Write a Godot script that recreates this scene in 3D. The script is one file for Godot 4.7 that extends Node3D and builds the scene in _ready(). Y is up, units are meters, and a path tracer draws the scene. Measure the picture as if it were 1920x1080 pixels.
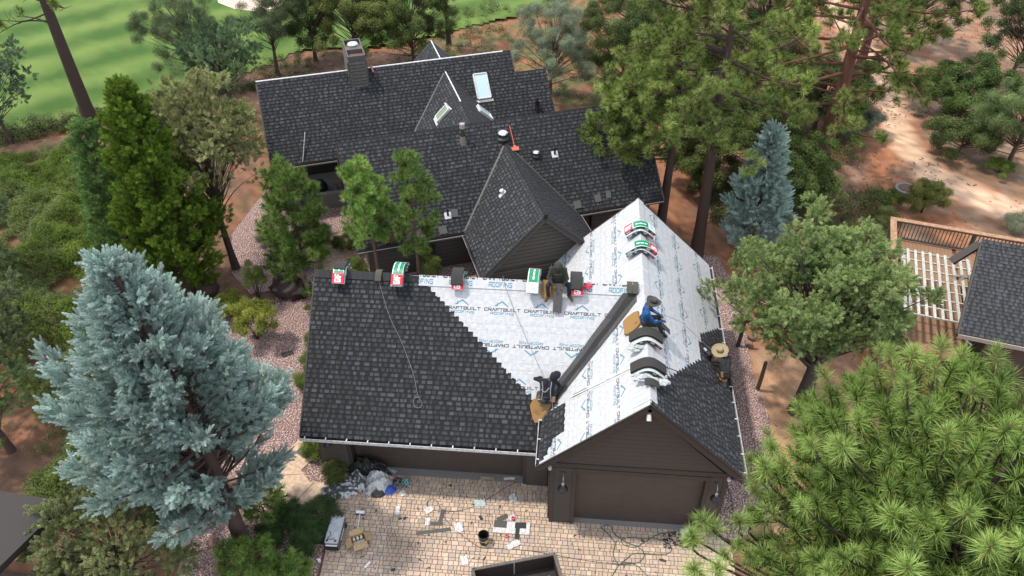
extends Node3D
# A roofing job on a house among pines: garage with two gabled wings, main house behind it, trees, workers.

var rng := RandomNumberGenerator.new()
var M := {}
var eye := Vector3(0.288, 20.698, 14.101)

func rr(a: float, b: float) -> float:
	return rng.randf_range(a, b)

func rdir() -> Vector3:
	while true:
		var v := Vector3(rr(-1, 1), rr(-1, 1), rr(-1, 1))
		var l := v.length()
		if l > 0.05 and l < 1.0:
			return v / l
	return Vector3.UP

# ---------------------------------------------------------------- mesh builder
class MB:
	var v := PackedVector3Array()
	var n := PackedVector3Array()
	var c := PackedColorArray()
	var t := PackedVector2Array()
	var ix := PackedInt32Array()
	var col := Color.WHITE

	func tri(a: Vector3, b: Vector3, d: Vector3) -> void:
		var nn := (b - a).cross(d - a).normalized()
		var i := v.size()
		v.push_back(a); v.push_back(b); v.push_back(d)
		for k in 3:
			n.push_back(nn); c.push_back(col); t.push_back(Vector2.ZERO)
		ix.push_back(i); ix.push_back(i + 2); ix.push_back(i + 1)

	func quad(a: Vector3, b: Vector3, d: Vector3, e: Vector3) -> void:
		quv(a, b, d, e, Vector2(0, 1), Vector2(1, 1), Vector2(1, 0), Vector2(0, 0))

	func quv(a: Vector3, b: Vector3, d: Vector3, e: Vector3, ua: Vector2, ub: Vector2, ud: Vector2, ue: Vector2) -> void:
		var nn := (d - a).cross(e - b).normalized()
		var i := v.size()
		v.push_back(a); v.push_back(b); v.push_back(d); v.push_back(e)
		for k in 4:
			n.push_back(nn); c.push_back(col)
		t.push_back(ua); t.push_back(ub); t.push_back(ud); t.push_back(ue)
		ix.push_back(i); ix.push_back(i + 2); ix.push_back(i + 1)
		ix.push_back(i); ix.push_back(i + 3); ix.push_back(i + 2)

	func oquad(a: Vector3, b: Vector3, d: Vector3, e: Vector3, o: Vector3) -> void:
		if (d - a).cross(e - b).dot((a + b + d + e) * 0.25 - o) >= 0.0:
			quad(a, b, d, e)
		else:
			quad(e, d, b, a)

	func otri(a: Vector3, b: Vector3, d: Vector3, o: Vector3) -> void:
		if (b - a).cross(d - a).dot((a + b + d) / 3.0 - o) >= 0.0:
			tri(a, b, d)
		else:
			tri(a, d, b)

	# box of size s centred on x.origin, edges chamfered by ch
	func box(x: Transform3D, s: Vector3, ch := 0.0) -> void:
		var h := s * 0.5
		var o := x.origin
		for a in 3:
			var u := (a + 1) % 3
			var w := (a + 2) % 3
			for sg in [-1.0, 1.0]:
				var p := []
				for q in [[-1, -1], [1, -1], [1, 1], [-1, 1]]:
					var r := Vector3.ZERO
					r[a] = sg * h[a]
					r[u] = q[0] * (h[u] - ch)
					r[w] = q[1] * (h[w] - ch)
					p.append(x * r)
				oquad(p[0], p[1], p[2], p[3], o)
		if ch > 0.0:
			for a in 3:
				var u := (a + 1) % 3
				var w := (a + 2) % 3
				for su in [-1.0, 1.0]:
					for sw in [-1.0, 1.0]:
						var p := []
						for q in [[-1, 0], [1, 0], [1, 1], [-1, 1]]:
							var r := Vector3.ZERO
							r[a] = q[0] * (h[a] - ch)
							r[u] = su * (h[u] - (ch if q[1] == 1 else 0.0))
							r[w] = sw * (h[w] - (0.0 if q[1] == 1 else ch))
							p.append(x * r)
						oquad(p[0], p[1], p[2], p[3], o)
			for sx in [-1.0, 1.0]:
				for sy in [-1.0, 1.0]:
					for sz in [-1.0, 1.0]:
						otri(x * Vector3(sx * h.x, sy * (h.y - ch), sz * (h.z - ch)), x * Vector3(sx * (h.x - ch), sy * h.y, sz * (h.z - ch)), x * Vector3(sx * (h.x - ch), sy * (h.y - ch), sz * h.z), o)

	func bx(lo: Vector3, hi: Vector3, ch := 0.0) -> void:
		box(Transform3D(Basis(), (lo + hi) * 0.5), hi - lo, ch)

	# bar of w by h between two points
	func bar(a: Vector3, b: Vector3, w: float, h: float, up := Vector3.UP, ch := 0.0) -> void:
		var d := b - a
		var l := d.length()
		d /= l
		if absf(d.dot(up)) > 0.98:
			up = Vector3(0, 0, 1)
		var s := d.cross(up).normalized()
		var uu := s.cross(d)
		box(Transform3D(Basis(s, uu, d), (a + b) * 0.5), Vector3(w, h, l), ch)

	func tube(p: Array, r: Array, sides := 8, caps := true) -> void:
		var rings := []
		var side := Vector3.ZERO
		for i in p.size():
			var d: Vector3 = (p[mini(i + 1, p.size() - 1)] - p[maxi(i - 1, 0)]).normalized()
			if side == Vector3.ZERO:
				side = d.cross(Vector3.UP if absf(d.y) < 0.9 else Vector3.RIGHT).normalized()
			else:
				side = (side - d * side.dot(d)).normalized()
			var up := d.cross(side)
			var i0 := v.size()
			rings.append(i0)
			for k in sides + 1:
				var a := TAU * k / sides
				var nn := side * cos(a) + up * sin(a)
				v.push_back(p[i] + nn * r[i]); n.push_back(nn); c.push_back(col); t.push_back(Vector2(float(k) / sides, i))
		for i in p.size() - 1:
			for k in sides:
				var a0: int = rings[i] + k
				var b0: int = rings[i + 1] + k
				ix.push_back(a0); ix.push_back(b0); ix.push_back(a0 + 1)
				ix.push_back(a0 + 1); ix.push_back(b0); ix.push_back(b0 + 1)
		if caps:
			for e in [0, p.size() - 1]:
				if r[e] > 0.002:
					var out: Vector3 = p[e] - p[1 if e == 0 else e - 1]
					for k in sides:
						otri(p[e], v[rings[e] + k], v[rings[e] + k + 1], p[e] - out)

	# surface of revolution about x's y axis; profile of Vector2(radius, height)
	func lathe(x: Transform3D, prof: Array, sides := 20) -> void:
		for i in prof.size() - 1:
			var a: Vector2 = prof[i]
			var b: Vector2 = prof[i + 1]
			var nl := Vector2(b.y - a.y, a.x - b.x).normalized()
			var i0 := v.size()
			for k in sides + 1:
				var an := TAU * k / sides
				var e := Vector3(cos(an), 0, sin(an))
				var nn := (x.basis * (e * nl.x + Vector3(0, nl.y, 0))).normalized()
				for q: Vector2 in [a, b]:
					v.push_back(x * (e * q.x + Vector3(0, q.y, 0))); n.push_back(nn); c.push_back(col); t.push_back(Vector2(float(k) / sides, q.y))
			for k in sides:
				var j := i0 + k * 2
				ix.push_back(j); ix.push_back(j + 2); ix.push_back(j + 1)
				ix.push_back(j + 2); ix.push_back(j + 3); ix.push_back(j + 1)

	# flat polygon raised from z0 to z1 in a frame; uv is the frame's own metres
	func prism(poly: PackedVector2Array, f: Transform3D, z0: float, z1: float, sides := true, bottom := true) -> void:
		var tr := Geometry2D.triangulate_polygon(poly)
		var nn := f.basis.z.normalized()
		var i0 := v.size()
		for q in poly:
			v.push_back(f * Vector3(q.x, q.y, z1)); n.push_back(nn); c.push_back(col); t.push_back(q)
		for i in range(0, tr.size(), 3):
			var a := poly[tr[i]]; var b := poly[tr[i + 1]]; var d := poly[tr[i + 2]]
			if (b - a).cross(d - a) > 0:
				ix.push_back(i0 + tr[i]); ix.push_back(i0 + tr[i + 2]); ix.push_back(i0 + tr[i + 1])
			else:
				ix.push_back(i0 + tr[i]); ix.push_back(i0 + tr[i + 1]); ix.push_back(i0 + tr[i + 2])
			if bottom:
				otri(f * Vector3(a.x, a.y, z0), f * Vector3(b.x, b.y, z0), f * Vector3(d.x, d.y, z0), f * Vector3(a.x, a.y, z1 + 1.0))
		if sides:
			var area := 0.0
			for i in poly.size():
				area += poly[i].cross(poly[(i + 1) % poly.size()])
			for i in poly.size():
				var a := poly[i]
				var b := poly[(i + 1) % poly.size()]
				if area < 0:
					var sw := a
					a = b
					b = sw
				quad(f * Vector3(a.x, a.y, z0), f * Vector3(b.x, b.y, z0), f * Vector3(b.x, b.y, z1), f * Vector3(a.x, a.y, z1))

	func mesh() -> ArrayMesh:
		var m := ArrayMesh.new()
		if v.is_empty():
			return m
		var a := []
		a.resize(Mesh.ARRAY_MAX)
		a[Mesh.ARRAY_VERTEX] = v
		a[Mesh.ARRAY_NORMAL] = n
		a[Mesh.ARRAY_COLOR] = c
		a[Mesh.ARRAY_TEX_UV] = t
		a[Mesh.ARRAY_INDEX] = ix
		m.add_surface_from_arrays(Mesh.PRIMITIVE_TRIANGLES, a)
		return m

	func append(o: MB) -> void:
		var i0 := v.size()
		v.append_array(o.v); n.append_array(o.n); c.append_array(o.c); t.append_array(o.t)
		for i in o.ix:
			ix.push_back(i + i0)

# ---------------------------------------------------------------- nodes
func thing(called: String, label: String, category: String, at := Vector3.ZERO, turn := 0.0, group := "") -> Node3D:
	var o := Node3D.new()
	o.name = called
	add_child(o, true)
	o.position = at
	o.rotation.y = turn
	return tag(o, label, category, group)

func tag(o: Node3D, label: String, category := "", group := "", kind := "") -> Node3D:
	if label: o.set_meta("label", label)
	if category: o.set_meta("category", category)
	if group: o.set_meta("group", group)
	if kind: o.set_meta("kind", kind)
	return o

func part(called: String, mesh: Mesh, m: Material, parent: Node3D = self, kind := "", label := "") -> MeshInstance3D:
	var o := MeshInstance3D.new()
	o.name = called
	o.mesh = mesh
	o.material_override = m
	parent.add_child(o, true)
	if kind: o.set_meta("kind", kind)
	if label: o.set_meta("label", label)
	return o

func struct(called: String, mesh: Mesh, m: Material, label := "") -> MeshInstance3D:
	var o := part(called, mesh, m, self, "structure")
	if label: o.set_meta("label", label)
	return o

func one(called: String, mb: MB, m: Material, label: String, category: String, group := "") -> MeshInstance3D:
	var o := part(called, mb.mesh(), m)
	tag(o, label, category, group)
	return o

func many(called: String, mesh: Mesh, m: Material, xs: Array, cs: Array, parent: Node3D = self) -> MultiMeshInstance3D:
	var mm := MultiMesh.new()
	mm.transform_format = MultiMesh.TRANSFORM_3D
	mm.use_colors = not cs.is_empty()
	mm.mesh = mesh
	mm.instance_count = xs.size()
	for i in xs.size():
		mm.set_instance_transform(i, xs[i])
	if not cs.is_empty():
		for i in xs.size():
			mm.set_instance_color(i, cs[i])
	var o := MultiMeshInstance3D.new()
	o.name = called
	o.multimesh = mm
	o.material_override = m
	parent.add_child(o, true)
	o.set_meta("kind", "stuff")
	return o

func frame(o: Vector3, x: Vector3, y: Vector3) -> Transform3D:
	return Transform3D(Basis(x, y, x.cross(y)), o)

func pv(a: Array) -> PackedVector2Array:
	var p := PackedVector2Array()
	for i in range(0, a.size(), 2):
		p.push_back(Vector2(a[i], a[i + 1]))
	return p

func v3s(a: Array) -> Array:
	var p := []
	for i in range(0, a.size(), 3):
		p.append(Vector3(a[i], a[i + 1], a[i + 2]))
	return p

# smooth curve through points
func smooth(p: Array, per := 6) -> Array:
	var o := []
	for i in p.size() - 1:
		var a: Vector3 = p[maxi(i - 1, 0)]
		var d: Vector3 = p[mini(i + 2, p.size() - 1)]
		for k in per:
			o.append((p[i] as Vector3).cubic_interpolate(p[i + 1], a, d, float(k) / per))
	o.append(p[-1])
	return o

func same(n: int, r: float) -> Array:
	var a := []
	a.resize(n)
	a.fill(r)
	return a

# x interval of a polygon at height y (widest)
func span(poly: PackedVector2Array, y: float) -> Vector2:
	var xs := []
	for i in poly.size():
		var a := poly[i]
		var b := poly[(i + 1) % poly.size()]
		if (a.y <= y) != (b.y <= y):
			xs.append(a.x + (b.x - a.x) * (y - a.y) / (b.y - a.y))
	if xs.size() < 2:
		return Vector2(0, 0)
	return Vector2(xs.min(), xs.max())

# ---------------------------------------------------------------- materials
func ntex(freq: float, lo: float, hi: float, sd: int, size := 512, oct := 4, kind := FastNoiseLite.TYPE_SIMPLEX_SMOOTH) -> ImageTexture:
	var nz := FastNoiseLite.new()
	nz.seed = sd
	nz.noise_type = kind
	nz.frequency = freq
	nz.fractal_octaves = oct
	var im := nz.get_seamless_image(size, size, false, false, 0.15)
	im.convert(Image.FORMAT_L8)
	var d := im.get_data()
	var lut := PackedByteArray()
	for i in 256:
		lut.push_back(int(clampf(lerpf(lo, hi, i / 255.0), 0, 1) * 255))
	for i in d.size():
		d[i] = lut[d[i]]
	return ImageTexture.create_from_image(Image.create_from_data(size, size, false, Image.FORMAT_L8, d))

func mat(r: float, g: float, b: float, rough := 0.8, tex: Texture2D = null, per_metre := 1.0, vc := false, metal := 0.0) -> StandardMaterial3D:
	var m := StandardMaterial3D.new()
	m.albedo_color = Color(r, g, b).linear_to_srgb()
	m.roughness = rough
	m.metallic = metal
	m.vertex_color_use_as_albedo = vc
	if tex:
		m.albedo_texture = tex
		m.uv1_triplanar = true
		m.uv1_world_triplanar = true
		m.uv1_scale = Vector3.ONE * per_metre
	return m

func relief(m: StandardMaterial3D, tex: Texture2D, cm: float) -> StandardMaterial3D:
	m.heightmap_enabled = true
	m.heightmap_texture = tex
	m.heightmap_scale = cm
	return m

func foliage(rough := 0.7, back := 0.35) -> StandardMaterial3D:
	var m := StandardMaterial3D.new()
	m.albedo_color = Color.WHITE
	m.vertex_color_use_as_albedo = true
	m.roughness = rough
	m.metallic_specular = 0.3
	m.backlight_enabled = true
	m.backlight = Color(back, back, back)
	return m

func make_materials() -> void:
	var grain := ntex(0.09, 0.62, 1.0, 3, 512, 3)
	var blotch := ntex(0.012, 0.72, 1.0, 5, 512, 5)
	var paint := ntex(0.012, 0.9, 1.0, 6, 512, 5)
	var fine := ntex(0.2, 0.35, 1.0, 7, 512, 2)
	M.grain = grain; M.blotch = blotch; M.fine = fine
	M.roof = mat(1, 1, 1, 0.92, fine, 1.6, true)
	M.siding = mat(0.060, 0.049, 0.042, 0.6, paint, 0.9)
	M.trim = mat(0.045, 0.036, 0.031, 0.55, paint, 0.7)
	M.door = mat(0.066, 0.050, 0.043, 0.5, paint, 0.35)
	M.soffit = mat(0.03, 0.026, 0.024, 0.8)
	M.wood = mat(0.36, 0.23, 0.13, 0.8, blotch, 1.0)
	M.white = mat(0.74, 0.74, 0.74, 0.5, blotch, 1.3)
	M.galv = mat(0.55, 0.56, 0.58, 0.4, blotch, 2.0, false, 0.7)
	M.black = mat(0.012, 0.012, 0.013, 0.5)
	M.rubber = mat(0.02, 0.02, 0.021, 0.6)
	M.vc = mat(1, 1, 1, 0.75, blotch, 1.7, true)
	M.vcs = mat(1, 1, 1, 0.45, null, 1.0, true)
	M.cloth = mat(1, 1, 1, 0.9, fine, 2.5, true)
	relief(M.cloth, ntex(0.022, 0.0, 1.0, 27, 256, 3), 2.6)
	M.paver = mat(1, 1, 1, 0.9, ntex(0.11, 0.72, 1.0, 12, 512, 4), 1.1, true)
	relief(M.paver, fine, 0.25)
	M.joint = mat(0.38, 0.285, 0.21, 1.0, fine, 2.0)
	M.concrete = mat(0.68, 0.49, 0.35, 0.9, ntex(0.02, 0.75, 1.0, 14, 512, 5), 0.5)
	M.apron = mat(0.33, 0.31, 0.29, 0.9, grain, 0.8)
	M.ground = mat(1, 1, 1, 0.98, ntex(0.06, 0.68, 1.0, 15, 1024, 6), 0.3, true)
	relief(M.ground, M.ground.albedo_texture, 2.5)
	M.turf = mat(1, 1, 1, 0.95, ntex(0.14, 0.6, 1.0, 16, 512, 4), 0.35, true)
	M.gravel = mat(0.86, 0.58, 0.52, 0.95, ntex(0.05, 0.1, 1.15, 17, 512, 2, FastNoiseLite.TYPE_CELLULAR), 0.8)
	relief(M.gravel, M.gravel.albedo_texture, 2.0)
	M.bark = mat(1, 1, 1, 0.95, ntex(0.06, 0.45, 1.0, 18, 512, 4), 1.6, true)
	relief(M.bark, ntex(0.05, 0.0, 1.0, 19, 512, 4), 1.5)
	M.rock = mat(1, 1, 1, 0.95, ntex(0.03, 0.5, 1.0, 20, 512, 5), 1.2, true)
	M.leaf = foliage(0.75, 0.35)
	M.needle = foliage(0.6, 0.35)
	M.glass = mat(0.42, 0.55, 0.58, 0.08)
	M.glass.metallic_specular = 0.9
	M.chrome = mat(0.75, 0.75, 0.77, 0.18, null, 1.0, false, 0.9)
	M.flash = mat(0.09, 0.088, 0.08, 0.6, blotch, 3.0)
	M.olive = mat(0.13, 0.125, 0.09, 0.9, fine, 2.0)
	M.foam = mat(0.62, 0.34, 0.11, 0.9, fine, 2.2)
	M.hose = mat(0.035, 0.075, 0.07, 0.5)
	M.cord = mat(0.05, 0.05, 0.05, 0.6)
	M.rope = mat(0.20, 0.20, 0.20, 0.8)

# ---------------------------------------------------------------- shingles, boards
const EXPO := 0.143
const TABS := [Color(0.067, 0.071, 0.082), Color(0.058, 0.061, 0.071), Color(0.077, 0.081, 0.094), Color(0.122, 0.130, 0.150), Color(0.065, 0.068, 0.079), Color(0.107, 0.113, 0.132), Color(0.060, 0.064, 0.073), Color(0.114, 0.120, 0.140)]

func tint(c: Color, k: float) -> Color:
	return Color(c.r * k, c.g * k, c.b * k)

# one laminated shingle lying from x0 to x1 with its butt at y0: a base sheet and raised tabs
func shingle(b: MB, f: Transform3D, x0: float, x1: float, y0: float, tone: float, light := 1.0) -> void:
	var y1 := y0 + EXPO + 0.03
	var ym := y0 + EXPO * rr(0.60, 0.68)
	var zb := 0.019 + rr(0, 0.003)
	var zt := 0.004
	b.col = tint(Color(0.024, 0.0245, 0.027), tone)
	b.quad(f * Vector3(x0, y0, zb), f * Vector3(x1, y0, zb), f * Vector3(x1, y1, zt), f * Vector3(x0, y1, zt))
	b.col = tint(Color(0.010, 0.010, 0.011), tone)
	b.quad(f * Vector3(x0, y0, 0), f * Vector3(x1, y0, 0), f * Vector3(x1, y0, zb), f * Vector3(x0, y0, zb))
	var x := x0 + rr(0.0, 0.07)
	var e := 0.007
	while x < x1 - 0.03:
		var w := minf(rr(0.07, 0.165), x1 - x)
		var base: Color = TABS[rng.randi() % 8]
		var k := tone * rr(0.88, 1.12)
		var c := tint(base, k)
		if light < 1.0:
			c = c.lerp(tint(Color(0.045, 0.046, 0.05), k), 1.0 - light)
		var z0 := zb + e
		var zm := lerpf(zb, zt, (ym - y0) / (y1 - y0)) + e
		var z1 := zt + e
		b.col = c
		b.quad(f * Vector3(x, y0, z0), f * Vector3(x + w, y0, z0), f * Vector3(x + w, ym, zm), f * Vector3(x, ym, zm))
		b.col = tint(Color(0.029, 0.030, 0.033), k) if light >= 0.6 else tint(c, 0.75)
		b.quad(f * Vector3(x, ym, zm), f * Vector3(x + w, ym, zm), f * Vector3(x + w, y1, z1), f * Vector3(x, y1, z1))
		b.col = Color(0.010, 0.010, 0.011)
		b.quad(f * Vector3(x, y0, zb), f * Vector3(x + w, y0, zb), f * Vector3(x + w, y0, z0), f * Vector3(x, y0, z0))
		b.quad(f * Vector3(x, y1, zt), f * Vector3(x, y0, zb), f * Vector3(x, y0, z0), f * Vector3(x, y1, z1))
		b.quad(f * Vector3(x + w, y0, zb), f * Vector3(x + w, y1, zt), f * Vector3(x + w, y1, z1), f * Vector3(x + w, y0, z0))
		x += w + rr(0.02, 0.13)

# lists the shingles of a slope: each [frame, x0, x1, y0, tone, light]
func slope(out: Array, f: Transform3D, poly: PackedVector2Array, light := 1.0, tone := 1.0, wide := 1.0) -> void:
	var top := 0.0
	var low := 99.0
	for q in poly:
		top = maxf(top, q.y)
		low = minf(low, q.y)
	var r := 0
	var y := low
	while y < top - 0.03:
		var s := span(poly, y + EXPO * 0.5)
		if s.y - s.x > 0.05:
			var x := s.x
			var nx := s.x + wide * (0.35 + 0.65 * fposmod(r * 0.37, 1.0))
			while x < s.y - 0.02:
				if s.y - nx < 0.16:
					nx = s.y
				out.append([f, x, minf(nx, s.y), y, tone * rr(0.94, 1.06), light])
				x = nx
				nx += wide
		y += EXPO
		r += 1

# the 300 shingles nearest to the viewer as parts of their own, the others joined
func lay(list: Array, building: Node3D, single := 300) -> void:
	var to := building.transform
	for s in list:
		var p: Vector3 = to * ((s[0] as Transform3D) * Vector3((s[1] + s[2]) * 0.5, s[3], 0))
		s.append(p.distance_to(eye))
	list.sort_custom(func(a, b): return a[6] < b[6])
	var rest := MB.new()
	for i in list.size():
		var s: Array = list[i]
		if i < single:
			var b := MB.new()
			shingle(b, s[0], s[1], s[2], s[3], s[4], s[5])
			part("shingle", b.mesh(), M.roof, building)
		else:
			shingle(rest, s[0], s[1], s[2], s[3], s[4], s[5])
	if list.size() > single:
		part("shingle", rest.mesh(), M.roof, building, "stuff")

# lap siding boards inside a polygon of a wall's own frame
func boards(f: Transform3D, poly: PackedVector2Array, pitch: float, m: Material, parent: Node3D) -> void:
	var top := -99.0
	var low := 99.0
	for q in poly:
		top = maxf(top, q.y)
		low = minf(low, q.y)
	var y := low
	while y < top - 0.02:
		var y1 := minf(y + pitch, top)
		var a := span(poly, y + 0.002)
		var d := span(poly, y1 - 0.002)
		if a.y - a.x < 0.02:
			y += pitch
			continue
		if d.y - d.x < 0.02:
			d = Vector2((a.x + a.y) * 0.5 - 0.01, (a.x + a.y) * 0.5 + 0.01)
		var b := MB.new()
		var zb := 0.062
		var gy := y1 - 0.03
		b.quad(f * Vector3(a.x, y, zb), f * Vector3(a.y, y, zb), f * Vector3(d.y, gy, 0.040), f * Vector3(d.x, gy, 0.040))
		b.quad(f * Vector3(d.x, gy, 0.040), f * Vector3(d.y, gy, 0.040), f * Vector3(d.y, gy, 0.002), f * Vector3(d.x, gy, 0.002))
		b.quad(f * Vector3(d.x, gy, 0.002), f * Vector3(d.y, gy, 0.002), f * Vector3(d.y, y1, 0.002), f * Vector3(d.x, y1, 0.002))
		b.quad(f * Vector3(a.x, y, 0), f * Vector3(a.y, y, 0), f * Vector3(a.y, y, zb), f * Vector3(a.x, y, zb))
		b.quad(f * Vector3(d.x, y1, 0), f * Vector3(a.x, y, 0), f * Vector3(a.x, y, zb), f * Vector3(d.x, gy, 0.040))
		b.quad(f * Vector3(a.y, y, 0), f * Vector3(d.y, gy, 0), f * Vector3(d.y, gy, 0.040), f * Vector3(a.y, y, zb))
		part("siding_board", b.mesh(), m, parent)
		y += pitch

# roof deck of a slope
func deck(f: Transform3D, poly: PackedVector2Array, parent: Node3D, m: Material, th := 0.15) -> void:
	var b := MB.new()
	b.prism(poly, f, -th, -0.004)
	part("roof_deck", b.mesh(), m, parent)

func box_part(called: String, lo: Vector3, hi: Vector3, m: Material, parent: Node3D, ch := 0.0) -> MeshInstance3D:
	var b := MB.new()
	b.bx(lo, hi, ch)
	return part(called, b.mesh(), m, parent)

func bar_part(called: String, a: Vector3, d: Vector3, w: float, h: float, m: Material, parent: Node3D, ch := 0.0) -> MeshInstance3D:
	var b := MB.new()
	b.bar(a, d, w, h, Vector3.UP, ch)
	return part(called, b.mesh(), m, parent)

# eaves gutter: a trough with hanger straps across it
func gutter(a: Vector3, d: Vector3, out: Vector3, parent: Node3D, straps := true) -> void:
	var lip_h := 0.12 if straps else 0.035
	var b := MB.new()
	var w := 0.11
	b.col = Color(0.03, 0.026, 0.024)
	b.bar(a + out * 0.012 + Vector3(0, -0.06, 0), d + out * 0.012 + Vector3(0, -0.06, 0), 0.02, 0.12)
	b.bar(a + out * (w * 0.5) + Vector3(0, -0.115, 0), d + out * (w * 0.5) + Vector3(0, -0.115, 0), w - 0.01, 0.012)
	var g := part("gutter", b.mesh(), M.vcs, parent)
	b = MB.new()
	b.bar(a + out * w + Vector3(0, -0.055, 0), d + out * w + Vector3(0, -0.055, 0), 0.016, lip_h, Vector3.UP, 0.005)
	part("gutter_lip", b.mesh(), M.white if straps else M.flash3, g)
	if straps:
		var n := int(a.distance_to(d) / 0.62)
		for i in n + 1:
			var p := a.lerp(d, (i + 0.25) / (n + 0.5))
			b = MB.new()
			b.bar(p + Vector3(0, 0.012, 0), p + out * (w + 0.01) + Vector3(0, 0.012, 0), 0.03, 0.014)
			part("hanger_strap", b.mesh(), M.white, g)

# ---------------------------------------------------------------- printed roofing felt
const LETTERS := {
	"C": [[1, 0, 0.15, 0, 0, 0.15, 0, 0.85, 0.15, 1, 1, 1]], "R": [[0, 1, 0, 0, 0.9, 0, 1, 0.15, 1, 0.45, 0.9, 0.6, 0, 0.6], [0.6, 0.6, 1, 1]],
	"A": [[0, 1, 0.5, 0, 1, 1]], "F": [[0, 1, 0, 0, 1, 0], [0, 0.5, 0.8, 0.5]], "T": [[0, 0, 1, 0], [0.5, 0, 0.5, 1]],
	"B": [[0, 0, 0.9, 0, 1, 0.12, 1, 0.38, 0.9, 0.5, 1, 0.62, 1, 0.88, 0.9, 1, 0, 1, 0, 0], [0, 0.5, 0.9, 0.5]], "U": [[0, 0, 0, 0.85, 0.15, 1, 0.85, 1, 1, 0.85, 1, 0]],
	"I": [[0.5, 0, 0.5, 1]], "L": [[0, 0, 0, 1, 1, 1]], "O": [[0.15, 0, 0.85, 0, 1, 0.15, 1, 0.85, 0.85, 1, 0.15, 1, 0, 0.85, 0, 0.15, 0.15, 0]],
	"N": [[0, 1, 0, 0, 1, 1, 1, 0]], "G": [[1, 0, 0.15, 0, 0, 0.15, 0, 0.85, 0.15, 1, 1, 1, 1, 0.5, 0.55, 0.5]], "g": [[0.25, 1, 0.5, 0.6, 0.75, 1]]}

func stroke(im: Image, a: Vector2, b: Vector2, w: float, c: Color) -> void:
	var n := int(ceil(a.distance_to(b) / maxf(w * 0.2, 1.0))) + 1
	if absf(a.x - b.x) < 0.5 or absf(a.y - b.y) < 0.5:
		var lo := Vector2(minf(a.x, b.x), minf(a.y, b.y)) - Vector2.ONE * w * 0.5
		var sz := (a - b).abs() + Vector2.ONE * w
		im.fill_rect(Rect2i(int(lo.x), int(lo.y), int(sz.x), int(sz.y)), c)
		return
	for i in n + 1:
		var p := a.lerp(b, float(i) / n)
		im.fill_rect(Rect2i(int(p.x - w * 0.5), int(p.y - w * 0.4), int(w), int(w * 0.8)), c)

func write_on(im: Image, s: String, x: float, y: float, adv: float, w: float, h: float, th: float, c: Color) -> void:
	for i in s.length():
		var wide := w * (0.4 if s[i] == "I" else 1.0)
		for path in LETTERS[s[i]]:
			for k in range(0, path.size() - 2, 2):
				stroke(im, Vector2(x + path[k] * wide, y + path[k + 1] * h), Vector2(x + path[k + 2] * wide, y + path[k + 3] * h), th, c)
		x += adv * (0.55 if s[i] == "I" else 1.0)

func felt_texture() -> ImageTexture:
	var W := 1024
	var H := 918
	var im := Image.create_empty(W, H, false, Image.FORMAT_RGB8)
	var nz := FastNoiseLite.new()
	nz.seed = 31
	nz.frequency = 0.006
	nz.fractal_octaves = 4
	var cloud := nz.get_seamless_image(W, H)
	cloud.convert(Image.FORMAT_L8)
	var d := cloud.get_data()
	var px := PackedByteArray()
	px.resize(W * H * 3)
	for i in W * H:
		var g := 168 + int(d[i] * 0.09)
		px[i * 3] = g
		px[i * 3 + 1] = g + 1
		px[i * 3 + 2] = g + 4
	im = Image.create_from_data(W, H, false, Image.FORMAT_RGB8, px)
	var ink := Color(0.17, 0.175, 0.19)
	var teal := Color(0.20, 0.47, 0.55)
	write_on(im, "CRAFTBUILT", 60, 458, 98, 74, 62, 18, ink)
	write_on(im, "ROOFING", 220, 556, 94, 68, 52, 13, teal)
	stroke(im, Vector2(345, 392), Vector2(500, 292), 25, teal)
	stroke(im, Vector2(500, 292), Vector2(660, 405), 25, teal)
	stroke(im, Vector2(330, 395), Vector2(395, 395), 20, teal)
	stroke(im, Vector2(378, 316), Vector2(378, 372), 18, teal)
	# small print, staple and nail marks
	for row in [[70, 0.75], [92, 0.8], [160, 0.83], [756, 0.8], [826, 0.75], [850, 0.8]]:
		var x := 0
		while x < W:
			var w := rng.randi_range(8, 46)
			var k: float = row[1] - 0.22 - rr(0.0, 0.22)
			if rng.randf() < 0.6:
				im.fill_rect(Rect2i(x, row[0] + rng.randi_range(-1, 2), w, rng.randi_range(4, 9)), Color(k, k, k))
			x += w + rng.randi_range(6, 40)
	for i in 60:
		var k := rr(0.3, 0.55)
		im.fill_rect(Rect2i(rng.randi_range(0, W - 8), rng.randi_range(0, H - 8), rng.randi_range(4, 9), rng.randi_range(5, 12)), Color(k, k, k))
	for i in 14:
		var k := rr(0.5, 0.62)
		im.fill_rect(Rect2i(rng.randi_range(0, W - 400), rng.randi_range(640, 900), rng.randi_range(120, 400), 2), Color(k, k, k))
	return ImageTexture.create_from_image(im)

# strips of felt along a slope; every second strip is rolled out the other way
func felt(f: Transform3D, poly: PackedVector2Array, first: float, parent: Node3D, wide := 1.1, shift := 0.0) -> void:
	var top := 0.0
	for q in poly:
		top = maxf(top, q.y)
	var k := 0
	var y1 := top - first
	var y0 := top
	while true:
		var lo := maxf(y1 - 0.03, -0.02)
		var band := pv([-1, lo, 30, lo, 30, y0, -1, y0])
		for piece: PackedVector2Array in Geometry2D.intersect_polygons(poly, band):
			var b := MB.new()
			b.prism(piece, f, -0.002, 0.004 + 0.0022 * (k % 2))
			for i in b.t.size():
				var q := b.t[i]
				var u := Vector2((q.x + shift) / 1.18 + k * 0.23, 1.0 - (q.y - y1) / wide)
				b.t[i] = Vector2(1.0 - u.x, 1.0 - u.y) if k % 2 == 0 else u
			part("felt_strip", b.mesh(), M.felt, parent)
		if lo <= -0.02:
			break
		y0 = y1
		y1 -= wide
		k += 1

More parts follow.
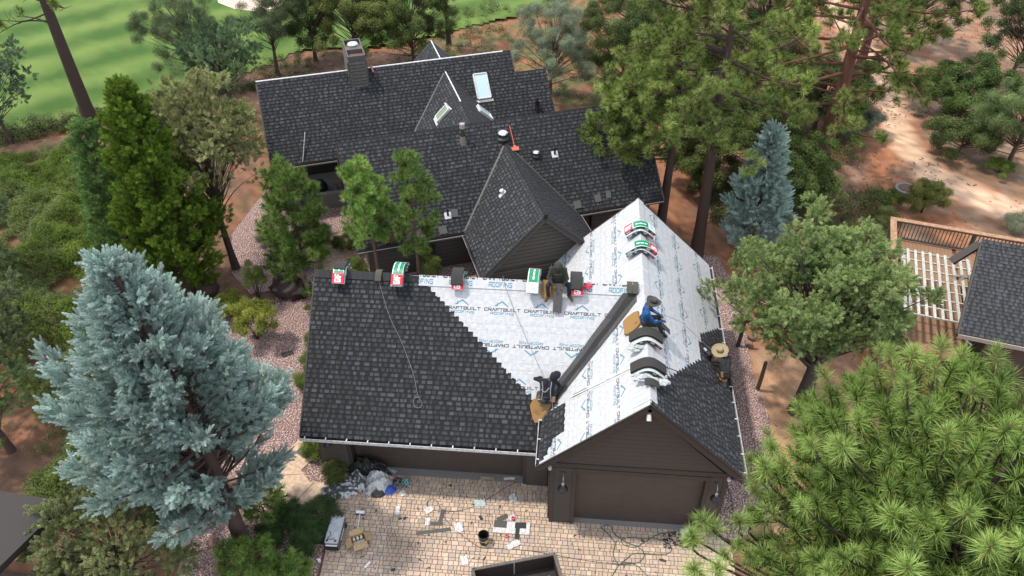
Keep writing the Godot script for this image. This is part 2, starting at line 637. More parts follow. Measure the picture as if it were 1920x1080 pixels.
# ---------------------------------------------------------------- the garage
func wall_lamp(p: Vector3, parent: Node3D) -> void:
	var b := MB.new()
	b.lathe(Transform3D(Basis(Vector3.RIGHT, Vector3(0, 0, 1), Vector3.DOWN), p), [Vector2(0, 0.03), Vector2(0.05, 0.025), Vector2(0.055, 0.0)], 14)
	var l := part("wall_lamp", b.mesh(), M.trim, parent)
	b = MB.new()
	b.tube(smooth([p, p + Vector3(0, 0.05, 0.12), p + Vector3(0, 0.02, 0.24), p + Vector3(0, -0.13, 0.27)], 5), same(16, 0.014), 8)
	b.lathe(Transform3D(Basis(), p + Vector3(0, -0.25, 0.27)), [Vector2(0.04, 0.0), Vector2(0.045, 0.1), Vector2(0.02, 0.14)], 12)
	part("arm", b.mesh(), M.galv, l)
	b = MB.new()
	b.lathe(Transform3D(Basis(), p + Vector3(0, -0.40, 0.27)), [Vector2(0.15, 0.0), Vector2(0.14, 0.03), Vector2(0.07, 0.12), Vector2(0.04, 0.16), Vector2(0, 0.165)], 18)
	b.lathe(Transform3D(Basis(), p + Vector3(0, -0.40, 0.27)), [Vector2(0.0, 0.155), Vector2(0.06, 0.115), Vector2(0.145, 0.0)], 18)
	part("lamp_shade", b.mesh(), M.black, l)

var LW := frame(Vector3(-7.39, 2.298, -0.79), Vector3(1, 0, 0), Vector3(0, 0.681, -0.7322))
var LB := frame(Vector3(2.42, 2.298, -7.966), Vector3(-1, 0, 0), Vector3(0, 0.681, 0.7322))
var RL := frame(Vector3(-0.308, 3.007, -9.0), Vector3(0, 0, 1), Vector3(0.7178, 0.6963, 0))
var RR := frame(Vector3(5.152, 3.007, 0.27), Vector3(0, 0, -1), Vector3(-0.7178, 0.6963, 0))

func build_garage() -> void:
	var g := thing("garage", "garage with two gabled wings, dark brown siding and a half shingled white roof", "garage")
	# walls, thick and closed
	var b := MB.new()
	b.bx(Vector3(0.0, 0, -8.8), Vector3(0.15, 2.95, -0.02))
	b.bx(Vector3(4.70, 0, -8.8), Vector3(4.844, 2.95, -0.02))
	b.bx(Vector3(0.15, 0, -8.8), Vector3(4.70, 2.95, -8.65))
	b.bx(Vector3(0.15, 0, -0.15), Vector3(0.70, 2.6, -0.02))
	b.bx(Vector3(4.29, 0, -0.15), Vector3(4.70, 2.6, -0.02))
	b.bx(Vector3(0.15, 2.6, -0.15), Vector3(4.70, 2.95, -0.02))
	for z in [-0.03, -8.79]:
		var gf := frame(Vector3(0, 2.95, z), Vector3.RIGHT, Vector3.UP)
		b.prism(pv([0, 0, 4.844, 0, 2.422, 2.42]), gf, -0.1, 0.0)
	part("wall", b.mesh(), M.siding, g)
	b = MB.new()
	b.bx(Vector3(-7.116, 0, -7.45), Vector3(-6.97, 2.6, -1.307))
	b.bx(Vector3(-6.97, 0, -7.45), Vector3(-0.002, 2.4, -7.3))
	b.bx(Vector3(-6.97, 0, -1.45), Vector3(-6.15, 2.55, -1.307))
	b.bx(Vector3(-0.86, 0, -1.45), Vector3(-0.002, 2.55, -1.307))
	b.bx(Vector3(-6.15, 2.25, -1.45), Vector3(-0.86, 2.55, -1.307))
	var lf := frame(Vector3(-7.116, 2.6, -1.307), Vector3(0, 0, -1), Vector3.UP)
	b.prism(pv([0, 0, 6.14, 0, 3.07, 2.83]), lf, 0.0, 0.1)
	part("wall", b.mesh(), M.siding, g)
	# siding
	var wf := frame(Vector3(0, 0, -0.02), Vector3.RIGHT, Vector3.UP)
	boards(Transform3D(wf.basis, wf.origin - Vector3(0, 0, 0.03)), pv([0.1, 0.0, 0.62, 0, 0.62, 2.62, 0.1, 2.62]), 0.145, M.siding, g)
	boards(Transform3D(wf.basis, wf.origin - Vector3(0, 0, 0.03)), pv([4.37, 0.0, 4.74, 0, 4.74, 2.62, 4.37, 2.62]), 0.145, M.siding, g)
	boards(wf, pv([0.15, 2.86, 4.70, 2.86, 2.422, 5.20]), 0.165, M.siding, g)
	var lw := frame(Vector3(0, 0, -1.307), Vector3.RIGHT, Vector3.UP)
	boards(lw, pv([-7.05, 0.02, -6.25, 0.02, -6.25, 2.3, -7.05, 2.3]), 0.15, M.siding, g)
	boards(lw, pv([-0.76, 0.02, -0.1, 0.02, -0.1, 2.3, -0.76, 2.3]), 0.15, M.siding, g)
	boards(frame(Vector3(-7.116, 0, -7.4), Vector3(0, 0, 1), Vector3.UP), pv([0.05, 0.02, 6.0, 0.02, 6.0, 2.5, 3.02, 5.2, 0.05, 2.5]), 0.17, M.siding, g)
	boards(frame(Vector3(4.844, 0, 0), Vector3(0, 0, -1), Vector3.UP), pv([0.08, 0.02, 8.7, 0.02, 8.7, 2.9, 0.08, 2.9]), 0.17, M.siding, g)
	boards(frame(Vector3(-0.0, 0, -1.4), Vector3(0, 0, 1), Vector3.UP), pv([0.14, 0.02, 1.3, 0.02, 1.3, 2.9, 0.14, 2.9]), 0.15, M.siding, g)
	# corner and door trim
	for p in [[0.0, 0.1], [4.744, 4.844]]:
		box_part("corner_trim", Vector3(p[0] - 0.012, 0, -0.05), Vector3(p[1], 2.66, 0.022), M.trim, g, 0.006)
	for p in [[0.62, 0.72], [4.27, 4.37]]:
		box_part("door_trim", Vector3(p[0], 0, -0.2), Vector3(p[1], 2.62, 0.030), M.trim, g, 0.006)
	box_part("door_trim", Vector3(0.72, 2.45, -0.2), Vector3(4.27, 2.62, 0.026), M.trim, g, 0.006)
	box_part("band_board", Vector3(-0.01, 2.66, -0.03), Vector3(4.854, 2.86, 0.034), M.trim, g, 0.008)
	box_part("band_cap", Vector3(0.05, 2.862, 0.0), Vector3(4.80, 2.885, 0.06), M.soffit, g)
	for p in [[-7.128, -7.05], [-6.25, -6.14], [-0.87, -0.76], [-0.1, -0.004]]:
		box_part("corner_trim", Vector3(p[0], 0, -1.55), Vector3(p[1], 2.32, -1.272), M.trim, g, 0.006)
	# doors of flush panels
	var dr := MB.new()
	for i in 4:
		dr.bx(Vector3(0.72, 0.02 + i * 0.61, -0.24), Vector3(4.27, 0.02 + i * 0.61 + 0.606, -0.198), 0.003)
	part("garage_door", dr.mesh(), M.door, g)
	dr = MB.new()
	for i in 4:
		dr.bx(Vector3(-6.14, 0.03 + i * 0.56, -1.62), Vector3(-0.87, 0.03 + i * 0.56 + 0.556, -1.578), 0.003)
	part("garage_door", dr.mesh(), M.door, g)
	box_part("door_header", Vector3(-6.14, 2.27, -1.62), Vector3(-0.87, 2.34, -1.3), M.trim, g)
	box_part("door_track", Vector3(-6.135, 0.0, -1.72), Vector3(-0.875, 2.27, -1.66), M.soffit, g)
	wall_lamp(Vector3(0.36, 2.42, 0.0), g)
	wall_lamp(Vector3(4.55, 2.42, 0.0), g)
	wall_lamp(Vector3(-6.72, 2.12, -1.29), g)
	b = MB.new()
	b.tube([Vector3(2.42, 5.33, 0.3), Vector3(2.42, 5.22, 0.42)], [0.05, 0.065], 12)
	b.bx(Vector3(2.36, 5.30, 0.0), Vector3(2.48, 5.40, 0.28), 0.01)
	part("security_light", b.mesh(), M.white, g)
	b = MB.new()
	b.bx(Vector3(2.385, 4.97, 0.02), Vector3(2.455, 5.27, 0.10), 0.01)
	part("light_bracket", b.mesh(), M.galv, g)
	for x in [-0.02, 4.83]:
		b = MB.new()
		b.lathe(Transform3D(Basis(), Vector3(x, 2.66, 0.12)), [Vector2(0, 0), Vector2(0.05, 0.01), Vector2(0.055, 0.1), Vector2(0.0, 0.12)], 10)
		part("corner_light", b.mesh(), M.white, g)
	# roof decks
	var front := pv([0, 0, 7.39, 0, 7.39, 1.49, 9.81, 4.90, 0, 4.90])
	var back := pv([0, 0, 9.81, 0, 9.81, 4.90, 0, 4.90])
	var rl_front := pv([7.40, 0, 9.27, 0, 9.27, 3.80, 4.60, 3.80])
	var rl_back := pv([0, 0, 1.85, 0, 4.66, 3.80, 0, 3.80])
	var rr_all := pv([0, 0, 9.27, 0, 9.27, 3.80, 0, 3.80])
	deck(LW, front, g, M.soffit)
	deck(LB, back, g, M.soffit)
	deck(RL, rl_front, g, M.soffit)
	deck(RL, rl_back, g, M.soffit)
	deck(RR, rr_all, g, M.soffit)
	# felt
	felt(LW, pv([2.9, 0, 7.2, 0, 7.39, 1.49, 9.80, 4.90, 2.9, 4.90]), 0.30, g, 1.12, 0.5)
	felt(LB, back, 0.30, g, 1.12)
	felt(RL, rl_front, 0.42, g, 1.12, 0.3)
	felt(RL, rl_back, 0.42, g, 1.12, 0.3)
	felt(RR, pv([0.1, 0, 9.27, 0, 9.27, 3.80, 0.1, 3.80]), 0.20, g, 1.12, 0.9)
	# felt folded over the ridges
	b = MB.new()
	b.quad(Vector3(2.02, 5.29, 0.10), Vector3(2.43, 5.682, 0.10), Vector3(2.43, 5.682, -9.02), Vector3(2.02, 5.29, -9.02))
	b.quad(Vector3(2.43, 5.682, 0.10), Vector3(2.62, 5.50, 0.10), Vector3(2.62, 5.50, -9.02), Vector3(2.43, 5.682, -9.02))
	for i in b.t.size():
		b.t[i] = Vector2(b.v[i].z / 1.34, 0.83 + b.v[i].y * 0.08)
	part("ridge_felt", b.mesh(), M.felt, g)
	b = MB.new()
	b.quad(Vector3(-4.2, 5.46, -4.14), Vector3(2.38, 5.46, -4.14), Vector3(2.38, 5.672, -4.378), Vector3(-4.2, 5.672, -4.378))
	b.quad(Vector3(-7.3, 5.672, -4.378), Vector3(2.38, 5.672, -4.378), Vector3(2.38, 5.44, -4.62), Vector3(-7.3, 5.44, -4.62))
	for i in b.t.size():
		b.t[i] = Vector2(b.v[i].x / 1.18, 0.55 + (b.v[i].z + 4.378) * 0.6)
	part("ridge_felt", b.mesh(), M.felt, g)
	# dark valley metal and ice shield: bent along the valley
	var va := Vector3(-0.31, 3.03, -1.57)
	var vb := Vector3(2.20, 5.46, -4.16)
	for side in 2:
		for i in 5:
			var p := va.lerp(vb, i / 5.0)
			var q := va.lerp(vb, (i + 1.08) / 5.0)
			var d: Vector3 = [LW.basis.x * -1.0, RL.basis.x][side]
			var nn: Vector3 = [LW.basis.z, RL.basis.z][side]
			var w0: float = [0.34, 0.30, 0.30, 0.34, 0.36][i] * (1.0 if side == 0 else 0.85)
			var w1: float = [0.31, 0.30, 0.33, 0.36, 0.40][i] * (1.0 if side == 0 else 0.85)
			var h := nn * (0.012 + 0.004 * i)
			var dark := Color(0.030, 0.030, 0.031)
			b = MB.new()
			b.col = dark
			var h2 := h + nn * 0.006
			if side == 0:
				b.quad(p + d * w0 * rr(0.4, 0.6) + h2, p + h2, q + h2, q + d * w1 * rr(0.4, 0.6) + h2)
			else:
				b.quad(p + h2, p + d * w0 * rr(0.2, 0.35) + h2, q + d * w1 * rr(0.2, 0.35) + h2, q + h2)
			part("valley_strip", b.mesh(), M.vc, g)
			b = MB.new()
			b.col = Color(0.055, 0.055, 0.057).lerp(Color(0.10, 0.097, 0.094), rr(0, 1))
			if side == 0:
				b.quad(p + d * w0 + h, p + h, q + h, q + d * w1 + h)
			else:
				b.quad(p + h, p + d * w0 + h, q + d * w1 + h, q + h)
			part("valley_strip", b.mesh(), M.vc, g)
	# shingles
	var list := []
	slope(list, LW, pv([0, 0, 6.96, 0, 6.93, 1.45, 6.68, 1.51, 3.19, 4.86, 0, 4.86]))
	slope(list, RR, pv([0.0, 0, 5.9, 0, 4.65, 1.2, 3.54, 1.25, 1.17, 3.29, 0.45, 3.76, 0, 3.76]))
	slope(list, RL, pv([7.5, 0, 9.22, 0, 9.0, 0.3, 8.6, 0.45, 8.55, 0.86, 7.5, 0.86]))
	lay(list, g)
	# cap along the finished part of the left ridge, and scraps of cap
	for i in 18:
		b = MB.new()
		var x := -7.39 + i * 0.165
		b.col = tint(Color(0.07, 0.072, 0.076), rr(0.85, 1.1))
		b.quad(Vector3(x, 5.53, -4.20), Vector3(x + 0.16, 5.53, -4.20), Vector3(x + 0.16, 5.70, -4.378), Vector3(x, 5.70, -4.378))
		b.quad(Vector3(x, 5.70, -4.378), Vector3(x + 0.16, 5.70, -4.378), Vector3(x + 0.16, 5.53, -4.56), Vector3(x, 5.53, -4.56))
		part("ridge_cap", b.mesh(), M.roof, g)
	# rakes, eaves and gutters
	bar_part("fascia", Vector3(-0.36, 2.86, 0.292), Vector3(2.422, 5.55, 0.292), 0.04, 0.2, M.trim, g)
	bar_part("fascia", Vector3(5.20, 2.86, 0.292), Vector3(2.422, 5.55, 0.292), 0.04, 0.2, M.trim, g)
	bar_part("drip_edge", Vector3(-0.36, 2.965, 0.30), Vector3(2.422, 5.665, 0.30), 0.05, 0.03, M.black, g)
	bar_part("drip_edge", Vector3(5.21, 2.965, 0.30), Vector3(2.422, 5.67, 0.30), 0.05, 0.035, M.black, g)
	bar_part("fascia", Vector3(-0.33, 2.86, -9.0), Vector3(2.422, 5.55, -9.0), 0.04, 0.2, M.trim, g)
	bar_part("fascia", Vector3(5.17, 2.86, -9.0), Vector3(2.422, 5.55, -9.0), 0.04, 0.2, M.trim, g)
	bar_part("fascia", Vector3(-7.39, 2.2, -0.80), Vector3(-7.39, 5.53, -4.378), 0.04, 0.2, M.trim, g)
	bar_part("fascia", Vector3(-7.39, 2.2, -7.95), Vector3(-7.39, 5.53, -4.378), 0.04, 0.2, M.trim, g)
	gutter(Vector3(-7.39, 2.29, -0.80), Vector3(-0.20, 2.29, -0.80), Vector3(0, 0, 1), g)
	gutter(Vector3(-0.30, 3.0, -1.5), Vector3(-0.30, 3.0, 0.25), Vector3(-1, 0, 0), g)
	gutter(Vector3(5.15, 3.0, -8.95), Vector3(5.15, 3.0, 0.25), Vector3(1, 0, 0), g)
	gutter(Vector3(-0.30, 3.0, -8.95), Vector3(-0.30, 3.0, -7.2), Vector3(-1, 0, 0), g)
	b = MB.new()
	b.tube(smooth(v3s([-0.05, 2.85, -1.36, -0.12, 2.6, -1.25, -0.12, 2.2, -1.24, -0.12, 0.1, -1.24]), 4), same(13, 0.035), 6)
	part("downspout", b.mesh(), M.trim, g)
	# soffit boards close the eaves
	b = MB.new()
	b.bx(Vector3(-7.3, 2.10, -1.31), Vector3(-0.02, 2.14, -0.82))
	b.bx(Vector3(4.85, 2.82, -8.9), Vector3(5.12, 2.86, 0.2))
	part("soffit", b.mesh(), M.soffit, g, "stuff")

# ---------------------------------------------------------------- the house behind
func vent_dome(p: Vector3, r: float, parent: Node3D) -> void:
	var b := MB.new()
	b.lathe(Transform3D(Basis(), p), [Vector2(r * 1.02, -0.1), Vector2(r * 1.02, r * 0.9)], 20)
	b.lathe(Transform3D(Basis(), p), [Vector2(r * 1.4, -0.02), Vector2(r * 1.02, 0.05)], 20)
	var v := part("skylight_tube", b.mesh(), M.black, parent)
	b = MB.new()
	var prof := []
	for i in 8:
		var a := PI * 0.5 * i / 7.0
		prof.append(Vector2(r * 1.08 * cos(a), r * 0.9 + r * 0.62 * sin(a)))
	b.lathe(Transform3D(Basis(), p), prof, 22)
	part("dome", b.mesh(), M.chrome, v)

func skylight(f: Transform3D, w: float, l: float, parent: Node3D, glass: Material) -> void:
	var b := MB.new()
	for q in [[-w * 0.5, 0, 0.06, l], [w * 0.5, 0, 0.06, l], [0, -l * 0.5, w, 0.06], [0, l * 0.5, w, 0.06]]:
		b.box(f * Transform3D(Basis(), Vector3(q[0], q[1], 0.06)), Vector3(q[2], q[3], 0.13), 0.01)
	var s := part("skylight", b.mesh(), M.white, parent)
	b = MB.new()
	b.box(f * Transform3D(Basis(), Vector3(0, 0, 0.08)), Vector3(w, l, 0.02))
	part("pane", b.mesh(), glass, s)
	b = MB.new()
	b.box(f * Transform3D(Basis(), Vector3(0, -l * 0.5 - 0.10, 0.03)), Vector3(w + 0.18, 0.1, 0.02))
	part("flashing", b.mesh(), M.white, s)

func build_house() -> void:
	var h := thing("main_house", "low dark house with several charcoal shingled gables and a boarded chimney", "house", Vector3(-7.232, 0, -8.644), 0.362)
	var up := 0.6948
	var ru := 0.7192
	var A := frame(Vector3(-2.815, 3.929, -5.549), Vector3.RIGHT, Vector3(0, up, -ru))
	var AB := frame(Vector3(7.855, 3.929, -10.69), Vector3.LEFT, Vector3(0, up, ru))
	var B := frame(Vector3(-0.203, 3.259, 0), Vector3.RIGHT, Vector3(0, up, -ru))
	var BB := frame(Vector3(11.747, 3.68, -5.30), Vector3.LEFT, Vector3(0, up, ru))
	var DL := frame(Vector3(3.775, 3.259, 0), Vector3(0, 0, 1), Vector3(ru, up, 0))
	var DR := frame(Vector3(8.207, 3.259, 2.806), Vector3(0, 0, -1), Vector3(-ru, up, 0))
	var CL := frame(Vector3(2.416, 3.68, 0), Vector3(0, 0, 1), Vector3(ru, up, 0))
	var CR := frame(Vector3(7.318, 3.68, 0), Vector3(0, 0, -1), Vector3(-ru, up, 0))
	var EL := frame(Vector3(2.82, 4.23, 0), Vector3(0, 0, 1), Vector3(ru, up, 0))
	var ER := frame(Vector3(6.914, 4.23, 0), Vector3(0, 0, -1), Vector3(-ru, up, 0))
	var pa := pv([0, 0, 2.6, 0, 2.6, -0.36, 12.0, -0.36, 12.05, 2.55, 10.6, 2.55, 10.67, 3.573, 0, 3.573])
	var pb := pv([0, 0, 11.95, 0, 11.95, 3.988, 0, 3.988])
	var pdl := pv([0, 0, 2.806, 0, 2.806, 3.08, -2.216, 3.08])
	var pdr := pv([0, 0, 2.806, 0, 5.022, 3.08, 0, 3.08])
	var pcl := pv([-5.29, 0, -2.88, 3.39, -7.74, 3.408])
	var pcr := pv([5.29, 0, 7.74, 3.408, 2.88, 3.39])
	var pel := pv([-10.6, 0, -9.0, 0, -8.1, 2.846, -10.6, 2.846])
	var per := pv([9.0, 0, 10.6, 0, 10.6, 2.846, 8.1, 2.846])
	for q in [[A, pa], [AB, pv([0, 0, 10.67, 0, 10.67, 3.573, 0, 3.573])], [B, pb], [BB, pv([0, 0, 11.95, 0, 11.95, 3.38, 0, 3.38])], [DL, pdl], [DR, pdr], [CL, pcl], [CR, pcr], [EL, pel], [ER, per]]:
		deck(q[0], q[1], h, M.soffit, 0.12)
	var list := []
	slope(list, A, pv([0, 0, 12.05, 0, 12.05, 2.55, 10.6, 2.55, 10.67, 3.573, 0, 3.573]), 0.9)
	slope(list, B, pb, 0.85)
	slope(list, DL, pdl, 0.95, 1.15)  # left slopes get lighter tabs, right slopes duller: sun and shade painted in
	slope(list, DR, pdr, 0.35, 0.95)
	slope(list, CL, pcl, 0.95, 1.15)
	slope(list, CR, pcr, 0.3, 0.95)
	slope(list, EL, pel, 0.9, 1.1)
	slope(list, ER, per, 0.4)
	lay(list, h)
	# ridge caps
	for i in 34:
		var t := 2.80 - i * 0.147
		var b := MB.new()
		b.col = tint(Color(0.062, 0.064, 0.07), rr(0.8, 1.2))
		var hh := 0.02 + 0.018
		b.quad(Vector3(5.84, 5.25 + hh, t), Vector3(5.991, 5.405 + hh, t), Vector3(5.991, 5.405 + 0.02, t - 0.16), Vector3(5.84, 5.25 + 0.02, t - 0.16))
		b.quad(Vector3(5.991, 5.405 + hh, t), Vector3(6.142, 5.25 + hh, t), Vector3(6.142, 5.25 + 0.02, t - 0.16), Vector3(5.991, 5.405 + 0.02, t - 0.16))
		b.quad(Vector3(5.84, 5.23, t), Vector3(5.991, 5.385, t), Vector3(5.991, 5.405 + hh, t), Vector3(5.84, 5.25 + hh, t))
		part("ridge_cap", b.mesh(), M.roof, h)
	for i in 12:
		var t := -2.92 - i * 0.147
		var b := MB.new()
		b.col = tint(Color(0.062, 0.064, 0.07), rr(0.8, 1.2))
		b.quad(Vector3(4.73, 5.94, t), Vector3(4.867, 6.085, t), Vector3(4.867, 6.07, t - 0.16), Vector3(4.73, 5.92, t - 0.16))
		b.quad(Vector3(4.867, 6.085, t), Vector3(5.0, 5.94, t), Vector3(5.0, 5.92, t - 0.16), Vector3(4.867, 6.07, t - 0.16))
		part("ridge_cap", b.mesh(), M.roof, h)
	var cap := MB.new()
	for i in 78:
		var s := -0.2 + i * 0.153
		cap.col = tint(Color(0.04, 0.041, 0.045), rr(0.8, 1.2))
		cap.quad(Vector3(s, 5.95, -2.76), Vector3(s + 0.17, 5.93, -2.76), Vector3(s + 0.17, 6.05, -2.868), Vector3(s, 6.075, -2.868))
		cap.quad(Vector3(s, 6.075, -2.868), Vector3(s + 0.17, 6.05, -2.868), Vector3(s + 0.17, 5.93, -2.98), Vector3(s, 5.95, -2.98))
	part("ridge_cap", cap.mesh(), M.roof, h, "stuff")
	# bare white underlay along the unfinished ridges
	bar_part("ridge_strip", Vector3(-2.8, 6.43, -8.12), Vector3(7.5, 6.43, -8.12), 0.07, 0.03, M.white, h)
	bar_part("ridge_strip", Vector3(4.867, 6.075, -4.75), Vector3(4.867, 6.075, -7.6), 0.06, 0.02, M.white, h)
	bar_part("ridge_strip", Vector3(4.867, 6.235, -8.15), Vector3(4.867, 6.235, -10.6), 0.05, 0.02, M.white, h)
	# valley flashings: grey metal laid in the valleys
	for q in [[Vector3(3.80, 3.30, 0.0), Vector3(5.9, 5.36, -2.12)], [Vector3(2.45, 3.74, -5.32), Vector3(4.8, 6.0, -7.6)], [Vector3(8.15, 3.33, 0.03), Vector3(6.1, 5.33, -2.1)]]:
		bar_part("valley_flashing", q[0], q[1], 0.07, 0.03, M.flash, h)
	# walls
	var b := MB.new()
	b.bx(Vector3(0.2, 0, -0.65), Vector3(11.4, 3.1, -0.45))
	b.bx(Vector3(0.2, 0, -5.3), Vector3(0.4, 4.2, -0.65))
	b.bx(Vector3(11.2, 0, -5.1), Vector3(11.4, 3.3, -0.65))
	b.bx(Vector3(0.4, 0, -9.2), Vector3(8.9, 3.9, -9.0))
	b.bx(Vector3(0.4, 0, -5.5), Vector3(0.6, 3.9, -9.0))
	b.bx(Vector3(4.1, 0, -0.45), Vector3(4.3, 3.1, 2.4))
	b.bx(Vector3(7.7, 0, -0.45), Vector3(7.9, 3.1, 2.4))
	b.bx(Vector3(4.3, 0, 2.2), Vector3(7.7, 3.2, 2.4))
	b.prism(pv([4.1, 3.2, 7.9, 3.2, 5.991, 5.2]), frame(Vector3(0, 0, 2.39), Vector3.RIGHT, Vector3.UP), -0.12, 0.0)
	b.prism(pv([-5.6, 3.9, -10.6, 3.9, -8.12, 6.2]), frame(Vector3(0.5, 0, 0), Vector3(0, 0, 1), Vector3.UP), -0.12, 0.0)
	b.prism(pv([-0.1, 3.3, -5.3, 3.6, -2.868, 5.9]), frame(Vector3(11.4, 0, 0), Vector3(0, 0, 1), Vector3.UP), -0.12, 0.0)
	part("wall", b.mesh(), M.siding, h)
	boards(frame(Vector3(0, 0, 2.4), Vector3.RIGHT, Vector3.UP), pv([4.05, 3.24, 7.95, 3.24, 5.991, 5.2]), 0.155, M.siding, h)
	boards(frame(Vector3(0, 0, 2.4), Vector3.RIGHT, Vector3.UP), pv([4.15, 0.1, 7.85, 0.1, 7.85, 3.1, 4.15, 3.1]), 0.17, M.siding, h)
	box_part("band_board", Vector3(4.05, 3.1, 2.36), Vector3(7.93, 3.24, 2.45), M.trim, h)
	boards(frame(Vector3(0, 0, -0.45), Vector3.RIGHT, Vector3.UP), pv([0.25, 0.1, 4.1, 0.1, 4.1, 3.0, 0.25, 3.0]), 0.17, M.siding, h)
	boards(frame(Vector3(0, 0, -0.45), Vector3.RIGHT, Vector3.UP), pv([7.9, 0.1, 11.35, 0.1, 11.35, 3.0, 7.9, 3.0]), 0.17, M.siding, h)
	boards(frame(Vector3(4.1, 0, -0.4), Vector3(0, 0, 1), Vector3.UP), pv([0.05, 0.1, 2.7, 0.1, 2.7, 3.05, 0.05, 3.05]), 0.17, M.siding, h)
	for x in [8.9, 10.1]:
		box_part("post", Vector3(x, 0, -0.40), Vector3(x + 0.14, 3.05, -0.26), M.trim, h)
	# a window and a door in the courtyard wall
	var w := box_part("window", Vector3(2.05, 1.35, -0.44), Vector3(2.75, 2.75, -0.36), M.trim, h, 0.01)
	box_part("pane", Vector3(2.12, 1.42, -0.37), Vector3(2.68, 2.68, -0.352), M.glassdark, w)
	# fascias and gutters
	bar_part("fascia", Vector3(3.7, 3.07, 2.78), Vector3(5.991, 5.29, 2.78), 0.05, 0.2, M.trim, h)
	bar_part("fascia", Vector3(8.28, 3.07, 2.78), Vector3(5.991, 5.29, 2.78), 0.05, 0.2, M.trim, h)
	bar_part("fascia", Vector3(-2.8, 3.85, -5.5), Vector3(-2.8, 6.3, -8.1), 0.05, 0.2, M.trim, h)
	bar_part("fascia", Vector3(-0.19, 3.16, 0.0), Vector3(-0.19, 5.9, -2.87), 0.05, 0.2, M.trim, h)
	bar_part("fascia", Vector3(11.74, 3.16, 0.0), Vector3(11.74, 5.9, -2.87), 0.05, 0.2, M.trim, h)
	bar_part("fascia", Vector3(9.2, 3.75, -5.5), Vector3(9.2, 5.6, -7.4), 0.05, 0.2, M.trim, h)
	bar_part("fascia", Vector3(7.84, 5.62, -7.4), Vector3(7.84, 6.3, -8.1), 0.05, 0.2, M.trim, h)
	gutter(Vector3(-0.2, 3.25, 0.02), Vector3(3.78, 3.25, 0.02), Vector3(0, 0, 1), h, false)
	gutter(Vector3(8.2, 3.25, 0.02), Vector3(11.72, 3.25, 0.02), Vector3(0, 0, 1), h, false)
	gutter(Vector3(3.77, 3.25, 0.1), Vector3(3.77, 3.25, 2.78), Vector3(-1, 0, 0), h, false)
	gutter(Vector3(8.21, 3.25, 0.1), Vector3(8.21, 3.25, 2.78), Vector3(1, 0, 0), h, false)
	gutter(Vector3(-2.8, 3.92, -5.53), Vector3(-0.22, 3.92, -5.53), Vector3(0, 0, 1), h, false)
	# chimney
	var c := MB.new()
	c.bx(Vector3(0.93, 4.4, -9.35), Vector3(1.63, 7.02, -7.62))
	var ch := part("chimney", c.mesh(), M.chim, h)
	boards(frame(Vector3(0, 0, -7.62), Vector3.RIGHT, Vector3.UP), pv([0.96, 5.75, 1.60, 5.75, 1.60, 7.0, 0.96, 7.0]), 0.14, M.chim, ch)
	boards(frame(Vector3(0.93, 0, -9.35), Vector3(0, 0, 1), Vector3.UP), pv([0.03, 5.6, 1.70, 5.6, 1.70, 7.0, 0.03, 7.0]), 0.14, M.chim, ch)
	boards(frame(Vector3(1.63, 0, -7.62), Vector3(0, 0, -1), Vector3.UP), pv([0.03, 5.6, 1.70, 5.6, 1.70, 7.0, 0.03, 7.0]), 0.14, M.chim, ch)
	for x in [0.92, 1.57]:
		box_part("corner_trim", Vector3(x, 5.4, -7.63), Vector3(x + 0.07, 7.02, -7.585), M.chim, ch)
	c = MB.new()
	for q in [[0.93, 1.63, -7.66, -7.60], [0.93, 1.63, -9.38, -9.32], [0.92, 0.97, -9.32, -7.66], [1.59, 1.64, -9.32, -7.66], [0.97, 1.59, -8.64, -8.28]]:
		c.bx(Vector3(q[0], 7.02, q[2]), Vector3(q[1], 7.22, q[3]))
	part("shroud", c.mesh(), M.chim, ch)
	c = MB.new()
	c.bx(Vector3(0.96, 7.02, -9.3), Vector3(1.60, 7.045, -7.66))
	part("rusty_pan", c.mesh(), M.rust, ch)
	c = MB.new()
	c.lathe(Transform3D(Basis(), Vector3(1.28, 7.20, -8.72)), [Vector2(0.12, -0.15), Vector2(0.12, 0.05), Vector2(0.22, 0.06), Vector2(0.2, 0.1), Vector2(0, 0.13)], 20)
	part("flue_cap", c.mesh(), M.white, ch)
	# skylights
	skylight(frame(Vector3(6.30, 5.43, -7.10), Vector3.RIGHT, Vector3(0, up, -ru)), 0.56, 1.08, h, M.glass)
	skylight(frame(Vector3(4.22, 5.42, -5.15), Vector3(0, 0, 1), Vector3(ru, up, 0)), 0.42, 0.66, h, M.glassgreen)
	bar_part("white_trim", Vector3(4.40, 5.64, -5.65), Vector3(4.52, 5.73, -4.85), 0.07, 0.03, M.white, h)
	skylight(frame(Vector3(5.98, 4.98, -5.55), Vector3(0, 0, -1), Vector3(-ru, up, 0)), 0.5, 0.7, h, M.glass)
	# pipes and vents
	b = MB.new()
	b.lathe(Transform3D(Basis(), Vector3(4.4, 5.56, -2.44)), [Vector2(0.16, -0.05), Vector2(0.13, 0.12), Vector2(0.09, 0.30)], 16)
	var f := part("flue_pipe", b.mesh(), M.flash2, h)
	b = MB.new()
	b.tube(v3s([4.4, 5.8, -2.44, 4.4, 6.2, -2.44]), [0.065, 0.065], 14)
	part("pipe", b.mesh(), M.trim, f)
	b = MB.new()
	b.tube(v3s([4.4, 6.18, -2.44, 4.4, 6.36, -2.44]), [0.1, 0.1], 14)
	part("pipe_cap", b.mesh(), M.flash3, f)
	vent_dome(Vector3(5.94, 5.58, -2.39), 0.19, h)
	vent_dome(Vector3(7.06, 4.98, -1.75), 0.13, h)
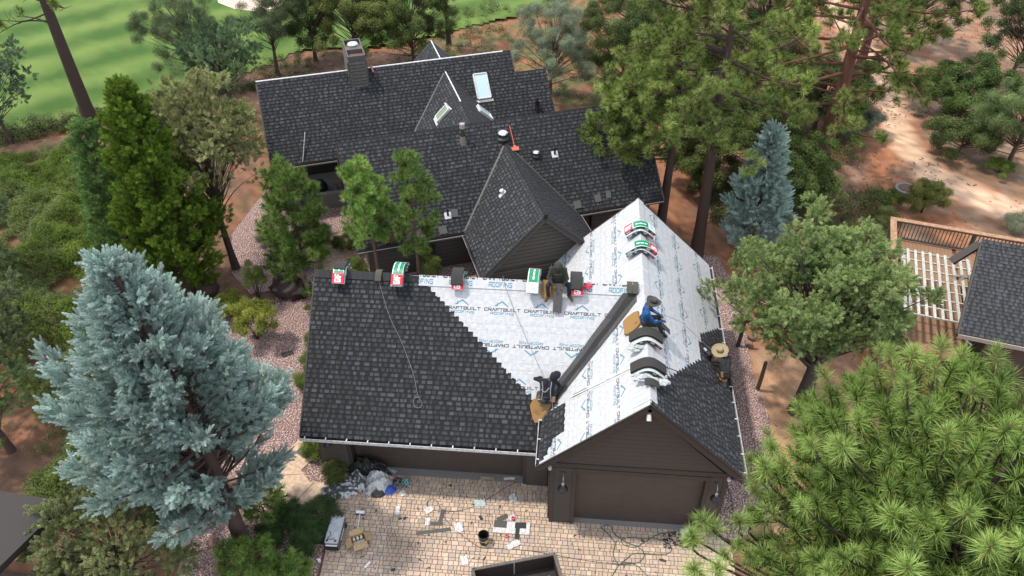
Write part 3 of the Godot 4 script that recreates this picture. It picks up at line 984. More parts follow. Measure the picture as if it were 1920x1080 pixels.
	for q in [[7.8, 4.9, -1.7], [3.29, 3.74, -0.49], [8.48, 4.51, -6.15]]:
		b = MB.new()
		b.box(frame(Vector3(q[0], q[1] + 0.02, q[2]), Vector3.RIGHT, Vector3(0, up, -ru)) * Transform3D(Basis(), Vector3.ZERO), Vector3(0.26, 0.26, 0.03), 0.01)
		var vp := part("vent_flashing", b.mesh(), M.white if q[0] < 8 else M.flash, h)
		b = MB.new()
		b.tube([Vector3(q[0], q[1] - 0.05, q[2]), Vector3(q[0], q[1] + (0.32 if q[0] < 8.4 else 0.55), q[2])], [0.04, 0.04], 12)
		if q[0] > 8.4:
			b.lathe(Transform3D(Basis(), Vector3(q[0], q[1], q[2])), [Vector2(0.16, -0.1), Vector2(0.1, 0.2), Vector2(0.1, 0.34)], 14)
		part("pipe", b.mesh(), M.black, vp)
	b = MB.new()
	b.box(frame(Vector3(5.23, 4.70, 0.08), Vector3(0, 0, 1), Vector3(ru, up, 0)), Vector3(0.16, 0.34, 0.05), 0.02)
	b.tube([Vector3(5.26, 4.74, 0.06), Vector3(5.20, 4.86, 0.06)], [0.08, 0.08], 12)
	part("roof_vent", b.mesh(), M.white, h)
	# porch on the left under the big eave
	box_part("porch_floor", Vector3(-2.5, 0, -9.0), Vector3(0.2, 1.3, -5.9), M.apron, h)
	box_part("porch_wall", Vector3(-2.45, 0, -5.95), Vector3(0.2, 2.2, -5.7), M.stucco, h, 0.02)
	box_part("porch_wall", Vector3(-2.5, 0, -9.0), Vector3(-2.3, 2.2, -5.95), M.stucco, h, 0.02)
	b = MB.new()
	b.bx(Vector3(-2.5, 1.3, -9.2), Vector3(0.4, 3.9, -9.0))
	part("wall", b.mesh(), M.siding, h)
	for x in [-2.4, -0.2]:
		box_part("porch_post", Vector3(x, 2.2, -5.92), Vector3(x + 0.14, 3.9, -5.76), M.trim, h, 0.01)
	bar_part("lightning_rod", Vector3(-1.55, 3.98, -5.55), Vector3(-1.25, 4.9, -6.25), 0.03, 0.03, M.galv, h)
	b = MB.new()
	b.tube(v3s([0.02, 4.05, -5.5, 0.02, 4.42, -5.5]), [0.07, 0.07], 12)
	part("corner_vent", b.mesh(), M.black, h)

# ---------------------------------------------------------------- ground
func seg_d(p: Vector2, pts: PackedVector2Array) -> float:
	var d := 1e9
	for i in pts.size() - 1:
		d = minf(d, p.distance_to(Geometry2D.get_closest_point_to_segment(p, pts[i], pts[i + 1])))
	return d

func build_ground() -> void:
	var n1 := FastNoiseLite.new()
	n1.seed = 41
	n1.frequency = 0.12
	n1.fractal_octaves = 4
	var n2 := FastNoiseLite.new()
	n2.seed = 42
	n2.frequency = 0.5
	n2.fractal_octaves = 3
	var n3 := FastNoiseLite.new()
	n3.seed = 43
	n3.frequency = 1.6
	n3.fractal_octaves = 2
	var trail := pv([17.5, -45, 17.6, -38, 18.4, -33.5, 17.3, -28.5, 17.05, -25.5, 17.0, -23, 17.6, -20.6, 19.4, -18.4, 24, -15.5, 34, -12])
	var lawn_path := pv([-40, -17.5, -30, -19.2, -25, -21.0, -20, -24.0, -16, -28, -12, -32])
	var x0 := -75.0
	var z0 := -75.0
	var st := 0.3
	var nx := 420
	var nz := 310
	var v := PackedVector3Array()
	var c := PackedColorArray()
	var nn := PackedVector3Array()
	var ix := PackedInt32Array()
	v.resize(nx * nz)
	c.resize(nx * nz)
	nn.resize(nx * nz)
	var red := Color(0.41, 0.165, 0.078)
	var tan_c := Color(0.50, 0.27, 0.155)
	var pale := Color(0.33, 0.235, 0.155)
	var litter := Color(0.19, 0.105, 0.065)
	var grey := Color(0.30, 0.24, 0.18)
	var green := Color(0.10, 0.13, 0.04)
	for k in nz:
		for i in nx:
			# fine near the house, coarse far away
			var fx := absf(i - nx * 0.5) / (nx * 0.5)
			var x := (i - nx * 0.5) * st * (0.55 + 1.1 * fx * fx)
			var fz := float(k) / nz
			var z := 16.0 - k * 0.22 * (0.7 + 0.9 * fz * fz)
			var p := Vector2(x, z)
			var a := n1.get_noise_2d(x, z)
			var b := n2.get_noise_2d(x, z)
			var s := a * 0.7 + b * 0.5
			var col := red.lerp(tan_c, clampf(0.2 + s * 0.8, 0, 0.65))
			if x > 6:
				var td := seg_d(p, trail) - (0.5 if z < -21 else 0.75)
				var on_trail := 1.0 - smoothstep(0.0, 0.5 + 0.3 * b, td)
				if x > 17.6 and td > 0.2:
					col = col.lerp(pale, 0.6 * smoothstep(0.1, 0.9, td) * clampf(0.8 + s, 0, 1))
				if td > 0.5:
					col = col.lerp(grey, clampf(b * 1.6, 0, 0.5))
					col = col.lerp(litter, 0.6 * smoothstep(0.2, 0.6, a + 0.15))
				if x < 13.5 and z < -14:
					col = col.lerp(litter, 0.55)
				col = col.lerp(Color(0.62, 0.38, 0.22), 0.7 * (1.0 - smoothstep(1.5, 3.5, p.distance_to(Vector2(8.3, -5.2)))))
				col = col.lerp(Color(0.80, 0.52, 0.35), on_trail)
			elif x < -9.0:
				col = red.lerp(litter, clampf(0.72 + 0.9 * a + 0.5 * b, 0, 1))
				col = col.lerp(green, clampf(0.3 * b - a * 0.5, 0, 0.5))
				var ld := seg_d(p, lawn_path)
				col = col.lerp(Color(0.42, 0.24, 0.15), 0.8 * (1.0 - smoothstep(0.3, 1.3, ld + b)))
			else:
				col = red.lerp(litter, clampf(0.45 + 0.8 * a + 0.4 * b, 0, 1))
				if z < -26:
					col = col.lerp(green * 1.3, clampf(0.35 + b, 0, 0.8))
			var amp := 0.06 if (x > -14 and x < 8.5 and z > -14) else 0.3
			v[k * nx + i] = Vector3(x, -0.03 + amp * (minf(0.0, a) - 0.12 * absf(b)), z)
			col = tint(col, 1.0 + 0.55 * n3.get_noise_2d(x, z))
			c[k * nx + i] = col
			nn[k * nx + i] = Vector3.UP
	for k in nz - 1:
		for i in nx - 1:
			var q := k * nx + i
			ix.push_back(q); ix.push_back(q + nx); ix.push_back(q + 1)
			ix.push_back(q + 1); ix.push_back(q + nx); ix.push_back(q + nx + 1)
	for k in range(1, nz - 1):
		for i in range(1, nx - 1):
			var q := k * nx + i
			var n := (v[q + 1] - v[q - 1]).cross(v[q + nx] - v[q - nx])
			nn[q] = (n if n.y > 0 else -n).normalized()
	var mb := MB.new()
	mb.v = v; mb.c = c; mb.n = nn; mb.ix = ix
	mb.t.resize(v.size())
	struct("ground", mb.mesh(), M.ground, "red earth ground with pine litter around the houses")
	# the mown golf course beyond the trees
	var f := MB.new()
	var edge := pv([-75, -10, -40, -16.5, -29.8, -20.6, -27.8, -22.2, -25.5, -24.6, -22.6, -26.4, -20.4, -29.0, -18.2, -30.6, -17.3, -33.0, -13.5, -33.5, -9.5, -35.5, -5.5, -38.5, -2.0, -41.5, 2, -47, 6, -60, 6, -90, -75, -90])
	var dirn := Vector2(0.72, 0.69)
	var cell := 0.36
	for k in 190:
		for i in 220:
			var x := -74.0 + i * cell
			var z := -84.0 + k * cell
			var ok := true
			for q in [Vector2(x, z), Vector2(x + cell, z), Vector2(x, z + cell), Vector2(x + cell, z + cell)]:
				if not Geometry2D.is_point_in_polygon(q + Vector2(n2.get_noise_2d(q.x, q.y), 0) * 0.8, edge):
					ok = false
			if not ok:
				continue
			var i0 := f.v.size()
			for q in [Vector2(x, z), Vector2(x + cell, z), Vector2(x + cell, z + cell), Vector2(x, z + cell)]:
				var w: float = q.dot(dirn) + 0.35 * n1.get_noise_2d(q.x * 0.25, q.y * 0.25)
				var s := 0.5 + 0.5 * sin(w * TAU / 4.1) + 0.35 * n2.get_noise_2d(q.x * 1.4, q.y * 1.4)
				var b := n1.get_noise_2d(q.x * 1.5, q.y * 1.5)
				var cc := Color(0.05, 0.135, 0.006).lerp(Color(0.19, 0.29, 0.05), clampf(s * 0.75 + b * 0.6 + 0.1, 0, 1))
				f.v.push_back(Vector3(q.x, 0.02, q.y)); f.n.push_back(Vector3.UP); f.t.push_back(q); f.c.push_back(cc)
			for q in [0, 1, 2, 0, 2, 3]:
				f.ix.push_back(i0 + q)
	struct("lawn", f.mesh(), M.turf, "striped mown golf fairway beyond the trees")
	flat("sand_bunker", [-26.5, -43.0, -25.4, -40.6, -23.8, -39.5, -22.2, -39.2, -20.9, -39.9, -20.2, -41.8, -21, -44, -24, -45], 0.035, mat(0.72, 0.56, 0.45, 0.95, M.blotch, 0.5), "pale sand bunker on the golf course")
	# pink gravel beds
	flat("gravel_bed", [-12.9, -9.3, -11.5, -9.0, -9.5, -9.9, -7.2, -10.0, -7.2, -1.32, -6.62, -1.30, -6.55, -0.4, -6.4, 2.3, -6.2, 4.2, -9.9, 4.2, -10.9, 0.6, -11.4, -1.4, -12.65, -5.2], 0.02, M.gravel, "pink gravel bed beside the garage")
	flat("gravel_bed", [4.9, -13.6, 6.4, -13.5, 7.05, -10.8, 6.95, -8.4, 6.9, -6.7, 7.15, -4.7, 7.0, -2.7, 6.7, -0.8, 5.5, 0.2, 4.9, 0.1], 0.02, M.gravel, "pink gravel strip along the right side of the garage")
	flat("gravel_bed", [-14.2, -17.5, -11.0, -17.0, -9.8, -14.2, -10.2, -12.2, -10.5, -10.3, -12.4, -9.6, -13.6, -10.8, -14.6, -13.5], 0.02, M.gravel, "pale gravel between the cypress and the porch")
	# concrete walk
	var w := flat("walk", [-7.20, -2.6, -8.29, -2.5, -8.6, -1.9, -8.78, -1.25, -8.9, -0.7, -8.5, -0.12, -7.4, 0.12, -6.5, -0.05, -6.42, -0.55, -6.95, -0.86, -7.5, -0.83, -7.9, -1.25, -7.62, -1.75], 0.05, M.concrete, "tan concrete walk curving past the garage corner")
	for q in [[-8.75, -0.95, -7.8, -1.1], [-7.75, 0.03, -7.35, -0.83], [-8.3, -2.3, -7.5, -2.15]]:
		var jb := MB.new()
		jb.bar(Vector3(q[0], 0.0515, q[1]), Vector3(q[2], 0.0515, q[3]), 0.02, 0.004)
		part("joint", jb.mesh(), M.joint, w)
	flat("terrace", [-10.6, -16, -10.3, -9.9, -9.4, -8.7, -7.4, -8.05, 4.5, -8.05, 4.5, -12, 0, -15, -4, -16], 1.5, M.gravel, "pink gravel courtyard terrace between the garage and the house")
	flat("walk", [-9.9, -11.6, -9.05, -11.9, -8.0, -10.5, -7.46, -9.65, -7.5, -8.3, -8.89, -8.6, -9.4, -10.2], 1.53, M.concrete, "tan concrete walk on the courtyard terrace")
	# driveway of pavers
	var area := pv([-6.5, -0.4, -6.5, -1.32, 0.0, -1.32, 0.0, -0.01, 5.0, -0.01, 5.3, 0.4, 5.3, 4.0, -6.2, 4.0])
	var dv := flat("driveway", [-6.5, -0.4, -6.5, -1.32, 0.0, -1.32, 0.0, -0.01, 5.0, -0.01, 5.3, 0.4, 5.3, 4.0, -6.2, 4.0], 0.018, M.joint, "driveway of tan concrete pavers before the garage")
	var pc := [Color(0.70, 0.53, 0.395), Color(0.65, 0.48, 0.355), Color(0.73, 0.57, 0.43), Color(0.61, 0.465, 0.36), Color(0.70, 0.505, 0.385), Color(0.58, 0.47, 0.39)]
	var list := []
	var z := -1.32
	var row := 0
	while z < 4.0:
		var hgt: float = [0.15, 0.10, 0.15, 0.15, 0.10][row % 5]
		var s := span(area, z + hgt * 0.5)
		var x := s.x
		while x < s.y - 0.05:
			var wd: float = minf([0.10, 0.15, 0.15, 0.205][rng.randi() % 4], s.y - x)
			if Geometry2D.is_point_in_polygon(Vector2(x + wd * 0.5, z + hgt * 0.5), area):
				var cc := tint(pc[rng.randi() % 6], rr(0.85, 1.08))
				# tyre and oil marks stay with the stones
				var oil := Vector2(x, z).distance_to(Vector2(-4.1, 1.0)) * 0.6
				cc = tint(cc, 0.72 + 0.28 * smoothstep(0.1, 0.8, oil + 0.35 * n2.get_noise_2d(x * 2.0, z * 2.0)))
				list.append([x, z, wd, hgt, cc, Vector3(x, 0, z).distance_to(eye)])
			x += wd
		z += hgt
		row += 1
	list.sort_custom(func(a, b): return a[5] < b[5])
	var rest := MB.new()
	for i in list.size():
		var q: Array = list[i]
		var b := MB.new() if i < 300 else rest
		b.col = q[4]
		var top := 0.05 + rr(0, 0.003)
		var g := 0.004
		var ch := 0.005
		var a := Vector3(q[0] + g, 0, q[1] + g)
		var e := Vector3(q[0] + q[2] - g, 0, q[1] + q[3] - g)
		var lo := [Vector3(a.x, 0.018, e.z), Vector3(e.x, 0.018, e.z), Vector3(e.x, 0.018, a.z), Vector3(a.x, 0.018, a.z)]
		var hi := [Vector3(a.x + ch, top, e.z - ch), Vector3(e.x - ch, top, e.z - ch), Vector3(e.x - ch, top, a.z + ch), Vector3(a.x + ch, top, a.z + ch)]
		b.quad(hi[0], hi[1], hi[2], hi[3])
		for k in 4:
			b.quad(lo[k], lo[(k + 1) % 4], hi[(k + 1) % 4], hi[k])
		if i < 300:
			part("paver", b.mesh(), M.paver, dv)
	part("paver", rest.mesh(), M.paver, dv, "stuff")
	flat("apron", [-6.13, -1.60, -0.88, -1.60, -0.88, -1.325, -6.13, -1.325], 0.062, M.apron, "grey concrete apron before the wide garage door")
	flat("apron", [0.72, -0.21, 4.27, -0.21, 4.27, -0.012, 0.72, -0.012], 0.04, M.apron, "narrow concrete sill under the small garage door")
	# loose stones on the gravel
	var sm := []
	for k in 4:
		var b := MB.new()
		b.col = Color.WHITE
		blob(b, Vector3.ZERO, Vector3(1, 0.7, 0.9), 5, 7, 0.25, k)
		sm.append(b.mesh())
	for bed in [[pv([-12.7, -9.2, -9.5, -9.8, -7.3, -9.8, -7.3, -1.4, -8.3, -2.6, -8.9, -0.5, -6.6, 0.2, -6.5, 3.2, -9.8, 3.8, -10.9, 0.6, -12.5, -5.2]), 9000], [pv([5.0, -13.4, 6.3, -13.4, 6.95, -10.8, 6.85, -6.7, 7.05, -4.7, 6.9, -2.7, 5.5, 0.1, 5.0, 0.1]), 4500]]:
		var xs := []
		var cs := []
		var lo := Vector2(99, 99)
		var hi := Vector2(-99, -99)
		for q: Vector2 in bed[0]:
			lo = lo.min(q)
			hi = hi.max(q)
		while xs.size() < bed[1]:
			var p := Vector2(rr(lo.x, hi.x), rr(lo.y, hi.y))
			if Geometry2D.is_point_in_polygon(p, bed[0]):
				var r := rr(0.013, 0.04)
				xs.append(Transform3D(Basis.from_euler(Vector3(rr(0, 6), rr(0, 6), 0)) * r, Vector3(p.x, 0.025, p.y)))
				cs.append(Color(0.60, 0.37, 0.32).lerp(Color(0.72, 0.58, 0.54), rr(0, 1)) * rr(0.6, 1.05))
		var o := many("gravel", sm[0], M.vc, xs, cs)
		tag(o, "loose pink stones lying on the gravel bed " + ("left of the garage" if bed[1] > 6000 else "right of the garage"))
	# clods, sticks and cones on the bare earth
	var xs := []
	var cs := []
	for i in 14000:
		var x := rr(7, 34)
		var z2 := rr(-45, -2)
		if i % 3 == 0:
			x = rr(-32, -9)
		var r := rr(0.008, 0.03) * (1.0 + 0.5 * float(z2 < -20))
		if n1.get_noise_2d(x * 2.0, z2 * 2.0) < rr(-0.15, 0.15):
			continue
		xs.append(Transform3D(Basis.from_euler(Vector3(0, rr(0, 6), 0)).scaled_local(Vector3(r * rr(0.7, 4.0), r * 0.6, r)), Vector3(x, -0.02, z2)))
		cs.append(Color(0.14, 0.08, 0.05).lerp(Color(0.5, 0.34, 0.24), pow(rng.randf(), 1.6)))
	tag(many("forest_litter", sm[1], M.vc, xs, cs), "twigs, cones and clods scattered on the red earth")

func flat(called: String, pts: Array, y: float, m: Material, label: String) -> MeshInstance3D:
	var b := MB.new()
	var p := PackedVector2Array()
	for i in range(0, pts.size(), 2):
		p.push_back(Vector2(pts[i], -pts[i + 1]))
	b.prism(p, frame(Vector3.ZERO, Vector3.RIGHT, Vector3(0, 0, -1)), -0.05, y, true, false)
	return struct(called, b.mesh(), m, label)

# lumpy closed shape
func blob(b: MB, o: Vector3, r: Vector3, rings: int, sides: int, rough: float, sd: int) -> void:
	var nz := FastNoiseLite.new()
	nz.seed = sd
	nz.frequency = 0.9
	var p := []
	for i in rings + 1:
		var th := PI * i / rings
		for k in sides:
			var ph := TAU * k / sides
			var d := Vector3(sin(th) * cos(ph), cos(th), sin(th) * sin(ph))
			p.append(o + d * r * (1.0 + rough * 2.0 * nz.get_noise_3dv(d * 1.3 + Vector3(sd, 0, 0))))
	var i0 := b.v.size()
	for q in p:
		b.v.push_back(q); b.n.push_back(((q - o) / (r * r)).normalized()); b.c.push_back(b.col); b.t.push_back(Vector2.ZERO)
	for i in rings:
		for k in sides:
			var a := i0 + i * sides + k
			var c := i0 + i * sides + (k + 1) % sides
			b.ix.push_back(a); b.ix.push_back(c + sides); b.ix.push_back(c)
			b.ix.push_back(a); b.ix.push_back(a + sides); b.ix.push_back(c + sides)

# ---------------------------------------------------------------- plants
var LEAFMESH := {}

func g3(a: float, b: float, c: float) -> Color:
	return Color(a, b, c)

# a shoot of long pine needles about +y
func tuft_mesh(n: int, length: float, width: float, sd: int, ca: Color, cb: Color) -> ArrayMesh:
	rng.seed = sd
	var b := MB.new()
	for i in n:
		var along := rr(0.0, 0.16)
		var th := deg_to_rad(lerpf(100, 14, pow(along / 0.16, 0.8)) + rr(-16, 16))
		var ph := rr(0, TAU)
		var d := Vector3(sin(th) * cos(ph), cos(th), sin(th) * sin(ph))
		var l := length * rr(0.8, 1.1)
		var o := Vector3(0, along, 0)
		var side := d.cross(Vector3.UP if absf(d.y) < 0.95 else Vector3.RIGHT).normalized() * width * 0.5
		side = side.rotated(d, rr(0, PI))
		var mid := o + d * l * 0.5
		var tip := o + d * l + Vector3(rr(-0.16, 0.16), rr(-0.28, 0.02), rr(-0.16, 0.16)) * l
		b.col = ca.lerp(cb, rng.randf())
		if along < 0.03 and i % 5 == 0:
			b.col = Color(ca.r * 2.4, ca.g * 1.05, ca.b * 1.6)
		b.quad(o - side * 0.7, o + side * 0.7, mid + side, mid - side)
		b.col = b.col.lerp(cb, 0.3)
		b.tri(mid - side, mid + side, tip)
	b.col = Color(0.20, 0.125, 0.085)
	b.tube(v3s([0, -0.16, 0, 0, 0.17, 0]), [0.012, 0.014], 5, false)
	b.col = Color(0.36, 0.22, 0.16)
	b.tube(v3s([0, 0.15, 0, 0, 0.19, 0, 0, 0.235, 0]), [0.016, 0.02, 0.003], 6, true)
	return b.mesh()

# scale leaved spray (juniper, cypress): stubby twiglets about +y
func spray_mesh(n: int, length: float, tw: float, th: float, spread: float, sd: int) -> ArrayMesh:
	rng.seed = sd
	var b := MB.new()
	for i in n:
		var a := float(i) / n
		var o := Vector3(rr(-1, 1), 0, rr(-1, 1)) * 0.02 + Vector3(0, length * a * 0.9, 0)
		var ang := deg_to_rad(rr(spread * 0.5, spread) * (1.0 - 0.6 * a))
		var ph := i * 2.4 + rr(-0.4, 0.4)
		var d := Vector3(sin(ang) * cos(ph), cos(ang), sin(ang) * sin(ph))
		var l := tw * (1.15 - 0.6 * a) * rr(0.75, 1.25)
		var s := d.cross(Vector3(0.3, 1, 0.2)).normalized()
		var u := d.cross(s)
		var k := rr(0.72, 1.12)
		b.col = Color(k, k, k)
		var m := o + d * l * 0.45
		var p := [m + s * th, m + (s * -0.5 + u * 0.87) * th, m + (s * -0.5 - u * 0.87) * th]
		var e := o + d * l
		for q in 3:
			b.tri(o, p[(q + 1) % 3], p[q])
			b.tri(p[q], p[(q + 1) % 3], e)
	return b.mesh()

# broad small leaves in a loose bunch
func bunch_mesh(n: int, r: float, lw: float, ll: float, sd: int, flat_k := 0.7) -> ArrayMesh:
	rng.seed = sd
	var b := MB.new()
	for i in n:
		var d := rdir()
		var o := d * r * pow(rng.randf(), 0.45) * Vector3(1, flat_k, 1)
		var nn := (d * 0.6 + Vector3.UP * 0.5 + rdir() * 0.7).normalized()
		var a := nn.cross(rdir()).normalized()
		var c := nn.cross(a)
		var k := rr(0.65, 1.15)
		b.col = Color(k, k, k)
		var s := rr(0.7, 1.2)
		b.quad(o - a * ll * 0.5 * s, o - c * lw * 0.5 * s, o + a * ll * 0.5 * s, o + c * lw * 0.5 * s)
	return b.mesh()

func make_leaves() -> void:
	var pa := Color(0.115, 0.215, 0.032)
	var pb := Color(0.345, 0.45, 0.13)
	LEAFMESH.big = []
	for k in 8:
		var tone: float = [1.0, 0.85, 1.12, 0.7, 0.95, 1.05, 0.8, 1.18][k]
		LEAFMESH.big.append(tuft_mesh([230, 190, 250, 150, 210, 240, 170, 220][k], [0.27, 0.24, 0.29, 0.22, 0.28, 0.26, 0.25, 0.27][k], 0.0062, 60 + k, pa * tone, pb * tone))
	LEAFMESH.pine = tuft_mesh(84, 0.26, 0.0115, 70, Color(0.5, 0.52, 0.5), Color(1.3, 1.25, 1.2))
	LEAFMESH.plume = spray_mesh(58, 0.36, 0.11, 0.0085, 60, 71)
	LEAFMESH.juniper = spray_mesh(46, 0.17, 0.085, 0.0075, 78, 72)
	LEAFMESH.oak = bunch_mesh(90, 0.22, 0.030, 0.052, 73)
	LEAFMESH.manz = bunch_mesh(80, 0.18, 0.022, 0.034, 74, 0.55)
	LEAFMESH.fine = bunch_mesh(90, 0.21, 0.014, 0.05, 75, 0.8)

func up_to(d: Vector3, twist: float, s: float) -> Basis:
	d = d.normalized()
	var x := d.cross(Vector3(0.13, 0.2, 0.97)).normalized()
	var z := x.cross(d)
	return Basis(x, d, z) * Basis(Vector3.UP, twist) * s

func trunk_part(o: Node3D, h: float, r: float, lean := Vector3.ZERO, col := Color(0.11, 0.07, 0.05), wig := 0.03, sides := 12) -> Array:
	var p := []
	var rad := []
	var n := 9
	var ph := rr(0, 6)
	for i in n + 1:
		var a := float(i) / n
		p.append(Vector3(sin(a * 5 + ph) * wig * h * 0.2, h * a - 0.1 * float(i == 0), cos(a * 4 + ph) * wig * h * 0.2) + lean * a * a)
		rad.append(r * (1.25 if i == 0 else 1.0) * (1.0 - 0.82 * a))
	var b := MB.new()
	b.col = col
	b.tube(p, rad, sides)
	part("trunk", b.mesh(), M.bark, o)
	return p

func at_h(p: Array, h: float) -> Vector3:
	for i in p.size() - 1:
		if p[i + 1].y >= h:
			return (p[i] as Vector3).lerp(p[i + 1], clampf((h - p[i].y) / (p[i + 1].y - p[i].y), 0, 1))
	return p[-1]

# opt: h height, r crown radius, low start of crown, tr trunk radius, n branches, per sprays per metre, rise, shape exponent, leaf, size, ca, cb colours
func cone_tree(called: String, label: String, cat: String, at: Vector3, opt: Dictionary, group := "") -> Node3D:
	rng.seed = opt.get("seed", 1)
	var o := thing(called, label, cat, at, 0.0, group)
	var h: float = opt.h
	var tp := trunk_part(o, h * 0.97, opt.tr, opt.get("lean", Vector3.ZERO), opt.get("bark", Color(0.209, 0.133, 0.095)))
	var bb := MB.new()
	bb.col = opt.get("bark", Color(0.209, 0.133, 0.095))
	var xs := []
	var cs := []
	var leaf: String = opt.get("leaf", "plume")
	var low: float = opt.low
	var pw: float = opt.get("pw", 0.8)
	var rise: float = opt.get("rise", 0.35)
	var n: int = opt.n
	var ca: Color = opt.ca
	var cb: Color = opt.cb
	for i in n:
		var a := (i + rr(0.0, 1.0)) / n
		var y := low + (h - low) * pow(a, opt.get("crowd", 0.85))
		var f := (y - low) / (h - low)
		var prof := pow(1.0 - f, pw) * minf(1.0, 0.55 + f * 3.0)
		var L: float = opt.r * (0.06 + prof) * rr(1.0 - opt.get("vary", 0.26), 1.12)
		if opt.has("prof"):
			var pr: Array = opt.prof
			for k in range(0, pr.size() - 2, 2):
				if f >= pr[k] and f <= pr[k + 2]:
					L = lerpf(pr[k + 1], pr[k + 3], (f - pr[k]) / (pr[k + 2] - pr[k])) * rr(1.0 - opt.vary, 1.12)
		var az := i * 2.399 + rr(-0.5, 0.5)
		L *= 1.0 - opt.get("skew", 0.0) * cos(az)
		if opt.has("open") and sin(az * 3.0 + f * 11.0) + 0.6 * sin(az * 2.0 - f * 23.0) > opt.open:
			continue
		if opt.has("gap") and absf(angle_difference(az, opt.gap)) < 0.5 and rng.randf() < 0.7:
			continue
		var d := Vector3(cos(az), 0, sin(az))
		var root := at_h(tp, y)
		var e := root + d * L + Vector3.UP * L * rise * rr(0.6, 1.5)
		var m := root + d * L * 0.55 + Vector3.UP * L * rise * 0.25
		var pts := smooth([root, m, e], 3)
		bb.tube(pts, [0.03, 0.025, 0.02, 0.016, 0.012, 0.009, 0.005].map(func(q): return q * maxf(0.5, L * 0.7)), 5, false)
		var tone := rr(0.78, 1.15)
		var cnt := int(L * opt.per * rr(0.8, 1.2)) + 3
		for k in cnt:
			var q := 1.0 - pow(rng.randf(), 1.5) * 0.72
			var p: Vector3 = pts[int(q * (pts.size() - 1))]
			if q < 0.999:
				var kk := q * (pts.size() - 1)
				p = (pts[int(kk)] as Vector3).lerp(pts[mini(int(kk) + 1, pts.size() - 1)], kk - int(kk))
			var wide: float = L * opt.get("wide", 0.2) * (1.25 - q * 0.75) + 0.05
			var off := rdir() * Vector3(1, 0.75, 1) * wide * pow(rng.randf(), 0.6)
			var dd: Vector3 = (d * opt.get("outk", 0.9) + Vector3.UP * (rise + 0.35) + off.normalized() * 0.75 + rdir() * 0.3)
			xs.append(Transform3D(up_to(dd, rr(0, 6), opt.get("size", 1.0) * rr(0.75, 1.25)), p + off))
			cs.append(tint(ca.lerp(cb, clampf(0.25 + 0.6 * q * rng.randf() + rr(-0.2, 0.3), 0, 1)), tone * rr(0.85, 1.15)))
	part("branches", bb.mesh(), M.bark, o, "stuff")
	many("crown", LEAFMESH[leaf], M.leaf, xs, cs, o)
	return o

# round crowned tree or bush made of leaf clumps on a skeleton of limbs
func clump_tree(called: String, label: String, cat: String, at: Vector3, opt: Dictionary, group := "") -> Node3D:
	rng.seed = opt.get("seed", 1)
	var o := thing(called, label, cat, at, 0.0, group)
	clump_parts(o, opt)
	return o

func clump_parts(o: Node3D, opt: Dictionary) -> void:
	var ctr: Vector3 = opt.c
	var rad: Vector3 = opt.rad
	var bark: Color = opt.get("bark", Color(0.190, 0.133, 0.104))
	var tp := []
	if opt.get("tr", 0.0) > 0.0:
		tp = trunk_part(o, ctr.y + rad.y * 0.3, opt.tr, Vector3(ctr.x, 0, ctr.z), bark, 0.06, 10)
	var bb := MB.new()
	bb.col = bark
	var xs := []
	var cs := []
	var ca: Color = opt.ca
	var cb: Color = opt.cb
	var lump := FastNoiseLite.new()
	lump.seed = opt.get("seed", 1)
	lump.frequency = 0.8
	for i in int(opt.n):
		var d := rdir()
		if d.y < opt.get("floor", -0.35):
			d.y = absf(d.y) * 0.6
			d = d.normalized()
		var p: Vector3 = ctr + d * rad * pow(rr(0.12, 1.0), 0.42) * (1.0 + opt.get("lump", 0.6) * lump.get_noise_3dv(d * 1.4))
		p.y = maxf(p.y, opt.cr * 0.4)
		var cr: float = opt.cr * rr(0.5, 1.25)
		var root := Vector3(ctr.x, maxf(0.0, ctr.y - rad.y * 0.7), ctr.z) * 0.35 if tp.is_empty() else at_h(tp, clampf(p.y * 0.55, ctr.y * 0.3, ctr.y))
		var pts := smooth([root, root.lerp(p, 0.55) + rdir() * cr * 0.4, p], 3)
		var br: float = opt.get("br", 0.03)
		bb.tube(pts, [1.0, 0.85, 0.7, 0.55, 0.42, 0.3, 0.18].map(func(q): return q * br), 5, false)
		var tone := rr(0.74, 1.18)
		var mixk := rr(-0.25, 0.25)
		for k in int(opt.per * rr(0.8, 1.2)):
			var d2 := (rdir() + d * 0.45 + Vector3.UP * 0.35).normalized()
			var q: Vector3 = p + d2 * Vector3(1, 0.8, 1) * cr * pow(rng.randf(), 0.4)
			xs.append(Transform3D(up_to(d2 + Vector3.UP * 0.3 + rdir() * 0.4, rr(0, 6), opt.get("size", 1.0) * rr(0.75, 1.3)), q))
			cs.append(tint(ca.lerp(cb, clampf(0.45 + mixk + rr(-0.35, 0.4), 0, 1)), tone * rr(0.85, 1.15)))
	# dead twigs showing through
	for i in int(opt.get("twigs", 0)):
		var d := rdir()
		d.y = absf(d.y)
		var p := ctr + d * rad * rr(0.5, 1.0)
		bb.col = Color(0.30, 0.27, 0.24)
		bb.tube(smooth([ctr + d * rad * 0.25 - Vector3(0, rad.y * 0.2, 0), ctr + d * rad * 0.6 + rdir() * 0.12, p], 2), [0.018, 0.014, 0.01, 0.007, 0.004], 4, false)
	if bb.v.size():
		part("branches", bb.mesh(), M.bark, o, "stuff")
	many("crown", LEAFMESH[opt.leaf], M.leaf, xs, cs, o)

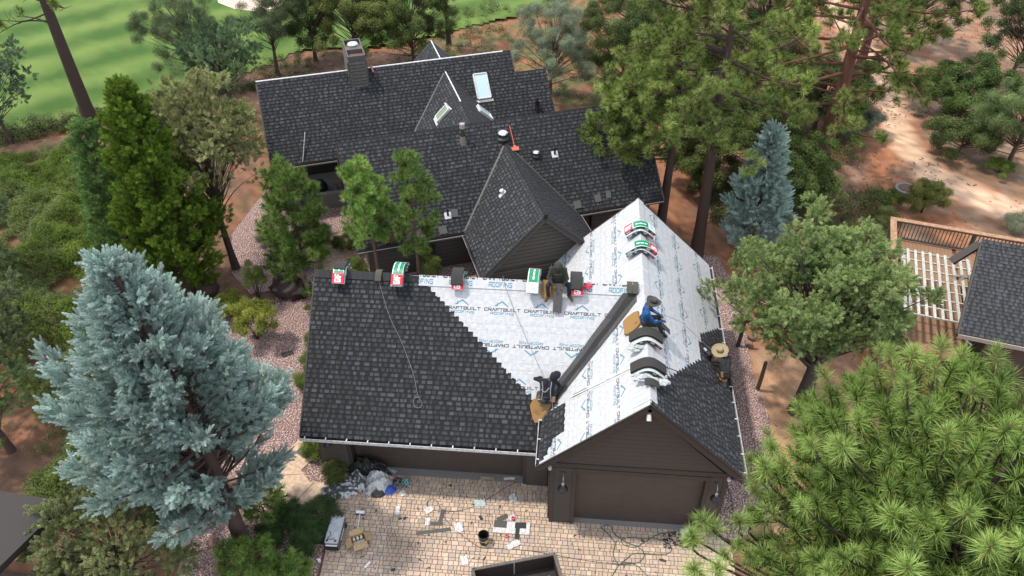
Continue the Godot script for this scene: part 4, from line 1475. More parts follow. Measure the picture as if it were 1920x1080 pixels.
# ponderosa: bare lower trunk, whorls of long limbs ending in tufts
func pine_tree(called: String, label: String, at: Vector3, opt: Dictionary, group := "") -> Node3D:
	rng.seed = opt.get("seed", 1)
	var o := thing(called, label, "pine tree", at, 0.0, group)
	var bark: Color = opt.get("bark", Color(0.247, 0.142, 0.095))
	var h: float = opt.h
	var tp := trunk_part(o, h, opt.tr, opt.get("lean", Vector3.ZERO), bark, opt.get("wig", 0.02), 14)
	var bb := MB.new()
	var xs := []
	var cs := []
	var n: int = opt.n
	var low: float = opt.low
	for i in n:
		var a := (i + rr(0.0, 1.0)) / n
		var y := lerpf(low, h * 0.985, pow(a, 0.9))
		var f := (y - low) / (h - low)
		var L: float = opt.r * (0.12 + pow(1.0 - f, opt.get("pw", 0.6)) * minf(1.0, 0.6 + f * 2.0)) * rr(0.6, 1.15)
		var az: float = i * 2.399 + rr(-0.6, 0.6)
		if opt.has("side") and rng.randf() < opt.get("sidek", 0.6):
			az = opt.side + rr(-0.9, 0.9)
		var d := Vector3(cos(az), 0, sin(az))
		var root := at_h(tp, y)
		var e := root + d * L + Vector3.UP * L * rr(-0.12, 0.32)
		var m := root + d * L * 0.5 + Vector3.UP * L * rr(-0.1, 0.1) + rdir() * L * 0.06
		var pts := smooth([root, m, e], 4)
		bb.col = bark * 0.85
		var br := 0.018 + 0.013 * L
		bb.tube(pts, [1.0, 0.9, 0.8, 0.7, 0.6, 0.5, 0.4, 0.3, 0.2].map(func(q): return q * br), 5, false)
		var dead: float = opt.get("dead", 0.0)
		var tone := rr(0.75, 1.15)
		var subs := int(2 + L * opt.get("subs", 3.0))
		for s in subs:
			var q := 1.0 - pow(rng.randf(), 1.4) * 0.65
			var p: Vector3 = pts[int(q * (pts.size() - 1))]
			var sd := (d * 0.7 + rdir() * 0.9 + Vector3.UP * 0.35).normalized()
			var sl: float = rr(0.2, 0.6) * minf(1.0, 0.4 + L * 0.35) * opt.get("subl", 1.0)
			var tip := p + sd * sl
			bb.tube([p, p.lerp(tip, 0.5) + Vector3(0, -0.03, 0), tip], [0.012, 0.01, 0.007], 4, false)
			if rng.randf() < dead * (1.0 - f):
				continue
			for k in int(opt.get("tufts", 3)):
				var td := (sd + rdir() * 0.8 + Vector3.UP * 0.55).normalized()
				xs.append(Transform3D(up_to(td, rr(0, 6), opt.get("size", 1.0) * rr(0.8, 1.15)), tip + rdir() * 0.13))
				cs.append(tint((opt.ca as Color).lerp(opt.cb, rng.randf()), tone * rr(0.85, 1.15)))
	part("branches", bb.mesh(), M.bark, o, "stuff")
	many("crown", LEAFMESH.pine, M.needle, xs, cs, o)
	return o

# the pine close to the camera: every shoot a part of its own
func near_pine() -> void:
	rng.seed = 900
	var o := thing("pine_tree", "tall bright green long needled pine nearest of all, right of the small garage door", "pine tree", Vector3(6.3, 0, 6.2))
	var tp := trunk_part(o, 11.6, 0.2, Vector3(0.1, 0, 0.4), Color(0.12, 0.08, 0.06), 0.02, 14)
	var bb := MB.new()
	bb.col = Color(0.10, 0.075, 0.06)
	var ctr := Vector3(0.15, 9.25, 0.45)
	var rad := Vector3(3.1, 2.9, 3.7)
	var made := 0
	var pts := []
	var tries := 0
	while made < 300 and tries < 30000:
		tries += 1
		var d := rdir()
		if d.y < -0.30:
			continue
		var shell := rr(0.80, 1.03)
		if made > 215:
			shell = rr(0.5, 0.8)
		var p := ctr + d * rad * shell
		if made < 14:
			p = Vector3(rr(2.5, 3.5), rr(8.6, 9.4), rr(5.9, 7.2)) - Vector3(6.3, 0, 6.2)
			d = Vector3(-0.7, 0.5, 0.3)
		var near := false
		for q in pts:
			if p.distance_to(q) < 0.36:
				near = true
				break
		if near:
			continue
		pts.append(p)
		made += 1
		var dir := (d * Vector3(0.8, 0.5, 0.8) + Vector3.UP * 0.75 + rdir() * 0.28).normalized()
		var t := MeshInstance3D.new()
		t.name = "needle_shoot"
		t.mesh = LEAFMESH.big[rng.randi() % 8]
		t.material_override = M.needle
		t.transform = Transform3D(up_to(dir, rr(0, 6), rr(0.8, 1.25)), p)
		o.add_child(t, true)
		var root := at_h(tp, clampf(p.y - 0.9 - 0.35 * Vector2(p.x - ctr.x, p.z - ctr.z).length(), 5.0, 11.3))
		var mid := root.lerp(p - dir * 0.55, 0.6) + Vector3(0, -0.15, 0)
		bb.tube(smooth([root, mid, p - dir * 0.45, p - dir * 0.1], 3), [0.04, 0.035, 0.032, 0.028, 0.025, 0.023, 0.02, 0.019, 0.018, 0.016], 6, false)
	part("branches", bb.mesh(), M.bark, o, "stuff")
	# older, darker needles deeper in the crown
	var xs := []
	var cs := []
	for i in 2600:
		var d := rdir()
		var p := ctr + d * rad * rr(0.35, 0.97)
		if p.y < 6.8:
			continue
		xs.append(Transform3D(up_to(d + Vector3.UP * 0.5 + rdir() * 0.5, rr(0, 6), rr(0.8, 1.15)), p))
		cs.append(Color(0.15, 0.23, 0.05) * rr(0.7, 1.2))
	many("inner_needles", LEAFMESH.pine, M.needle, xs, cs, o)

func bush(called: String, label: String, cat: String, x: float, z: float, r: float, h: float, leaf: String, ca: Color, cb: Color, sd: int, group := "", size := 1.0, dens := 1.0) -> Node3D:
	return clump_tree(called, label, cat, Vector3(x, 1.5 if (x > -9 and z < -9.0 and x < 4) else 0.0, z), {"seed": sd, "c": Vector3(0, h * 0.5, 0), "rad": Vector3(r, h * 0.5, r), "n": int(14 * dens * maxf(1.0, r * r * 1.6)), "cr": minf(0.32, r * 0.45), "per": 16, "leaf": leaf, "size": size, "ca": ca, "cb": cb, "br": 0.014, "floor": -0.2}, group)

func build_trees() -> void:
	make_leaves()
	near_pine()
	# big silver blue conifer
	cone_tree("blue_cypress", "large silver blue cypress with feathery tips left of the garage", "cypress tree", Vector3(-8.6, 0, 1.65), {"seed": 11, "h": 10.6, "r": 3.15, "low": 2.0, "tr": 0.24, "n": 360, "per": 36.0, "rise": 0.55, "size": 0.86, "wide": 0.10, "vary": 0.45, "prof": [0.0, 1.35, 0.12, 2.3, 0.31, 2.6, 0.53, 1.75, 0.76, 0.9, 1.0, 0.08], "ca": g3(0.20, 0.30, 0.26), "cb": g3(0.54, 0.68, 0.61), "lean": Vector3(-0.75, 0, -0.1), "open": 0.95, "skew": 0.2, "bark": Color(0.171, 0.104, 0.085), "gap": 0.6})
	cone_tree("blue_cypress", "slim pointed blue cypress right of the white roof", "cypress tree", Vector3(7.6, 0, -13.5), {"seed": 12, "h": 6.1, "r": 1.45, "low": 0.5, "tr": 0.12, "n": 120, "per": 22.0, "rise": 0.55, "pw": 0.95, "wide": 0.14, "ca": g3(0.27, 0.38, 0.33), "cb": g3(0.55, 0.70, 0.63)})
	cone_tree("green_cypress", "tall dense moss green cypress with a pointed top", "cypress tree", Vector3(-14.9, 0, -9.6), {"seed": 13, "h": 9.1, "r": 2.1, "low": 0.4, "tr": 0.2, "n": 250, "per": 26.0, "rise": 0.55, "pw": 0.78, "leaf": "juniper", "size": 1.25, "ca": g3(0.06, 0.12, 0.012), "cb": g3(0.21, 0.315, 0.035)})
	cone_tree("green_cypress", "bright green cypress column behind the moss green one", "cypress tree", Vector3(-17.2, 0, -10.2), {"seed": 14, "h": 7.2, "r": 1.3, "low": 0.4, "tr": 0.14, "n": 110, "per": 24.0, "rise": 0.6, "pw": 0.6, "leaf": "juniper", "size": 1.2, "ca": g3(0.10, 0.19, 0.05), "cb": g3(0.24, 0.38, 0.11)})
	clump_tree("olive_juniper", "tall olive grey juniper with a bare trunk behind the boulder", "juniper tree", Vector3(-13.61, 0, -11.13), {"seed": 15, "c": Vector3(0.15, 5.5, -0.3), "rad": Vector3(1.95, 2.8, 1.8), "tr": 0.16, "n": 95, "cr": 0.5, "per": 26, "leaf": "juniper", "size": 1.3, "ca": g3(0.17, 0.195, 0.065), "cb": g3(0.52, 0.52, 0.23), "twigs": 26})
	# courtyard pines
	var pa := g3(0.11, 0.21, 0.035)
	var pb := g3(0.25, 0.37, 0.09)
	pine_tree("young_pine", "bushy young pine beside the dark boulder", Vector3(-10.13, 0, -10.0), {"seed": 21, "h": 5.7, "tr": 0.08, "low": 0.7, "r": 1.35, "n": 44, "pw": 0.55, "subs": 3.6, "tufts": 3, "ca": pa * 0.9, "cb": pb * 0.8})
	pine_tree("young_pine", "light green young pine in the courtyard, left of a pair", Vector3(-6.72, 1.5, -8.55), {"seed": 22, "h": 5.3, "tr": 0.075, "low": 2.4, "r": 0.72, "n": 40, "size": 0.85, "subl": 0.6, "pw": 0.45, "subs": 3.6, "tufts": 3, "ca": pa * 1.3, "cb": pb * 1.35, "lean": Vector3(-0.25, 0, 0)})
	pine_tree("young_pine", "darker young pine in the courtyard, right of a pair", Vector3(-5.25, 1.5, -8.65), {"seed": 23, "h": 5.8, "tr": 0.075, "low": 1.9, "r": 0.66, "n": 30, "size": 0.85, "subl": 0.6, "pw": 0.5, "subs": 3.2, "tufts": 3, "ca": pa * 0.75, "cb": pb * 0.75})
	# tall ponderosas
	var qa := g3(0.12, 0.185, 0.035)
	var qb := g3(0.34, 0.42, 0.12)
	pine_tree("ponderosa_pine", "tall ponderosa with a straight dark trunk just behind the white roof", Vector3(5.44, 0, -13.49), {"seed": 31, "h": 13.5, "tr": 0.26, "low": 6.2, "r": 3.8, "n": 52, "side": 3.4, "sidek": 0.4, "pw": 0.5, "subs": 2.8, "tufts": 3, "ca": qa, "cb": qb, "dead": 0.25, "bark": Color(0.162, 0.104, 0.080)})
	pine_tree("ponderosa_pine", "ponderosa leaning over the house roof, its trunk against the eave corner", Vector3(3.95, 0, -14.0), {"seed": 32, "h": 9.0, "tr": 0.24, "low": 4.3, "r": 2.9, "n": 46, "pw": 0.45, "subs": 3.6, "tufts": 3, "ca": qa, "cb": qb * 1.05, "side": 3.4, "sidek": 0.45, "bark": Color(0.142, 0.095, 0.076)})
	pine_tree("ponderosa_pine", "red barked ponderosa beside the sandy trail", Vector3(11.42, 0, -19.1), {"seed": 33, "h": 12.5, "tr": 0.42, "low": 3.6, "r": 5.0, "n": 64, "pw": 0.45, "subs": 2.3, "tufts": 3, "ca": qa * 0.9, "cb": qb * 0.85, "dead": 0.55, "bark": Color(0.323, 0.142, 0.085)})
	pine_tree("ponderosa_pine", "bare leaning ponderosa trunk before the golf fairway", Vector3(-24.93, 0, -21.74), {"seed": 34, "h": 15.0, "tr": 0.36, "low": 5.6, "r": 3.4, "n": 34, "pw": 0.5, "subs": 2.0, "tufts": 3, "ca": qa * 0.9, "cb": qb * 0.8, "dead": 0.8, "side": 3.1, "sidek": 0.5, "bark": Color(0.12, 0.08, 0.062)})
	pine_tree("ponderosa_pine", "thin dark pine trunk at the far edge of the fairway", Vector3(-8.1, 0, -34.5), {"seed": 35, "h": 9.0, "tr": 0.16, "low": 5.0, "r": 2.2, "n": 22, "ca": qa, "cb": qb, "bark": Color(0.114, 0.085, 0.076)})
	pine_tree("ponderosa_pine", "ponderosa with hanging boughs over the start of the trail", Vector3(16.0, 0, -30.5), {"seed": 36, "h": 9.5, "tr": 0.3, "low": 3.0, "r": 3.8, "n": 44, "pw": 0.4, "subs": 2.4, "tufts": 3, "ca": qa * 0.9, "cb": qb * 0.9, "dead": 0.4, "bark": Color(0.285, 0.142, 0.095)})
	# juniper right of the garage
	clump_tree("juniper", "broad bright green juniper with a twisted trunk right of the garage", "juniper tree", Vector3(8.24, 0, -5.06), {"seed": 41, "c": Vector3(0.0, 4.0, -0.7), "rad": Vector3(2.85, 2.35, 2.8), "tr": 0.3, "n": 185, "cr": 0.46, "per": 36, "lump": 0.9, "leaf": "juniper", "size": 1.15, "ca": g3(0.11, 0.175, 0.05), "cb": g3(0.38, 0.47, 0.18), "twigs": 70, "bark": Color(0.142, 0.114, 0.095), "br": 0.05})
	# far and left trees
	var ga := g3(0.09, 0.125, 0.055)
	var gb := g3(0.20, 0.26, 0.12)
	var T := [
		["grey_juniper", "soft grey green juniper at the fairway edge, taller of two", -21.3, -27.4, Vector3(0, 3.0, 0), Vector3(2.5, 2.7, 2.3), 60, "fine", ga * 0.9, gb * 0.8],
		["green_juniper", "light green juniper before the fairway, above the left roof corner", -18.7, -25.0, Vector3(0, 2.7, 0), Vector3(2.2, 2.4, 2.1), 62, "juniper", g3(0.09, 0.15, 0.07), g3(0.24, 0.36, 0.17)],
		["scrub_oak", "sparse twiggy grey tree in front of the sand bunker", -17.6, -29.6, Vector3(0, 2.6, 0), Vector3(1.9, 2.5, 1.7), 26, "fine", ga * 0.7, gb * 0.6],
		["dark_oak", "dark green tree beside the yellowish oaks", -15.9, -31.6, Vector3(0, 2.6, 0), Vector3(1.5, 2.5, 1.5), 30, "oak", g3(0.035, 0.06, 0.02), g3(0.09, 0.14, 0.04)],
		["oak_tree", "yellow green oak behind the chimney", -13.2, -31.0, Vector3(0, 3.0, 0), Vector3(2.6, 2.9, 2.4), 62, "oak", g3(0.06, 0.085, 0.02), g3(0.19, 0.215, 0.06)],
		["oak_tree", "olive oak behind the little rear gable", -9.6, -30.5, Vector3(0, 3.0, 0), Vector3(2.7, 2.9, 2.4), 62, "oak", g3(0.05, 0.075, 0.02), g3(0.15, 0.185, 0.05)],
		["silver_tree", "pale silver olive tree behind the right end of the far roof", -1.3, -26.9, Vector3(0, 3.3, 0), Vector3(2.3, 2.4, 2.2), 50, "fine", g3(0.12, 0.15, 0.09), g3(0.34, 0.40, 0.26)],
		["scrub_oak", "dim green tree between the silver tree and the tall pines", 2.6, -27.5, Vector3(0, 2.8, 0), Vector3(2.5, 2.7, 2.2), 44, "oak", g3(0.045, 0.07, 0.02), g3(0.12, 0.16, 0.045)],
		["far_juniper", "blue green juniper at the left edge of the picture under the pine limbs", -29.0, -20.6, Vector3(-0.4, 3.1, 0), Vector3(2.6, 2.6, 2.3), 60, "juniper", g3(0.065, 0.10, 0.06), g3(0.19, 0.27, 0.16)],
		["scrub_juniper", "grey green juniper clump left of the moss green cypress", -22.6, -9.4, Vector3(-0.4, 2.6, 0), Vector3(1.6, 2.3, 1.6), 40, "juniper", g3(0.10, 0.14, 0.06), g3(0.28, 0.33, 0.16)],
		["scrub_juniper", "juniper with bare grey twigs at the left edge, beside the blue cypress", -19.5, -4.7, Vector3(-0.6, 2.3, 0), Vector3(1.7, 2.0, 1.6), 44, "juniper", g3(0.10, 0.14, 0.065), g3(0.27, 0.31, 0.15)],
		["scrub_juniper", "fresh green juniper at the left edge, lower of the row", -17.6, -1.3, Vector3(-0.5, 2.4, 0), Vector3(1.6, 2.2, 1.7), 46, "juniper", g3(0.085, 0.14, 0.05), g3(0.23, 0.32, 0.12)],
		["yellow_juniper", "yellowish juniper with grey branches in front of the corner roof", -11.2, 3.2, Vector3(0, 2.0, 0), Vector3(2.3, 1.8, 2.0), 70, "juniper", g3(0.11, 0.135, 0.05), g3(0.32, 0.36, 0.15)],
		["round_pine", "rounded light green pine at the right edge above the deck", 21.0, -21.5, Vector3(0, 2.8, 0), Vector3(1.9, 2.2, 1.8), 54, "fine", g3(0.09, 0.14, 0.05), g3(0.24, 0.32, 0.12)],
		["oak_tree", "dark leaved tree at the far right beyond the trail", 24.8, -31.4, Vector3(0, 3.0, 0), Vector3(2.4, 2.5, 2.2), 50, "oak", g3(0.05, 0.08, 0.03), g3(0.15, 0.19, 0.07)],
		["scrub_oak", "deep green scrub oak right of the trail bend", 20.2, -26.2, Vector3(0, 1.7, 0), Vector3(2.6, 1.6, 2.2), 58, "oak", g3(0.04, 0.075, 0.02), g3(0.12, 0.175, 0.045)],
		["scrub_oak", "low green scrub oak before the rounded pine", 19.2, -22.9, Vector3(0, 1.0, 0), Vector3(1.6, 1.0, 1.3), 30, "oak", g3(0.06, 0.09, 0.03), g3(0.16, 0.205, 0.06)],
		["scrub_oak", "shady oak thicket left of the red barked ponderosa", 8.6, -20.2, Vector3(0, 2.3, 0), Vector3(2.3, 2.2, 2.0), 54, "oak", g3(0.05, 0.08, 0.02), g3(0.14, 0.18, 0.05)],
		["scrub_oak", "green oak behind the slim blue cypress", 9.7, -16.7, Vector3(0, 1.9, 0), Vector3(1.7, 1.8, 1.6), 42, "oak", g3(0.06, 0.10, 0.025), g3(0.16, 0.22, 0.06)],
		["scrub_oak", "oak scrub between the two straight pine trunks", 6.3, -19.0, Vector3(0, 2.0, 0), Vector3(1.9, 2.0, 1.8), 46, "oak", g3(0.06, 0.09, 0.025), g3(0.16, 0.20, 0.055)],
		["scrub_oak", "dim oak behind the red barked ponderosa", 12.5, -24.6, Vector3(0, 2.2, 0), Vector3(2.4, 2.1, 2.1), 52, "oak", g3(0.045, 0.07, 0.025), g3(0.125, 0.16, 0.05)],
		["scrub_oak", "oak in the shade of the tallest pine", 8.6, -26.5, Vector3(0, 2.4, 0), Vector3(2.6, 2.3, 2.2), 54, "oak", g3(0.05, 0.075, 0.02), g3(0.14, 0.17, 0.05)],
		["sage_bush", "grey sage bush against the foot of the trail oak", 14.3, -24.0, Vector3(0, 0.9, 0), Vector3(1.2, 0.9, 1.0), 26, "fine", g3(0.13, 0.15, 0.10), g3(0.28, 0.31, 0.22)],
		["manzanita", "branching manzanita in front of the deck rail", 15.9, -17.6, Vector3(0, 0.8, 0), Vector3(0.95, 0.65, 0.8), 20, "manz", g3(0.07, 0.09, 0.02), g3(0.19, 0.20, 0.05)],
		["oak_tree", "oak at the top right behind the pine boughs", 20.5, -36.0, Vector3(0, 2.8, 0), Vector3(2.8, 2.6, 2.3), 50, "oak", g3(0.05, 0.08, 0.025), g3(0.15, 0.18, 0.06)],
		["oak_tree", "far oak at the top between pine and trail", 11.0, -33.5, Vector3(0, 3.0, 0), Vector3(3.0, 2.8, 2.4), 56, "oak", g3(0.05, 0.08, 0.025), g3(0.14, 0.17, 0.055)],
		["oak_tree", "far oak in the gap behind the silver tree", 3.8, -34.0, Vector3(0, 2.6, 0), Vector3(2.8, 2.5, 2.3), 48, "oak", g3(0.06, 0.09, 0.03), g3(0.16, 0.2, 0.07)],
	]
	for i in T.size():
		var q: Array = T[i]
		clump_tree(q[0], q[1], "bush" if (q[4] as Vector3).y < 1.3 else "tree", Vector3(q[2], 0, q[3]), {"seed": 100 + i, "c": q[4], "rad": q[5], "tr": 0.05 if (q[4] as Vector3).y < 1.3 else 0.13, "n": int(q[6] * 1.5), "cr": minf(0.42, (q[5] as Vector3).y * 0.36), "per": 19, "leaf": q[7], "size": 1.15, "ca": q[8], "cb": q[9], "twigs": 26, "floor": -0.55})
	# shrubs by the drive and the walls
	var dk := g3(0.025, 0.055, 0.016)
	var dl := g3(0.07, 0.12, 0.035)
	var S := [
		["clipped_shrub", "clipped round shrub at the left corner of the garage", -7.62, -1.85, 0.30, 0.62, "manz", g3(0.07, 0.11, 0.02), g3(0.2, 0.24, 0.06)],
		["clipped_shrub", "square dark shrub between garage wall and silver tarp", -6.75, -1.0, 0.36, 0.66, "manz", g3(0.045, 0.065, 0.018), g3(0.13, 0.15, 0.04)],
		["dwarf_pine", "dark dwarf pine beside the walk, nearest the concrete", -6.78, 0.52, 0.50, 0.75, "fine", dk, dl],
		["dwarf_pine", "dark dwarf pine left of the cooler", -6.85, 1.50, 0.42, 0.70, "fine", dk, dl],
		["dwarf_pine", "low dwarf pine in the middle of the shrub bed", -7.60, 0.62, 0.42, 0.6, "fine", dk * 1.2, dl],
		["dwarf_pine", "small shrub behind the blue cypress trunk", -8.1, 1.35, 0.34, 0.5, "fine", dk, dl],
		["green_shrub", "shrub peeping past the garage eave, highest of the row", -9.35, -8.6, 0.35, 0.55, "manz", g3(0.05, 0.08, 0.02), g3(0.15, 0.2, 0.04)],
		["green_shrub", "second green shrub along the garage side", -8.95, -6.9, 0.32, 0.55, "manz", g3(0.06, 0.1, 0.02), g3(0.17, 0.22, 0.05)],
		["green_shrub", "bright green shrub with finger like shoots along the garage side", -8.75, -5.75, 0.42, 0.7, "fine", g3(0.07, 0.12, 0.02), g3(0.2, 0.26, 0.06)],
		["green_shrub", "bright green shrub nearest the blue cypress on the garage side", -8.65, -4.9, 0.38, 0.6, "fine", g3(0.07, 0.12, 0.02), g3(0.2, 0.26, 0.06)],
		["topiary_ball", "round clipped shrub in the courtyard seen over the ridge", -4.93, -9.15, 0.40, 1.0, "manz", g3(0.07, 0.1, 0.02), g3(0.19, 0.23, 0.06)],
		["green_shrub", "shrub beside the courtyard walk", -7.8, -9.3, 0.4, 0.7, "manz", g3(0.06, 0.09, 0.02), g3(0.18, 0.22, 0.05)],
		["green_shrub", "larger shrub at the house corner by the courtyard pines", -8.45, -10.8, 0.5, 0.9, "manz", g3(0.05, 0.08, 0.02), g3(0.16, 0.19, 0.04)],
		["yellow_shrub", "yellow green shrub in the pink gravel left of the garage", -11.2, -6.95, 0.72, 1.9, "oak", g3(0.12, 0.15, 0.02), g3(0.34, 0.36, 0.06)],
		["yellow_shrub", "yellow shrub between the blue cypress and the boulder", -12.6, -8.1, 0.5, 1.2, "oak", g3(0.12, 0.15, 0.02), g3(0.30, 0.33, 0.06)],
		["sapling", "thin sapling beside the dark boulder", -11.9, -9.2, 0.4, 1.9, "manz", g3(0.11, 0.14, 0.03), g3(0.25, 0.28, 0.07)],
		["low_bush", "small round bush near the utility cover, left", 14.5, -18.1, 0.5, 0.55, "manz", g3(0.06, 0.09, 0.02), g3(0.15, 0.18, 0.04)],
		["low_bush", "bright small bush at the right side of the trail", 20.5, -21.1, 0.6, 0.7, "manz", g3(0.07, 0.12, 0.02), g3(0.17, 0.24, 0.05)],
		["sage_bush", "grey sage at the right edge above the neighbour roof", 19.6, -16.2, 0.75, 0.8, "fine", g3(0.13, 0.16, 0.10), g3(0.27, 0.31, 0.2)],
		["low_bush", "dusty bush between juniper and trail, upper", 13.9, -16.6, 0.6, 0.5, "manz", g3(0.08, 0.1, 0.03), g3(0.18, 0.2, 0.07)],
		["low_bush", "dusty bush between juniper and trail, lower", 13.1, -15.3, 0.6, 0.55, "manz", g3(0.08, 0.1, 0.03), g3(0.18, 0.2, 0.07)],
		["low_bush", "dark bush under the left edge of the red barked ponderosa", 10.3, -18.3, 0.8, 1.1, "oak", g3(0.05, 0.09, 0.02), g3(0.14, 0.19, 0.05)],
		["grey_brush", "dry grey brush on the pale gravel beyond the young pine", -11.6, -13.9, 0.6, 0.7, "fine", g3(0.17, 0.17, 0.12), g3(0.33, 0.32, 0.24)],
		["grey_brush", "dry grey brush nearer the olive grey juniper", -12.7, -13.0, 0.5, 0.6, "fine", g3(0.16, 0.15, 0.10), g3(0.30, 0.28, 0.2)],
		["grey_brush", "tall dry brush below the far left roof corner", -13.4, -19.0, 0.9, 1.2, "fine", g3(0.14, 0.14, 0.08), g3(0.30, 0.29, 0.18)],
		["grey_brush", "green brush on the bank left of the far roof", -14.6, -21.5, 1.1, 1.3, "oak", g3(0.07, 0.1, 0.03), g3(0.2, 0.24, 0.08)],
		["grey_brush", "greenish brush by the left end of the porch", -10.9, -15.4, 0.6, 0.8, "manz", g3(0.08, 0.1, 0.03), g3(0.2, 0.23, 0.08)],
		["fern_bush", "low bush under the blue cypress, bright yellow green", -11.6, -0.2, 1.1, 0.9, "oak", g3(0.08, 0.11, 0.015), g3(0.23, 0.27, 0.04)],
	]
	for i in S.size():
		var q: Array = S[i]
		bush(q[0], q[1], "sapling" if q[0] == "sapling" else "shrub", q[2], q[3], q[4], q[5], q[6], q[7], q[8], 200 + i, "", 0.75, 1.6)
	# long needled pine seedlings by the drive
	for q in [[-8.45, 0.55, 1.5, "feathery pine seedling above the dwarf pines"], [-7.85, 2.35, 1.3, "bright green pine seedling at the lower edge by the drive"], [-8.5, 2.6, 1.4, "dim pine seedling at the foot of the blue cypress"], [-6.95, 2.6, 0.9, "small bright pine seedling near the cooler"]]:
		pine_tree("pine_seedling", q[3], Vector3(q[0], 0, q[1]), {"seed": 300 + int(q[2] * 10), "h": q[2], "tr": 0.02, "low": 0.15, "r": 0.5, "n": 14, "subs": 3.0, "tufts": 2, "ca": pa * 0.9, "cb": pb * 0.9, "size": 0.9})
	# manzanita thicket, one green mass left of the cypresses
	rng.seed = 400
	var xs := []
	var cs := []
	var poly := pv([-31, -19, -24.5, -19.5, -19.5, -18.5, -17.2, -13.5, -17.5, -10, -15.6, -7.0, -13.8, -4.8, -14.5, -2.4, -12.8, -0.5, -12.6, 1.6, -15.2, 1.4, -17.5, -2.8, -20.5, -6, -25, -8, -34, -9])
	var nz := FastNoiseLite.new()
	nz.seed = 4
	nz.frequency = 0.28
	var made := 0
	while made < 21000:
		var p := Vector2(rr(-34, -12), rr(-20, 2))
		if not Geometry2D.is_point_in_polygon(p, poly):
			continue
		made += 1
		var a := nz.get_noise_2d(p.x, p.y)
		if a < (-0.2 if p.y < -6 else -0.10) - 0.15 * rng.randf():
			continue
		var hh := (0.15 + 1.5 * (a + 0.22)) * pow(rng.randf(), 0.35)
		xs.append(Transform3D(up_to(Vector3.UP + rdir() * 0.5, rr(0, 6), rr(0.9, 1.6)), Vector3(p.x, hh, p.y)))
		var cc := g3(0.07, 0.115, 0.015).lerp(g3(0.225, 0.31, 0.045), clampf(rng.randf() * 0.7 + 0.5 * nz.get_noise_2d(p.x * 2 + 9, p.y * 2), 0, 1))
		var hue := nz.get_noise_2d(p.x * 0.6 + 70, p.y * 0.6)
		cc = cc.lerp(g3(0.16, 0.17, 0.10), clampf(hue * 1.4, 0, 0.4)).lerp(g3(0.05, 0.09, 0.02), clampf(-hue * 1.6, 0, 0.6))
		if p.y > -5:
			cc = cc.lerp(g3(0.10, 0.105, 0.05), 0.4)
		cs.append(cc)
	tag(many("manzanita_thicket", LEAFMESH.manz, M.leaf, xs, cs), "low green manzanita thicket covering the slope left of the cypresses")
	# understory behind the right hand pines and along the fairway
	xs = []
	cs = []
	for i in 5200:
		var p := Vector2(rr(5.5, 14.5), rr(-40, -15.5))
		if i % 3 == 0:
			p = Vector2(rr(-20, 6), rr(-41, -26.5))
		if i % 7 == 0:
			var k := rng.randf()
			p = Vector2(lerpf(-31, -18, k), lerpf(-20.5, -29.5, k)) + Vector2(rr(-1, 1), rr(0, 1.5))
		if p.x < -10 and p.y < -33.5:
			continue
		var a := nz.get_noise_2d(p.x * 0.8, p.y * 0.8)
		if a < -0.05:
			continue
		xs.append(Transform3D(up_to(Vector3.UP + rdir() * 0.6, rr(0, 6), rr(0.9, 1.7)), Vector3(p.x, rr(0.05, 0.25 + 1.2 * a), p.y)))
		cs.append(g3(0.05, 0.07, 0.025).lerp(g3(0.17, 0.20, 0.07), rng.randf()))
	tag(many("undergrowth", LEAFMESH.oak, M.leaf, xs, cs), "loose undergrowth on the forest floor behind the houses")
	# dry grass along the trail and on the bare earth
	xs = []
	cs = []
	for i in 7000:
		var p := Vector2(rr(10.5, 34), rr(-44, -14))
		if i % 4 == 0:
			p = Vector2(rr(-30, -13), rr(-22, 3))
		var a := nz.get_noise_2d(p.x * 1.3 + 50, p.y * 1.3)
		if a < 0.02 or absf(p.x - 17.3) < 1.0 and p.y < -20.5:
			continue
		if p.x > 17.5 and p.y > -21 and p.y > -18.8 + (p.x - 19.4) * 0.55 - 1.4 and p.y < -18.8 + (p.x - 19.4) * 0.55 + 1.6:
			continue
		xs.append(Transform3D(up_to(Vector3.UP + rdir() * 0.3, rr(0, 6), rr(0.3, 0.75)).scaled_local(Vector3(1, 0.45, 1)), Vector3(p.x, 0.03, p.y)))
		cs.append(g3(0.16, 0.13, 0.07).lerp(g3(0.36, 0.31, 0.20), rng.randf()) * rr(0.7, 1.1))
	tag(many("dry_grass", LEAFMESH.fine, M.leaf, xs, cs), "dry grass and low weeds scattered beside the trail")

# ---------------------------------------------------------------- roofing materials
func arc(u: float, off: float) -> Vector3:
	var x := u * 0.74
	var r := 0.13
	var y := -(sqrt(x * x * 0.9 + r * r) - r)
	var sl := -x * 0.9 / sqrt(x * x * 0.9 + r * r)
	var nn := Vector2(-sl, 1.0).normalized()
	return Vector3(x + nn.x * off, y + nn.y * off, 0)

